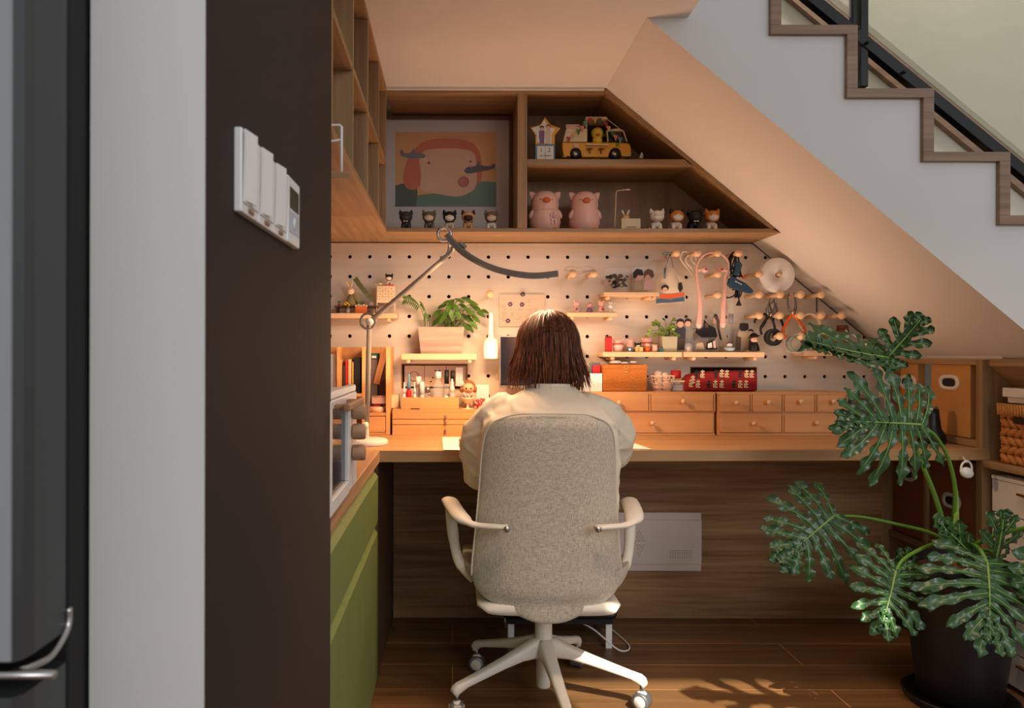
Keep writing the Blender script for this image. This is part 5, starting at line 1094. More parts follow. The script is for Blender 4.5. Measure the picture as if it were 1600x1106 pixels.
# tablet
t = thing('tablet', 'dark-screened tablet standing upright behind the person\'s head', 'tablet', at(835, 2.95, .76))
x0, x1 = X_(781, 2.95), X_(889, 2.95)
MB().box(x0, x1, 2.95, 2.957, Z_(606, 2.95), Z_(524, 2.95)).build('casing', M_metal, t, bevel=.0015)
MB().box(x0+.003, x1-.003, 2.9492, 2.95, Z_(602, 2.95), Z_(526, 2.95)).build('screen', flat('dark_screen', (24, 30, 42), .15), t)
MB().box(x0+.08, x1-.08, 2.958, 3.03, .7505, .76).build('stand_base', M_metal, t); MB().box(x0+.12, x1-.12, 2.958, 2.972, .76, Z_(560, 2.95)).build('stand_arm', M_metal, t)
# ================================================================ right drawer units
Yu = 2.908
def knob(par, px, py, Y=Yu): MB().lathe([(.003, 0), (.003, .010), (.0085, .014), (.0095, .019), (.007, .024), (0, .025)], P(px, py, Y-.004), 14, 'Y').build('knob', M_beech, par)
def unit(px0, px1, cells, label):
    t = thing('drawer_unit', label, 'drawers', at((px0+px1)/2, 2.99, zD_), 'pine drawer units on the right of the desk')
    x0, x1 = X_(px0, Yu), X_(px1, Yu); zt = Z_(611.5, Yu)
    MB().box(x0, x1, Yu+.004, 3.06, zD_, zt-.0102).build('carcass', M_pine, t, bevel=.001)
    MB().box(x0-.001, x1+.001, Yu-.002, 3.061, zt-.010, zt).build('top', M_pine, t, bevel=.0012)
    MB().box(x0, x1, Yu-.001, Yu+.0035, zD_, zD_+.006).build('plinth', M_pine, t)
    for a_, c_, e_2, f_, ks in cells:
        d_ = MB().box(X_(a_+.8, Yu), X_(c_-.8, Yu), Yu-.003, Yu+.0035, Z_(f_-.6, Yu), Z_(e_2+.6, Yu)).build('drawer', M_pine, t, bevel=.001)
        for k in ks: knob(d_, k[0], k[1])
    b = MB()
    for a_, c_, e_2, f_, ks in cells[:-1]: b.box(X_(c_+.4, Yu), X_(c_+2.6, Yu), Yu-.001, Yu+.0035, Z_(f_, Yu), Z_(e_2, Yu))
    b.build('front_stiles', M_pine, t)
    return zt
zu = unit(918, 1117, [(920, 1014, 614, 642, [(966, 628)]), (1017, 1115, 614, 642, [(1066, 626)]), (920, 1115, 646, 676, [(1018, 660)])], 'pine drawer unit half hidden behind the person, under the rattan basket')
unit(1121, 1325, [(1124, 1172, 615, 643, [(1149, 628)]), (1175, 1222, 615, 643, [(1199, 627)]), (1225, 1273, 615, 643, [(1249, 626)]), (1276, 1322, 615, 643, [(1299, 625.5)]), (1124, 1222, 646.5, 675, [(1176, 660)]), (1225, 1322, 646.5, 675, [(1274, 659)])], 'pine drawer unit with four small upper drawers at the right of the desk')
zu += .0004
# basket, boxes on unit 1
t = thing('rattan_basket', 'woven rattan lidded basket with a cloth on top of the pine drawers', 'basket', at(976, 3.0, zu))
Yb = 2.93; x0, x1, z1 = X_(943, Yb), X_(1010.5, Yb), Z_(569, Yb)
def woven(b, x0, x1, y0, y1, z0, z1, nz=16, nx=30):
    dz = (z1-z0)/nz
    for j in range(nz):
        zc_ = z0+(j+.5)*dz; pts_ = []
        for (ax, ay, bx_, by, n) in ((x0, y0, x1, y0, nx), (x1, y0, x1, y1, 10), (x1, y1, x0, y1, 8), (x0, y1, x0, y0, 10)):
            for i in range(n):
                f = i/n; w_ = .0011*(1 if (i+j) % 2 else -1); nx_, ny_ = (0, -1) if ay == by == y0 else ((1, 0) if ax == bx_ == x1 else ((0, 1) if ay == by else (-1, 0)))
                pts_.append(Vector((ax+(bx_-ax)*f+nx_*w_, ay+(by-ay)*f+ny_*w_, zc_)))
        b.tube(pts_, dz*.5, 6, closed=True, flat=1.0)
    return b
woven(MB(), x0, x1, Yb, 3.04, zu+.003, z1-.016).box(x0+.003, x1-.003, Yb+.003, 3.037, zu, z1-.012).build('woven_body', M_rattan, t)
woven(MB(), x0-.0015, x1+.0015, Yb-.0015, 3.0415, z1-.015, z1, 3).box(x0, x1, Yb, 3.04, z1-.014, z1-.001).build('lid', M_rattan, t)
b = MB(); b.ring(P(979, 573, Yb-.006), .008, .0018, 'Y', 14, 6); b.ell(P(979, 580, Yb-.006), (.006, .004, .005)); b.build('clasp', flat('clasp_cane', (206, 140, 60), .5), t)
b = MB(); b.ell(P(962, 565.5, 2.97), (.025, .028, .0075)); b.ell(P(975, 566.5, 2.965), (.02, .02, .005)); b.ell(P(990, 565.5, 2.98), (.015, .02, .0065)); tag(b.build('folded_cloth', M_wplastic), 'crumpled white cloth lying on the rattan basket lid', 'cloth')
t = thing('white_box', 'open white cardboard box between the person\'s head and the rattan basket', 'box', at(928, 2.97, zu))
tray(MB(), X_(905, 2.93), X_(941, 2.93), 2.93, 3.03, X_(905, 2.93), X_(941, 2.93), 2.93, 3.03, zu, Z_(583, 2.93), .002).build('box', M_wplastic, t)
MB().box(X_(908, 3.0), X_(921, 3.0), 2.99, 3.0, zu+.0025, Z_(567, 3.0)).build('cream_card', M_cream, t)
t = thing('red_notepad', 'red-covered pad inside a grey sleeve in the white box', 'notepad', at(932, 2.96, zu+.01)); MB().box(X_(921, 2.97), X_(938.5, 2.97), 2.972, 2.985, zu+.0025, Z_(566, 2.97)).build('sleeve', M_grey, t); MB().box(X_(926, 2.96), X_(938, 2.96), 2.96, 2.968, zu+.0025, Z_(570, 2.96)).build('pad', M_red, t)
b = MB(); [b.ring(P(925.5, 572+i*2.6, 2.964), .002, .0006, 'Z', 8, 5) for i in range(5)]; b.build('spiral_binding', M_black, t)
# wire basket with yarn
t = thing('wire_basket', 'small pale wire basket of yarn balls between rattan basket and clear tub', 'basket', at(1033, 2.96, zu))
cb = at(1033.5, 2.965, zu); Mw = flat('pink_wire', (230, 196, 176), .5); b = MB()
def sq(hw, hd_, z): return [cb+Vector((hw*math.cos(a)*(1/max(abs(math.cos(a)), abs(math.sin(a))))**.6, hd_*math.sin(a)*(1/max(abs(math.cos(a)), abs(math.sin(a))))**.6, z)) for a in [i*6.2832/28 for i in range(28)]]
lv = [(.034, .025, .002), (.038, .028, .016), (.042, .031, .031), (.046, .034, .046), (.050, .037, .060)]
for l_ in lv: b.tube(sq(*l_), .0011 if l_[2] < .06 else .0018, 6, closed=True)
top_, bot_ = sq(*lv[-1]), sq(*lv[0])
for i in range(28): b.tube([bot_[i], top_[i]], .0009, 5)
for i in range(0, 14, 2): b.tube([bot_[i], bot_[-i-1]], .0009, 5)
b.build('wire_frame', Mw, t)
for i, (dx, dy, z, r_, lab) in enumerate([(-.012, .0, .0235, .020, 'cream yarn ball at the left bottom of the wire basket'), (.018, -.004, .022, .019, 'cream yarn ball at the right bottom of the wire basket'), (-.014, .004, .060, .0175, 'pale yarn ball piled at the top left of the wire basket'), (.015, .008, .056, .0155, 'small yarn ball piled at the top right of the wire basket')]):
    b = MB(); c = cb+Vector((dx, dy, z)); b.ell(c, (r_,)*3, 16, 10)
    for k in range(9):
        q = Matrix.Rotation(k*.7, 3, 'X')@Matrix.Rotation(k*1.1, 3, 'Z'); b.tube([c+q@Vector((r_*1.02*math.cos(a*.45), r_*1.02*math.sin(a*.45), 0)) for a in range(14)], .0012, 5, closed=True)
    tag(b.build('yarn_ball', flat('yarn', (234, 204, 180), .9)), lab, 'yarn ball', 'yarn balls in the wire basket')
tag(MB().lathe([(.016, 0), (.019, .001), (.020, .032), (.018, .032), (.016, .004), (0, .004)], at(1056, 3.01, zu+.048), 20).build('red_cup', M_red), 'red plastic cup standing on the clear tub behind the wire basket', 'cup')
t = thing('clear_tub', 'small clear tub with a pale lid left of the red patterned pouch', 'tub', at(1060, 2.96, zu)); MB().box(X_(1050, 2.95), X_(1071, 2.95), 2.95, 3.03, zu, zu+.035).build('tub', M_clear, t, bevel=.003); MB().box(X_(1050, 2.95)-.001, X_(1071, 2.95)+.001, 2.949, 3.031, zu+.0355, zu+.042).build('lid', M_cream, t, bevel=.002)
MB().box(X_(1053, 2.95), X_(1068, 2.95), 2.96, 3.01, zu+.003, zu+.025).build('contents', flat('greyblue_content', (176, 168, 170), .6, var=.3, scale=120), t)
# pouch
t = thing('red_pouch', 'long dark red patterned pouch with cream and black glyphs lying on the drawers', 'pouch', at(1127, 2.96, zu))
out = [Vector(p_) for p_ in ((.004, 0, 0), (.07, 0, 0), (.14, 0, 0), (.21, 0, 0), (.276, 0, 0), (.281, .006, 0), (.281, .04, 0), (.280, .072, 0), (.274, .079, 0), (.21, .080, 0), (.14, .077, 0), (.08, .075, 0), (.03, .066, 0), (.008, .05, 0), (.0, .03, 0), (.0, .008, 0))]
px0 = X_(1071, 2.93)
nY = 7; vs = []; fs = []; n = len(out)
secs = [(2.93, .75), (2.934, .93), (2.945, 1), (2.975, 1.0), (3.0, .97), (3.008, .8)]
for (yy, sc_) in secs:
    for v in out: vs.append((px0+.14+(v.x-.14)*(1-(1-sc_)*.25), yy, zu+.0395+(v.y-.039)*sc_+.0008))
for i in range(len(secs)-1):
    for k in range(n): fs.append((i*n+k, i*n+(k+1) % n, (i+1)*n+(k+1) % n, (i+1)*n+k))
fs += [tuple(range(n)), tuple((len(secs)-1)*n+k for k in range(n))]
mr = flat('maroon_cloth', (134, 20, 24), .85); MB().add(vs, fs, True).build('fabric_body', mr, t)
b = MB()
def glyph(cx, cy, m, s_=1.0):
    for k in range(3):
        yy = cy-4.6+k*4.4; b.pimg([(cx-3*s_, yy), (cx+3.2*s_, yy-.2), (cx+2.7*s_, yy+1.6), (cx-2.6*s_, yy+1.5)], 2.9285, .001, m)
    b.pimg([(cx-.9, cy-6), (cx+.9, cy-6), (cx+.8, cy+6), (cx-.8, cy+6)], 2.9285, .001, m); b.pimg([(cx-3.3, cy-1), (cx-1.9, cy-1), (cx-2.4, cy+5), (cx-3.4, cy+5)], 2.9285, .001, m)
for cx, cy, m in ((1089, 584, 1), (1098, 583.5, 0), (1119, 583, 1), (1128, 582.5, 0), (1136, 583, 0), (1157, 583, 1), (1167, 583, 0), (1175, 583, 0), (1091, 599, 0), (1108, 599, 1), (1118, 599, 0), (1128, 599, 0), (1147, 599, 1), (1157, 599, 0), (1166, 599, 0), (1083, 592, 0), (1080, 598, 0)): glyph(cx, cy, m)
b.build('glyph_print', [M_cream, M_black], t)
# ================================================================ desk lamp
t = thing('desk_lamp', 'white articulated desk lamp with a long curved light bar over the desk', 'lamp', at(573, 2.58, zD_))
Ml = flat('lamp_satin', (150, 142, 130), .6, var=.01); Mbar = flat('lamp_bar_grey', (128, 124, 116), .35, metal=.3)
cb = Vector((X_(573, 2.58), 2.585, zD_))
MB().lathe([(0, 0), (.071, 0), (.073, .003), (.072, .015), (.066, .019), (0, .020)], cb, 40).build('base', M_plastic, t)
e0 = Vector((X_(573.5, 2.6), 2.6, zD_+.02)); e1 = P(577, 503, 2.6); e2 = P(706, 396, 2.55)
MB().box(e0.x-.012, e0.x+.006, 2.587, 2.613, zD_+.0195, zD_+.075).build('base_bracket', M_plastic, t, bevel=.003)
MB().cyl((e0.x-.003, 2.583, zD_+.066), .012, .034, 'Y', 20).build('base_pivot', M_plastic, t)
b = MB(); b.tube([e0+Vector((.0, 0, .03)), e1], .0085, 12, flat=.8); b.build('lower_arm', Ml, t)
b = MB(); b.cyl(e1+Vector((.004, -.016, 0)), .0125, .034, 'Y', 20); jt = b.build('elbow_joint', M_plastic, t); MB().cyl(e1+Vector((.002, -.018, 0)), .006, .003, 'Y', 16).build('bolt', M_grey, jt)
MB().ring(e1+Vector((-.004, .0, .002)), .026, .0045, 'Y', 28, 8, flat=1.6).build('elbow_ring', Mbar, t)
MB().tube([e1, P(690, 407, 2.556), P(702, 397, 2.553), P(706, 392, 2.55), P(707, 386, 2.55)], [.0105, .0105, .009, .0085, .008], 12, flat=.8).build('upper_arm', Ml, t)
# curved bar
bar = spline([P(699, 366, 2.55), P(714, 384, 2.545), P(737, 402, 2.53), P(768, 417, 2.51), P(800, 426, 2.49), P(835, 430, 2.475), P(872, 426.5, 2.46)], 5)
vs = []; fs = []; fr = frames(bar)
for p, (T, a_, b_) in zip(bar, fr):
    up = Vector((0, 0, 1)); up = (up-T*up.dot(T)).normalized(); sd_ = T.cross(up)
    for (u, v) in ((-.016, -.006), (.016, -.006), (.017, .004), (.012, .008), (-.012, .008), (-.017, .004)): vs.append(p+sd_*u+up*v)
for i in range(len(bar)-1):
    for k in range(6): fs.append((i*6+k, i*6+(k+1) % 6, (i+1)*6+(k+1) % 6, (i+1)*6+k))
fs += [tuple(range(6)), tuple((len(bar)-1)*6+k for k in range(6))]
MB().add(vs, fs, False).build('light_bar', Mbar, t, bevel=.0015)
vs = []; fs = []
for p, (T, a_, b_) in zip(bar, fr):
    up = Vector((0, 0, 1)); up = (up-T*up.dot(T)).normalized(); sd_ = T.cross(up)
    for (u, v) in ((.009, -.0058), (.0165, -.0058), (.0165, -.013), (.012, -.013)): vs.append(p+sd_*u+up*v)
for i in range(len(bar)-1):
    for k in range(4): fs.append((i*4+k, i*4+(k+1) % 4, (i+1)*4+(k+1) % 4, (i+1)*4+k))
fs += [tuple(range(4)), tuple((len(bar)-1)*4+k for k in range(4))]
MB().add(vs, fs, False).build('glare_lip', Mbar, t)
vs = []; fs = []
sel = list(range(4, len(bar)-1))
for i in sel:
    p, (T, a_, b_) = bar[i], fr[i]; up = Vector((0, 0, 1)); up = (up-T*up.dot(T)).normalized(); sd_ = T.cross(up)
    for (u, v) in ((-.013, -.0066), (.004, -.0066)): vs.append(p+sd_*u+up*v)
for i in range(len(sel)-1): fs.append((2*i, 2*i+1, 2*i+3, 2*i+2))
m, tr, bs = nmat('led_strip'); bs.inputs['Emission Color'].default_value = (1, .62, .30, 1); bs.inputs['Emission Strength'].default_value = 10; bs.inputs['Base Color'].default_value = (.9, .8, .7, 1)
x = MB().add(vs, fs); x.keepn = True; x.build('led_strip', m, t)
MB().ring(P(694, 366, 2.55), .022, .0055, 'Y', 30, 8, flat=1.4).build('handle_ring', M_metal, t)
MB().tube(spline([P(701, 382, 2.552), P(700, 392, 2.555), P(695, 400, 2.555), P(687, 402, 2.555)], 5), .0035, 8).build('hook_arm', M_metal, t)
MB().obox(P(723, 383, 2.545), (.026, .022, .012), Matrix.Rotation(R(40), 3, 'Y')).build('control_knob', Mbar, t, bevel=.002)
for (px, py, Y, e) in ((735, 405, 2.53, 4.2), (780, 424, 2.50, 4.2), (835, 434, 2.475, 4.2)):
    p = P(px, py+2, Y); lo = lamp('lamp_light', 'AREA', p+Vector((0, 0, -.004)), p+Vector((-.02, .05, -.6)), e, WARM, shape='RECTANGLE', size=.11, size_y=.02)
# ================================================================ papers on the desk
t = thing('notes_sheet', 'white sheet with handwritten notes lying at the left of the person', 'paper', P(711, 692, 2.62))
zq = zD_+.0006
def deskpt(px, py): s = (py-VY)/(H-zq); return Vector(((px-VX)/s, F/s, zq))
MB().ext([deskpt(693, 703), deskpt(730, 703.5), deskpt(731, 683), deskpt(691, 683)], (0, 0, .001)).build('sheet', M_paper, t)
b = MB(); rnd = random.Random(6)
for j in range(8):
    for i in range(6):
        if rnd.random() < .75: 
            p = deskpt(695+i*5.5+rnd.uniform(-1, 1), 685+j*2.2); b.obox(p+Vector((0, 0, .0012)), (rnd.uniform(.003, .009), .003, .0004))
b.build('handwriting', M_ink, t)
t = thing('wooden_stamp', 'small brown wooden stamp block resting on the notes', 'stamp', deskpt(724, 695)); p = deskpt(718, 698)
MB().box(p.x, p.x+.036, p.y, p.y+.04, zq+.0018, zq+.018).build('block', flat('stamp_brown', (150, 84, 50), .5), t, bevel=.002); MB().box(p.x-.001, p.x+.037, p.y-.001, p.y+.041, zq+.0185, zq+.024).build('top_plate', flat('stamp_light', (196, 120, 76), .5), t, bevel=.001)
tag(MB().ext([deskpt(960, 700), deskpt(1019, 701.5), deskpt(985, 690), deskpt(950, 686)], (0, 0, .001)).build('white_paper', M_paper), 'corner of white paper sticking out at the person\'s right elbow', 'paper')
# ================================================================ right cabinet boxes
def carton(y0, y1, z0, z1, hy, hz, label, m, d=.028, mh_=M_wplastic, deep=None, lid=False, hw=.055, hh=.028):
    t = thing('cardboard_box', label, 'box', (XR+.05, (y0+y1)/2, z0), 'cardboard storage boxes in the corner bookcase')
    x = XR+.012
    MB().box(x, x+(deep or .028), y0, y1, z0, z1).build('carton', m, t, bevel=.0015)
    if lid: MB().box(x-.004, x+(deep or .028), y0-.004, y1+.004, z1-.05, z1+.004).build('lid', m, t, bevel=.0015)
    def oval(a, b_, n=24): return [Vector((x-.003, hy+max(-1, min(1, 1.35*math.cos(i*6.2832/n)))*a*.0+a*math.copysign(abs(math.cos(i*6.2832/n))**.62, math.cos(i*6.2832/n)), hz+b_*math.copysign(abs(math.sin(i*6.2832/n))**.8, math.sin(i*6.2832/n)))) for i in range(n)]
    o1, o2 = oval(hw, hh), oval(hw*.66, hh*.52); n = 24
    vs = [p+Vector((.0028, 0, 0)) for p in o1]+[p+Vector((-.001, 0, 0))*1 for p in oval(hw*.97, hh*.95)]+[p+Vector((-.001, 0, 0)) for p in oval(hw*.70, hh*.58)]+[p+Vector((.0028, 0, 0)) for p in o2]
    fs = [(r_*n+k, r_*n+(k+1) % n, (r_+1)*n+(k+1) % n, (r_+1)*n+k) for r_ in range(3) for k in range(n)]
    MB().add(vs, fs, True).build('handle_rim', mh_, t)
    MB().ext([p+Vector((.0015, 0, 0)) for p in o2], (.0012, 0, 0)).build('handle_hole', M_black, t)
carton(2.575, 2.785, .777, 1.026, 2.685, 1.015-.052, 'tan cardboard box with oval handle at the right above the desk', M_cardboard)
carton(2.865, 3.05, .777, 1.026, 2.93, 1.015-.06, 'tan cardboard box with oval handle behind the plant above the desk', M_cardboard)
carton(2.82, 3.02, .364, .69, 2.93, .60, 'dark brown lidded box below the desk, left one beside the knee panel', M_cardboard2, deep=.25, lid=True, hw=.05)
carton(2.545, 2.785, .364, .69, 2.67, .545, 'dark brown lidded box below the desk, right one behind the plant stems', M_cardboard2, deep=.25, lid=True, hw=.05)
t = thing('black_speaker', 'black rounded device on the desk corner in front of the tan boxes', 'speaker', (1.69, 2.66, zD_))
MB().lathe([(0, 0), (.042, 0), (.045, .006), (.043, .03), (.030, .05), (.024, .095), (.022, .12), (0, .122)], (1.685, 2.66, zD_), 24).build('body', M_black, t)
MB().lathe([(.021, 0), (.017, .006), (0, .007)], (1.685, 2.66, zD_+.1225), 24).build('top_cap', M_grey, t)
t = thing('white_folder', 'white upright folder leaning beside the left tan box', 'folder', (1.71, 3.0, zD_))
MB().box(1.705, 1.712, 2.96, 3.03, zD_, 1.03).build('sleeve', M_wplastic, t)
t = thing('metal_box', 'grey metal tin box right of the pine drawer units', 'tin', at(1348, 3.0, zD_))
MB().box(X_(1331, 2.97), X_(1366, 2.97), 2.97, 3.06, zD_, Z_(622, 2.97)).build('body', M_grey, t, bevel=.003); MB().box(X_(1330, 2.97), X_(1367, 2.97), 2.968, 3.062, Z_(622, 2.97)+.0005, Z_(614, 2.97)).build('lid', M_metal, t, bevel=.003)
MB().box(X_(1339, 2.97), X_(1359, 2.97), 2.9685, 2.97, zD_+.025, zD_+.07).build('label_plate', flat('plate_grey', (150, 146, 142), .4), t)
t = thing('cable_charger', 'white looped cable charger hanging at the desk end under the worktop', 'charger', (1.76, 2.49, .66))
c = P(1511, 731, 2.465)
MB().ell(c+Vector((0, 0, -.012)), (.022, .014, .018), q=Matrix.Rotation(R(25), 3, 'Y')).build('body', M_wplastic, t); MB().tube(spline([c+Vector((-.02, 0, -.01)), c+Vector((-.016, 0, .015)), c+Vector((0, 0, .026)), c+Vector((.014, 0, .014)), c+Vector((.016, 0, -.012))], 5), .0035, 8).build('loop', M_wplastic, t)
MB().tube([c+Vector((0, 0, .02)), c+Vector((.0, .02, .038))], .002, 6).build('cord', M_wplastic, t)
# near bookcase: seagrass basket, box, drawers
t = thing('seagrass_basket', 'chunky braided seagrass basket on the bookcase shelf at the right edge', 'basket', (2.0, 2.3, .712))
xs_, y1_ = XR+.02, 2.455
def braid(b, x0, x1, y0, y1, z0, z1, rows=7):
    dz = (z1-z0)/rows
    for j in range(rows):
        z = z0+(j+.5)*dz
        for (ax, ay, ex, ey) in ((x0, y0, x0, y1), (x0, y1, x1, y1), (x0, y0, x1, y0)):
            L_ = math.hypot(ex-ax, ey-ay); n = int(L_/.031)
            for i in range(n):
                f = (i+.5)/n; c = Vector((ax+(ex-ax)*f, ay+(ey-ay)*f, z)); ang = R(28) if j % 2 else R(-28)
                q = (Matrix.Rotation(math.atan2(ey-ay, ex-ax), 3, 'Z')@Matrix.Rotation(ang, 3, 'Y')); b.ell(c, (.026, .0095, dz*.40), 10, 7, q=q)
    return b
braid(MB(), xs_+.008, 1.93, 2.04, y1_-.008, .714, .885, 6).box(xs_+.012, 1.925, 2.05, y1_-.014, .7125, .875).build('braided_body', flat('seagrass', (186, 122, 62), .7, var=.35, scale=70, bump=.4), t)
b = MB(); 
for i in range(34): b.tube([(xs_-.001, 2.045+i*.0122, .868), (xs_-.002, 2.047+i*.0122, .905)], .0058, 6)
b.build('wrapped_rim', flat('seagrass_rim', (206, 146, 78), .7, var=.25, scale=120), t)
MB().box(xs_-.006, xs_+.0, 2.30, 2.38, .845, .866).build('handle_slot', M_black, t)
t = thing('white_lid_box', 'white lidded storage box resting on top of the seagrass basket', 'box', (2.0, 2.3, .907))
MB().box(xs_+.02, 1.885, 2.05, 2.44, .907, .925).build('body', M_wplastic, t, bevel=.002); MB().box(xs_+.01, 1.89, 2.04, 2.45, .9255, .955).build('lid', M_wplastic, t, bevel=.002)
t = thing('white_drawer_tower', 'white chest of six drawers with small brass pulls at the right edge', 'drawers', (2.0, 2.3, .003))
MB().box(XR+.03, 2.2, 1.9, 2.48, .012, .655).build('carcass', M_wplastic, t, bevel=.002)
MB().box(XR+.018, 2.2, 1.9, 2.482, .6555, .668).build('top', M_wplastic, t, bevel=.002)
for i in range(6):
    d_ = MB().box(XR+.018, XR+.0297, 1.902, 2.478, .016+i*.107, .016+i*.107+.103).build('drawer', M_wplastic, t, bevel=.0015)
    for yy in (2.30, 2.02): MB().box(XR+.004, XR+.0175, yy, yy+.055, .016+i*.107+.072, .016+i*.107+.079).build('pull', M_brass, d_, bevel=.001)
# ================================================================ oven on the left counter
t = thing('countertop_oven', 'grey-white countertop oven with glass door and wooden knobs at the left counter', 'oven', (-.35, 1.55, .76))
Mov = flat('oven_enamel', (206, 204, 204), .35, var=.01); xo = -.219
b = MB(); b.box(xo-.17, xo-.166, 1.36, 1.70, .762, .985); b.box(xo-.166, xo-.022, 1.36, 1.364, .762, .985); b.box(xo-.166, xo-.022, 1.60, 1.70, .762, .985); b.box(xo-.166, xo-.022, 1.364, 1.60, .762, .768); b.box(xo-.166, xo-.022, 1.364, 1.60, .978, .985)
b.build('casing', Mov, t)
MB().box(xo-.165, xo-.023, 1.3645, 1.5995, .768, .775).build('crumb_tray', M_black, t)
b = MB(); [b.tube([(xo-.16, 1.37+i*.02, .84), (xo-.03, 1.37+i*.02, .84)], .0015, 6) for i in range(12)]; b.build('rack', M_metal, t)
MB().box(xo-.0215, xo-.004, 1.355, 1.735, .975, .99).build('top_rail', Mov, t, bevel=.003)
b = MB(); b.box(xo-.021, xo, 1.352, 1.376, .765, .974); b.box(xo-.021, xo, 1.376, 1.60, .765, .792); b.box(xo-.021, xo, 1.376, 1.60, .958, .974); b.box(xo-.021, xo, 1.592, 1.606, .792, .958); dr = b.build('door', Mov, t, bevel=.002)
MB().box(xo-.012, xo-.008, 1.376, 1.592, .792, .958).build('door_glass', flat('oven_glass', (52, 48, 48), .05, alpha=.5, spec=1.0), dr)
b = MB(); b.obox((xo+.026, 1.48, .962), (.012, .22, .014)); b.obox((xo+.012, 1.40, .962), (.026, .012, .010)); b.obox((xo+.012, 1.56, .962), (.026, .012, .010)); b.build('door_handle', flat('handle_wood', (150, 112, 80), .6), dr, bevel=.003)
MB().box(xo-.021, xo-.002, 1.608, 1.735, .765, .974).build('control_panel', Mov, t, bevel=.003)
Mkn = wood('knob_wood', (132, 100, 74), (160, 126, 96), 'X')
for z in (.962-.028, .962-.072, .962-.118):
    MB().lathe([(0, 0), (.0165, 0), (.0175, .003), (.0175, .024), (.016, .027), (0, .027)], (xo+.0, 1.655, z), 24, 'X').build('knob', Mkn, t)
for y in (1.38, 1.70): MB().cyl((xo-.03, y, .7505), .009, .0115).build('foot', M_black, t)
# ================================================================ fridge and wall controls
t = thing('refrigerator', 'dark grey steel refrigerator close to the camera at the left edge', 'refrigerator', (-.6, .9, 0))
Mfr = flat('steel_front', (150, 152, 152), .35, metal=.7, var=.02); Mfd = flat('steel_side', (34, 34, 34), .45, metal=.3)
xf = -.318
def fdoor(z0, z1, nm):
    b = MB(); pr = [(-1.05, .625), (xf-.004, .625), (xf, .621), (xf, .575), (xf-.0015, .563), (xf-.007, .5565), (-1.05, .556)]
    b.ext([(x, y, z0) for x, y in pr], (0, 0, z1-z0)); return b.build(nm, flat('fridge_steel', (74, 75, 76), .38, metal=.55, var=.02), t)
u_ = fdoor(.832, 1.9, 'upper_door'); fdoor(.06, .806, 'lower_door')
MB().box(-1.05, -.651, .66, 1.25, .03, 1.9).box(-.65, xf-.0035, .632, .6595, .03, 1.9).box(-.65, xf-.0065, .66, 1.25, .03, 1.9).build('cabinet', M_blackm, t, bevel=.002)
for dd, z0_, z1_ in ((u_, .834, 1.9), ): MB().box(-1.05, xf-.006, .5535, .5557, z0_, z1_).build('front_skin', flat('brushed_grey', (150, 152, 152), .4, metal=.25, var=.03, scale=3), dd)
b = MB(); b.tube(spline([(-1.05, .551, .825), (-.345, .551, .825), (-.325, .56, .824), (xf+.0, .58, .822), (xf+.001, .6, .822), (xf+.001, .622, .834), (xf+.001, .624, .85)], 4), .003, 8); b.build('handle_trim', M_metal, u_)
t = thing('wall_switches', 'row of white wall switches with a thermostat on the dark brown wall', 'switches', (-.22, .89, 1.25))
xw = -.2198; ya = [.752, .84, .928, 1.016]
ysw = [.755, .823, .891, .959, 1.032]; zs0, zs1 = 1.06+.1425-.0, 1.06+.2270
for i in range(3):
    y0, y1 = ysw[i]+.0005, ysw[i+1]-.0005
    s_ = MB().box(xw, xw+.008, y0, y1, zs0, zs1).build('switch_plate', M_wplastic, t, bevel=.0015)
    b = MB(); b.ext([(xw+.0085, y0+.003, zs0+.010), (xw+.0085, y1-.003, zs0+.010), (xw+.010, y1-.003, zs1-.004), (xw+.010, y0+.003, zs1-.004)], (.0012, 0, 0)); b.ext([(xw+.0085, y0+.004, zs0+.012), (xw+.0135, (y0+y1)/2, zs0+.012), (xw+.0145, (y0+y1)/2, zs1-.001), (xw+.0095, y0+.004, zs1-.001)], (.001, 0, 0)); b.build('rocker', M_wplastic, s_)
    MB().box(xw+.0081, xw+.010, (y0+y1)/2-.010, (y0+y1)/2+.008, zs0+.003, zs0+.007).build('indicator', M_ink, s_)
th = MB().box(xw, xw+.010, ysw[3]+.001, ysw[4], zs0, zs1+.001).build('thermostat', M_wplastic, t, bevel=.002)
MB().box(xw+.0102, xw+.0108, ysw[3]+.010, ysw[4]-.010, zs0+.045, zs1-.012).build('display', flat('lcd', (72, 74, 60), .2), th)
MB().box(xw+.0102, xw+.0106, ysw[3]+.006, ysw[4]-.006, zs0+.014, zs0+.042).build('button_panel', flat('pale_blue_panel', (186, 196, 206), .4), th)
MB().cyl((xw+.0107, (ysw[3]+ysw[4])/2, zs0+.028), .008, .001, 'X').build('dial_button', M_wplastic, th)
# ================================================================ office chair
CX, CY = .278, 2.31
t = thing('office_chair', 'beige fabric swivel chair with white armrests and five-star base in the centre', 'chair', (CX, CY, 0))
def loft(rows, cap=True, m=None, b=None):
    b = b or MB(); n = len(rows[0]); vs = [v for r_ in rows for v in r_]
    fs = [(i*n+k, i*n+(k+1) % n, (i+1)*n+(k+1) % n, (i+1)*n+k) for i in range(len(rows)-1) for k in range(n)]
    if cap: fs += [tuple(reversed(range(n))), tuple((len(rows)-1)*n+k for k in range(n))]
    return b.add(vs, fs, True, m)
def sup(a, e): return math.copysign(abs(a)**e, a)
BC = .266
prof = [(.318, .030), (.326, .062), (.342, .100), (.360, .145), (.376, .182), (.396, .205), (.43, .2125), (.47, .211), (.54, .204), (.62, .197), (.70, .191), (.77, .187), (.82, .181), (.85, .172), (.872, .155), (.885, .130), (.892, .100), (.8955, .060)]
def yb(z): return 2.088-.05*((z-.37)/.53)+.02*math.sin((z-.37)/.53*3.14)
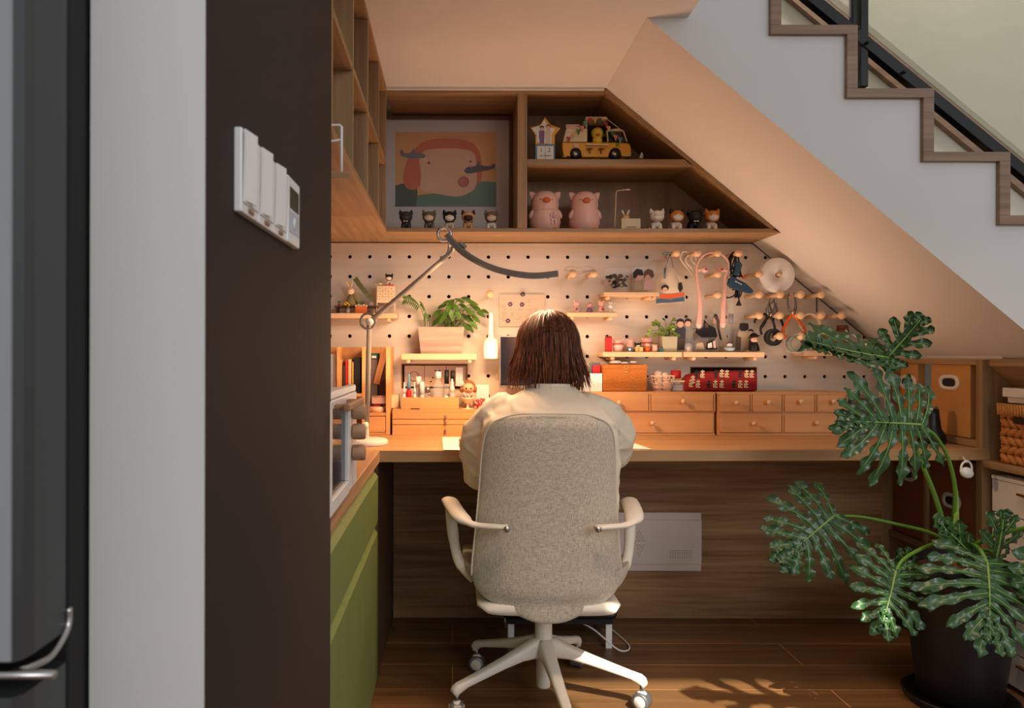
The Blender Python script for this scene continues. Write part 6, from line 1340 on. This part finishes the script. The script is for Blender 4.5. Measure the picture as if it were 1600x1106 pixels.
rows = []
for z, hw in prof:
    th = .026 if .385 < z < .885 else .014
    rows.append([Vector((BC+hw*sup(math.cos(a), .55), yb(z)+th*sup(math.sin(a), .8)+.055*(hw*abs(sup(math.cos(a), .55))/.2)**2.4, z)) for a in [i*6.2832/40 for i in range(40)]])
loft(rows).build('backrest', M_fabric, t, sub=1)
rim = []
for sg in (-1, 1):
    pr = prof if sg == -1 else list(reversed(prof))
    for z, hw in pr:
        if z > .40: rim.append(Vector((BC+sg*(hw+.0), yb(z)-.006+.055*(hw/.2)**2.4, z+(.001 if z < .89 else .004))))
MB().tube(spline(rim, 3), .0028, 6).build('piping', M_piping, t)
# lower wrap of the back, seat, shell
rows = []
for f in [i/10 for i in range(11)]:
    y = 2.105+f*.40; hw = .190+.055*math.sin(min(1.57, f*5)); zc = .405+.006*math.sin(f*3); th = .036 if 0 < f < 1 else .024
    zed = .03*(1-f)
    rows.append([Vector((.275+hw*sup(math.cos(a), .5), y, zc+th*sup(math.sin(a), .7)+(zed+.018)*abs(math.cos(a))**6)) for a in [i*6.2832/32 for i in range(32)]])
loft(rows).build('seat', M_fabric, t, sub=1)
rows = []
for f in [i/8 for i in range(9)]:
    y = 2.085+f*.40; hw = (.203 if 0 < f < 1 else .18)
    rows.append([Vector((.272+hw*sup(math.cos(a), .35), y, .352+.014*sup(math.sin(a), .8)) ) for a in [i*6.2832/32 for i in range(32)]])
loft(rows).build('seat_shell', M_plastic, t)
rows = []
for z, hx, hy in ((.262, .035, .035), (.275, .06, .05), (.30, .10, .09), (.325, .135, .12), (.345, .16, .14)):
    rows.append([Vector((.276+hx*math.cos(a), 2.27+(CY-2.27)*(1 if z < .27 else .6)+hy*math.sin(a), z)) for a in [i*6.2832/24 for i in range(24)]])
loft(rows).build('tilt_mechanism', M_plastic, t)
MB().cyl((CX, CY, .24), .0135, .04).build('gas_lift', M_plastic, t)
MB().lathe([(0, .045), (.020, .045), (.0215, .05), (.0235, .17), (.0265, .175), (.0265, .243), (.024, .246), (0, .246)], (CX, CY, 0), 24).build('column', M_plastic, t)
RL = .298
ph0 = R(-83.5)
for i in range(5):
    a = ph0+i*2*math.pi/5; d = Vector((math.cos(a), math.sin(a), 0)); sd_ = Vector((-d.y, d.x, 0)); c = Vector((CX, CY, 0)); rows = []
    for (r_, z, w_, h_) in ((.012, .168, .024, .030), (.04, .166, .023, .028), (.08, .157, .021, .020), (.14, .139, .0185, .015), (.20, .121, .0165, .013), (.26, .103, .015, .0115), (.283, .0945, .0145, .011), (.296, .086, .014, .010), (.301, .076, .0135, .009)):
        rows.append([c+d*(r_-(0 if r_ < .28 else .0))+sd_*(w_*sup(math.cos(q), .6))+Vector((0, 0, z+h_*sup(math.sin(q), .6)))+d*(0 if r_ < .28 else (h_*sup(math.sin(q), .6))*.9) for q in [k*6.2832/20 for k in range(20)]])
    lg = loft(rows).build('leg', M_plastic, t)
    cs = c+d*.292+Vector((0, 0, .029)); MB().cyl(c+d*.292+Vector((0, 0, .045)), .006, .035).build('caster_stem', M_grey, lg)
    ang = a+R(35+i*31); ax = Vector((math.cos(ang), math.sin(ang), 0)); q = ax.to_track_quat('Z', 'Y').to_matrix()
    b = MB(); b.lathe([(.0, -.020), (.024, -.020), (.0265, -.017), (.0265, -.006), (.0265, .006), (.0265, .017), (.024, .020), (0, .020)], cs-ax*0, 20, q=q, m=0)
    for sg in (-1, 1): b.lathe([(0, sg*.0235), (.016, sg*.0225), (.019, sg*.0195)], cs, 18, q=q, m=1)
    b.ell(cs+Vector((0, 0, .014)), (.018, .018, .016), 12, 8, m=1)
    b.build('caster', [M_grey, M_plastic], lg)
for sg in (-1, 1):
    X = lambda d: BC+sg*d
    b = MB()
    b.tube(spline([(X(.118), 2.030, .594), (X(.165), 2.045, .594), (X(.205), 2.062, .594), (X(.228), 2.085, .598), (X(.246), 2.13, .603), (X(.262), 2.22, .607), (X(.275), 2.32, .608), (X(.276), 2.335, .600)], 4), [.0135]*8+[.0145]*4+[.018, .022, .025, .026]+[.0265]*9+[.026, .024, .02, .012], 16, flat=.55)
    b.tube(spline([(X(.272), 2.30, .602), (X(.270), 2.285, .56), (X(.262), 2.26, .50), (X(.250), 2.235, .455), (X(.235), 2.22, .430), (X(.205), 2.215, .400)], 4), [.017]*8+[.015]*8+[.013]*5, 12, flat=.8)
    ar = b.build('armrest', M_plastic, t)
    MB().lathe([(0, 0), (.007, 0), (.0085, .002), (.0085, .006), (0, .006)], (X(.122), 2.016, .594), 16, 'Y').build('bolt', M_metal, ar)
# ================================================================ foot rest
t = thing('footrest', 'low footrest with a black cushion on angled white metal legs under the desk', 'footrest', (.4, 2.8, 0))
fx0, fx1 = .20, .575
MB().box(fx0-.02, fx1+.015, 2.70, 2.96, .112, .140).build('cushion', M_black, t, bevel=.012)
MB().box(fx0-.005, fx1, 2.71, 2.95, .092, .111).build('support_bar', M_blackm, t)
for x in (fx0, fx1-.022):
    b = MB(); b.box(x, x+.022, 2.725, 2.745, .0, .091); b.ext([(x, 2.745, .085), (x, 2.745, .065), (x, 2.93, .0), (x, 2.95, .0), (x, 2.95, .012)], (.022, 0, 0)); b.box(x, x+.022, 2.93, 2.95, .0, .091); b.build('leg', M_wplastic, t)
t = tag(MB().tube(spline([(.33, 2.86, .06), (.42, 2.78, .085), (.50, 2.72, .075), (.585, 2.66, .02), (.64, 2.74, .004), (.60, 2.95, .004)], 8), .003, 6).build('power_cord', M_wplastic), 'thin white cord looping under the footrest', 'cord')
# ================================================================ person
def voxel(b, vs, smooth=6, fac=.5, disp=None):
    me = bpy.data.meshes.new('tmp'); me.from_pydata([tuple(v) for v in b.v], [], b.f); o = bpy.data.objects.new('tmp', me); COL.objects.link(o)
    bm = bmesh.new(); bm.from_mesh(me); bmesh.ops.recalc_face_normals(bm, faces=bm.faces); bm.to_mesh(me); bm.free()
    r_ = o.modifiers.new('r', 'REMESH'); r_.mode = 'VOXEL'; r_.voxel_size = vs
    s_ = o.modifiers.new('s', 'SMOOTH'); s_.iterations = smooth; s_.factor = fac
    bpy.context.view_layer.update(); m2 = bpy.data.meshes.new_from_object(o.evaluated_get(bpy.context.evaluated_depsgraph_get()))
    out = MB()
    vv = [v.co.copy() for v in m2.vertices]
    if disp: nn = [v.normal.copy() for v in m2.vertices]; vv = [disp(p, q) for p, q in zip(vv, nn)]
    out.add(vv, [tuple(p.vertices) for p in m2.polygons], True)
    bpy.data.objects.remove(o); bpy.data.meshes.remove(me); bpy.data.meshes.remove(m2); return out
PXc = .283
pr_ = thing('person', 'seated person seen from behind with shoulder-length dark hair and cream top, working at the desk', 'person', (PXc, 2.3, 0))
M_skin = flat('skin', (224, 172, 140), .5, sss=.15)
b = MB()
HC = Vector((.297, 2.375, 1.088))
def tor(z, cx, cy, rx, ry, n=24): return [Vector((cx+rx*sup(math.cos(a), .8), cy+ry*sup(math.sin(a), .9), z)) for a in [i*6.2832/n for i in range(n)]]
loft([tor(.44, PXc, 2.25, .15, .11), tor(.52, PXc, 2.25, .165, .12), tor(.62, PXc, 2.235, .14, .10), tor(.74, PXc, 2.235, .145, .095), tor(.83, PXc, 2.245, .15, .085), tor(.88, PXc+.002, 2.265, .12, .065), tor(.915, PXc+.005, 2.285, .065, .052), tor(.95, PXc+.008, 2.305, .046, .048)], b=b)
b.tube([(PXc+.006, 2.29, .92), (.293, 2.325, .98), (.297, 2.355, 1.03)], [.052, .048, .05], 14)
b.ell(HC, (.077, .094, .098), 20, 14); b.ell(HC+Vector((0, .035, -.045)), (.060, .062, .062), 16, 10)
q = Matrix.Rotation(R(-15), 3, 'X')
b.ell(HC+Vector((0, .098, -.022)), (.011, .013, .018), 10, 8); b.ell(HC+Vector((0, .085, -.060)), (.024, .012, .007), 10, 6); b.ell(HC+Vector((0, .078, -.092)), (.022, .018, .014), 10, 6)
for sg in (-1, 1): b.ell(HC+Vector((sg*.080, .0, -.015)), (.010, .018, .028), 10, 8)
def hand(b, wrist, dirv, sg, curl=.5):
    d = Vector(dirv).normalized(); up = Vector((0, 0, 1)); sd_ = d.cross(up).normalized(); n_ = sd_.cross(d).normalized(); w_ = Vector(wrist)
    qq = Matrix((sd_, d, n_)).transposed()
    b.ell(w_+d*.045, (.037, .050, .014), 14, 9, q=qq)
    for i, (o_, L_) in enumerate(((-.027, .060), (-.009, .072), (.009, .068), (.026, .054))):
        if sg < 0: o_ = -o_
        k0 = w_+d*.078+sd_*o_; k1 = k0+d*L_*.42+n_*.006; k2 = k1+d*L_*.30-n_*.010*curl*2; k3 = k2+d*L_*.20-n_*.016*curl*2
        b.tube([k0-d*.02, k0, k1, k2, k3], [.0085, .0088, .0084, .0078, .0066], 8); b.ell(k3, (.0066,)*3, 8, 6)
    s2 = sd_*(-1 if sg > 0 else 1); k0 = w_+d*.018+s2*.022; k1 = k0+d*.026+s2*.022; k2 = k1+d*.026+s2*.006
    b.tube([k0, k1, k2, k2+d*.012], [.012, .0105, .009, .0075], 8); b.ell(k2+d*.012, (.0075,)*3, 8, 6)
arms = {-1: [(PXc-.145, 2.275, .905), (PXc-.215, 2.33, .76), (.13, 2.49, .775), (.19, 2.57, .785)], 1: [(PXc+.150, 2.275, .905), (PXc+.240, 2.35, .785), (.45, 2.49, .785), (.40, 2.57, .782)]}
for sg, (s0, s1, s2, s3) in arms.items():
    b.tube(spline([Vector((PXc, 2.275, .865)), Vector(s0)+Vector((0, 0, -.03)), s1, s2, s3], 4), [.042]*4+[.042, .047, .045, .042]+[.040, .039, .038, .036]+[.033, .031, .029, .027]+[.026], 14)
    hand(b, s3, Vector(s3)-Vector(s2)+Vector((0, 0, -.01)), sg, .5)
for sg in (-1, 1):
    b.tube(spline([(PXc+sg*.075, 2.26, .49), (PXc+sg*.10, 2.45, .495), (PXc+sg*.105, 2.67, .50), (PXc+sg*.10, 2.70, .44), (PXc+sg*.09, 2.72, .30), (PXc+sg*.085, 2.74, .19)], 4), [.085]*2+[.083, .080, .078, .074, .070, .066]+[.060, .056, .056, .055]+[.053, .052, .050, .046]+[.042, .038, .034, .031]+[.03], 14)
    b.ell((PXc+sg*.085, 2.80, .163), (.038, .10, .024), 14, 9)
voxel(b, .0048, 4).build('body', M_skin, pr_)
for sg in (-1, 1):
    e = MB().ell(HC+Vector((sg*.030, .083, 0)), (.012, .009, .009), 12, 8).build('eye', M_wplastic, pr_); MB().ell(HC+Vector((sg*.030, .0905, 0)), (.005, .003, .005), 10, 6).build('iris', M_dkhair, e)
MB().ell(HC+Vector((0, .0965, -.060)), (.020, .003, .005), 12, 6).build('lips', flat('lips', (190, 104, 92), .5), pr_)
# trousers
b = MB(); loft([tor(.435, PXc, 2.25, .165, .12), tor(.52, PXc, 2.25, .178, .13), tor(.64, PXc, 2.24, .155, .115)], b=b)
for sg in (-1, 1): b.tube(spline([(PXc+sg*.075, 2.26, .495), (PXc+sg*.10, 2.45, .495), (PXc+sg*.105, 2.68, .50), (PXc+sg*.10, 2.72, .43), (PXc+sg*.09, 2.73, .30), (PXc+sg*.085, 2.745, .20)], 4), [.095]*4+[.092, .088, .084, .080]+[.074, .068, .066, .064]+[.062]*9, 14)
voxel(b, .009, 6).build('trousers', flat('trousers_cloth', (176, 150, 126), .9), pr_)
# top with loose sleeves
b = MB()
loft([tor(.50, PXc, 2.245, .205, .150), tor(.60, PXc, 2.235, .200, .142), tor(.72, PXc, 2.225, .200, .135), tor(.80, PXc, 2.225, .203, .130), tor(.86, PXc+.002, 2.235, .198, .118), tor(.895, PXc+.004, 2.252, .180, .100), tor(.920, PXc+.006, 2.268, .145, .085), tor(.940, PXc+.010, 2.285, .098, .072), tor(.958, PXc+.012, 2.300, .070, .064), tor(.968, PXc+.012, 2.308, .062, .060)], b=b)
L0 = [Vector((PXc-.10, 2.262, .885)), Vector((PXc-.150, 2.275, .860)), Vector((PXc-.185, 2.30, .80)), Vector((PXc-.195, 2.335, .745)), Vector((PXc-.170, 2.41, .75)), Vector((.135, 2.50, .782)), Vector((.155, 2.54, .786))]
R0 = [Vector((PXc+.10, 2.262, .885)), Vector((PXc+.155, 2.275, .865)), Vector((PXc+.195, 2.31, .82)), Vector((PXc+.205, 2.345, .795)), Vector((PXc+.18, 2.42, .793)), Vector((.435, 2.51, .792)), Vector((.425, 2.55, .79))]
for pts_, dy in ((L0, 1), (R0, 0)):
    b.tube(spline(pts_, 4), [.066]*4+[.070, .072, .073, .074]+[.073, .072, .070, .068]+[.064, .060, .056, .052]+[.048, .045, .043, .040]+[.038, .036, .034, .036]+[.036], 18)
b.ell((PXc-.196, 2.335, .715), (.058, .085, .078), 18, 12, q=Matrix.Rotation(R(8), 3, 'Y')); b.ell((PXc-.192, 2.335, .682), (.040, .07, .045), 16, 10)
b.ell((PXc+.205, 2.35, .770), (.062, .075, .062), 18, 12); b.ell((PXc+.180, 2.34, .735), (.045, .06, .045), 16, 10)
def wr(p, n):
    s_ = abs(p.x-PXc); k = .4+min(1, s_/.17)*1.0
    v = Vector((p.x*9+p.z*5, p.y*8, p.z*9-p.x*6)); f = noise.noise(v)*.55+noise.noise(v*2.3+Vector((3, 1, 7)))*.3
    g = 1-abs(noise.noise(Vector((p.x*13-p.z*7, p.y*9, p.z*14+p.x*9))))*2
    return p+n*(f*.009*k+max(0, g-.55)*.010*k)
M_shirt = flat('cream_shirt', (224, 212, 190), .85, var=.02, scale=8)
voxel(b, .0062, 8, .5, wr).build('shirt', M_shirt, pr_)
MB().ring((PXc+.013, 2.306, .966), .062, .0065, 'Z', 30, 8, sc2=(1.0, .98)).build('collar', M_shirt, pr_)
# hair
rnd = random.Random(12); b = MB()
M_hair, th_, bh = nmat('hair_brown'); bh.inputs['Roughness'].default_value = .5; bh.inputs['Specular IOR Level'].default_value = .25
tc = th_.nodes.new('ShaderNodeTexCoord'); mp = th_.nodes.new('ShaderNodeMapping'); mp.inputs['Scale'].default_value = (160, 160, 5); nz = th_.nodes.new('ShaderNodeTexNoise'); nz.inputs['Scale'].default_value = 1.4
rp = th_.nodes.new('ShaderNodeValToRGB'); rp.color_ramp.elements[0].position = .35; rp.color_ramp.elements[0].color = C(44, 26, 20); rp.color_ramp.elements[1].position = .7; rp.color_ramp.elements[1].color = C(136, 76, 44)
th_.links.new(tc.outputs['Object'], mp.inputs[0]); th_.links.new(mp.outputs[0], nz.inputs['Vector']); th_.links.new(nz.outputs['Fac'], rp.inputs[0]); th_.links.new(rp.outputs[0], bh.inputs['Base Color'])
b.ell(HC+Vector((0, -.008, .002)), (.090, .098, .101), 24, 16, m=0)
def lock(phi, th0, zend, seed, wid, out=0.0, lift=0.0):
    r_ = random.Random(seed); pts_ = []; er = (.094+lift, .106+lift, .104+lift)
    c = HC+Vector((0, -.006, .002)); jit = r_.uniform(-.06, .06)
    for i in range(9):
        th = th0+(math.pi/2-th0)*i/8; f = phi+jit*i/8
        pts_.append(c+Vector((er[0]*math.sin(th)*math.cos(f), er[1]*math.sin(th)*math.sin(f), er[2]*math.cos(th))))
    e = pts_[-1]; f = phi+jit; d = Vector((math.cos(f), math.sin(f), 0)); H_ = e.z-zend
    sw = r_.uniform(-.25, .25); tn = Vector((-d.y, d.x, 0))
    for i in range(1, 8):
        t_ = i/7; fl = .011*math.sin(t_*2.0)+out*t_*t_-.028*max(0, t_-.62)*(0 if out > .01 else 1)
        pts_.append(e+d*fl+tn*(sw*.05*t_*t_)+Vector((0, 0, -H_*t_)))
    rr = [wid*.5]+[wid]*8+[wid*1.05, wid*1.05, wid, wid*.9, wid*.7, wid*.45, wid*.15]
    b.tube(pts_, rr[:len(pts_)], 5, flat=.5)
for i in range(820):
    phi = rnd.uniform(R(-205), R(25)); side = math.cos(phi)
    ze = .958+rnd.uniform(-.028, .05)+(.012 if side < -.5 else 0)
    o_ = rnd.uniform(0, .010)
    if side > .55 and rnd.random() < .25: o_ = .028
    if side < -.4 and rnd.random() < .4: o_ = rnd.uniform(.012, .026)
    lock(phi, rnd.uniform(.02, .7), ze, i, rnd.uniform(.0012, .0042), o_, rnd.uniform(-.003, .005))
for i in range(90): lock(rnd.uniform(R(-205), R(25)), rnd.uniform(.05, .9), .95+rnd.uniform(-.01, .09), 5000+i, .0006, rnd.uniform(.0, .04), rnd.uniform(.003, .009))
b.build('hair', M_hair, pr_)
# ================================================================ big plant
PC = Vector((X_(1500, 2.31), 2.31, 0))
t = thing('potted_philodendron', 'large split-leaf philodendron in a tall black pot at the right', 'plant', PC)
MB().lathe([(0, .014), (.100, .014), (.112, .03), (.128, .15), (.140, .28), (.147, .38), (.150, .43), (.143, .432), (.138, .40), (0, .395)], PC, 48).build('pot', flat('black_pot', (20, 18, 18), .42, var=.1, scale=8), t)
MB().lathe([(0, 0), (.138, 0), (.150, .006), (.156, .026), (.150, .027), (.142, .012), (0, .012)], PC, 48).build('saucer', M_black, t)
MB().lathe([(.1375, 0), (.09, .008), (0, .010)], PC+Vector((0, 0, .402)), 32).build('soil', flat('soil', ()), t)
MB().tube(spline([PC+Vector((.0, 0, .39)), PC+Vector((.01, -.01, .43)), PC+Vector((.0, -.01, .46))], 4), [.035, .036, .034, .032, .030, .028, .026, .022, .018], 12).build('trunk', flat('trunk_brown', (122, 82, 48), .8, var=.3, scale=60, bump=.5), t)
def leafmat(name, c1, c2):
    m, tr, bs = nmat(name); tc = tr.nodes.new('ShaderNodeTexCoord'); nz = tr.nodes.new('ShaderNodeTexNoise'); nz.inputs['Scale'].default_value = 9; nz.inputs['Detail'].default_value = 5
    mx = tr.nodes.new('ShaderNodeMix'); mx.data_type = 'RGBA'; mx.inputs[6].default_value = C(*c1); mx.inputs[7].default_value = C(*c2)
    tr.links.new(tc.outputs['Object'], nz.inputs['Vector']); tr.links.new(nz.outputs['Fac'], mx.inputs[0]); tr.links.new(mx.outputs[2], bs.inputs['Base Color'])
    bs.inputs['Roughness'].default_value = .33; bs.inputs['Specular IOR Level'].default_value = .5
    bp = tr.nodes.new('ShaderNodeBump'); bp.inputs['Strength'].default_value = .15; bp.inputs['Distance'].default_value = .002; n2 = tr.nodes.new('ShaderNodeTexNoise'); n2.inputs['Scale'].default_value = 40
    tr.links.new(tc.outputs['Object'], n2.inputs['Vector']); tr.links.new(n2.outputs['Fac'], bp.inputs['Height']); tr.links.new(bp.outputs[0], bs.inputs['Normal'])
    return m
M_leaf = leafmat('philodendron_leaf', (30, 62, 28), (50, 88, 40)); M_rib = flat('leaf_rib', (120, 150, 76), .45); M_pet = flat('petiole', (92, 136, 48), .4)
def bigleaf(base, tip, nrm, W, n=7, seed=0, droop=.12, ruffle=.006, back=2.35, fold=.10, scale_side=(1, 1), m=M_leaf, fat=1.0):
    rl_ = random.Random(seed); base, tip, nrm = Vector(base), Vector(tip), Vector(nrm); ax = tip-base; L = ax.length; ax.normalize()
    nrm = (nrm-ax*nrm.dot(ax)).normalized(); side = ax.cross(nrm); b = MB()
    def mid(t_): return base+ax*(L*t_)-nrm*(droop*L*t_*t_)
    prof_ = [.70, .90, 1.0, 1.0, .92, .78, .62, .50]
    def ribbon(p0, dirf, L_, w_, sg, K=18, term=False):
        vs = []; fs = []; ph = rl_.uniform(0, 6); ph2 = rl_.uniform(0, 6); mids = []; fq = rl_.uniform(13, 19)
        p = Vector(p0); dz = rl_.uniform(.05, .30); tw = rl_.uniform(-.35, .35)
        for i in range(K+1):
            s_ = i/K; d = dirf(s_)
            if i: p = p+d*(L_/K)-nrm*(L_/K*dz*s_*1.4)
            ww = w_*(1.05-.22*math.exp(-((s_-.38)/.16)**2)+.22*math.exp(-((s_-.72)/.16)**2))*(1 if s_ < .80 else max(.03, math.sqrt(max(0, 1-((s_-.80)/.20)**2))))
            sdv = d.cross(nrm).normalized(); sdv = (sdv+nrm*tw*s_).normalized()
            for u in (-1, -.6, 0, .6, 1):
                wl = ww*(1+.17*math.sin(s_*fq+ph+(0 if u < 0 else 2.1))+.05*math.sin(s_*31+ph2)) if abs(u) == 1 else ww
                vs.append(p+sdv*(wl*u)+nrm*(fold*w_*abs(u)+(ruffle*math.sin(s_*fq*1.3+ph2+u*2)*(u*u)*min(1, s_*3))-(.0 if u else .0022)))
            mids.append(p-nrm*.0008)
        for i in range(K):
            for j in range(4): fs.append((i*5+j, i*5+j+1, (i+1)*5+j+1, (i+1)*5+j))
        b.add(vs, fs, True, 0)
        b.tube([q_-nrm*.0006 for q_ in mids[:-3]], [.0016*(1-.6*i/len(mids)) for i in range(len(mids)-3)], 5, m=1)
    sp_ = L*.95/n
    for sg, scs in ((-1, scale_side[0]), (1, scale_side[1])):
        for i in range(n):
            f = i/(n-1); th = back*(1-f)**.9+.42*f; tt = .0+.82*f**1.1+rl_.uniform(-.01, .01)
            L_ = W*prof_[int(f*7)]*rl_.uniform(.9, 1.1)*scs; bend = rl_.uniform(.05, .45)
            ribbon(mid(tt), lambda s_, th=th, bend=bend: (ax*math.cos(th-bend*s_)+side*sg*math.sin(th-bend*s_)).normalized(), L_, sp_*.55*fat*(1 if i else .85)*rl_.uniform(.88, 1.1), sg)
    ribbon(mid(.70), lambda s_: ax, L*.42, sp_*.70*fat, 1)
    K = 12; vs = []; fs = []
    for i in range(K+1):
        s_ = i/K; ww = sp_*.80*fat*math.sin(math.pi*min(1, .2+.70*s_))
        for u in (-1, -.5, 0, .5, 1): vs.append(mid(s_*.9)+side*(ww*u)+nrm*(fold*sp_*.5*abs(u)-.0008))
    for i in range(K):
        for j in range(4): fs.append((i*5+j, i*5+j+1, (i+1)*5+j+1, (i+1)*5+j))
    b.add(vs, fs, True, 0); b.tube([mid(i/12)+nrm*.0012 for i in range(13)], [.0036*(1-.7*i/12) for i in range(13)], 6, m=1)
    b.keepn = True
    return b.build('leaf', [m, M_rib], t)
def stem(pts_, r0, r1):
    p = spline(pts_, 6); lf = MB(); lf.tube(p, [r0+(r1-r0)*i/(len(p)-1) for i in range(len(p))], 10); return lf.build('petiole', M_pet, t)
B = lambda x, y, Y: P(x, y, Y)
root = PC+Vector((0, -.01, .45))
bigleaf(B(1388, 558, 2.2), B(1268, 540, 2.12), (-.10, -.75, .75), .155, 6, 1, -.05, .006, 1.7, .2, (.40, .95), fat=.85)
bigleaf(B(1388, 556, 2.2), B(1440, 500, 2.16), (-.4, -.8, .4), .105, 5, 31, -.15, .006, 1.5, .25, (.8, .8), fat=.8)
bigleaf(B(1440, 662, 2.13), B(1330, 655, 2.08), (.10, -1, .22), .18, 9, 2, .10, .007, 2.2, .15, (1.0, 1.0))
bigleaf(B(1303, 805, 2.25), B(1230, 868, 2.2), (-.25, -1, .35), .160, 8, 3, .15, .007, 2.15, .1)
bigleaf(B(1400, 890, 2.1), B(1384, 975, 2.02), (.05, -1, .55), .125, 8, 4, .12, .006, 2.45)
bigleaf(B(1543, 878, 2.06), B(1556, 985, 1.94), (.0, -1, .75), .185, 8, 5, .16, .007, 1.95)
bigleaf(B(1556, 872, 2.12), B(1572, 805, 2.1), (.3, -1, -.1), .095, 4, 6, .05, .004, 1.4, fat=.75)
bigleaf(B(1520, 868, 2.16), B(1475, 815, 2.12), (.2, -1, .4), .065, 5, 7, .1, .004, 1.7, fat=1.1)
bigleaf(B(1660, 860, 2.0), B(1612, 930, 1.98), (-.2, -1, .5), .10, 6, 8, .1, .005, 2.0)
bigleaf(B(1425, 898, 2.17), B(1408, 862, 2.15), (.3, -1, .1), .05, 4, 9, .05, .003, 1.7)
stem([B(1386, 556, 2.2), B(1402, 610, 2.22), B(1432, 700, 2.24), B(1462, 775, 2.26), B(1484, 845, 2.29), root], .0045, .0085)
stem([B(1438, 662, 2.13), B(1462, 680, 2.16), B(1482, 715, 2.2), B(1493, 765, 2.23), B(1491, 820, 2.27), root], .004, .0075)
stem([B(1304, 805, 2.25), B(1345, 806, 2.26), B(1405, 818, 2.27), B(1462, 834, 2.28), root], .0035, .006)
stem([B(1401, 889, 2.1), B(1415, 870, 2.13), B(1452, 851, 2.19), B(1485, 846, 2.25), root], .004, .007)
stem([B(1543, 878, 2.06), B(1532, 858, 2.10), B(1518, 850, 2.18), root], .005, .008)
stem([B(1558, 872, 2.12), B(1545, 858, 2.16), root], .004, .006)
stem([B(1660, 860, 2.0), B(1630, 822, 2.05), B(1580, 828, 2.12), B(1535, 843, 2.2), root], .004, .007)
stem([B(1520, 868, 2.16), B(1510, 862, 2.22), root], .004, .005)
b = MB(); b.tube([B(1489, 862, 2.26), B(1491, 840, 2.25), B(1494, 820, 2.25), B(1496, 790, 2.25), B(1497, 765, 2.25)], [.006, .011, .011, .006, .001], 8, flat=.5); b.build('new_leaf_spear', M_leafl, t)

# hanging plant above and in front, between the window and the desk: its shadow falls on the floor
t = thing('hanging_plant', 'split-leaf plant hanging near the window in front of the room', 'plant', (1.78, .42, 1.7))
MB().lathe([(0, 0), (.09, 0), (.12, .12), (.11, .12), (0, .10)], (1.78, .42, 1.62), 24).build('pot', M_wplastic, t)
b = MB(); [b.tube([Vector((1.78+.11*math.cos(a), .42+.11*math.sin(a), 1.74)), Vector((1.78, .42, 2.9))], .0015, 5) for a in (0, 2.1, 4.2)]; b.parts('cord', M_string, t)
for i, (x, y, z, tx, ty, tz) in enumerate([(1.52, .50, 1.93, 1.25, .52, 1.97), (1.62, .47, 1.80, 1.40, .47, 1.74), (1.60, .55, 1.70, 1.36, .62, 1.60)]):
    bigleaf(Vector((x, y, z)), Vector((tx, ty, tz)), (0, -.8, 1), .11, 6, 40+i, .1, .005, 2.0, fat=.55); stem([(x, y, z), (1.72, .45, 1.86), (1.78, .42, 1.73)], .004, .006)
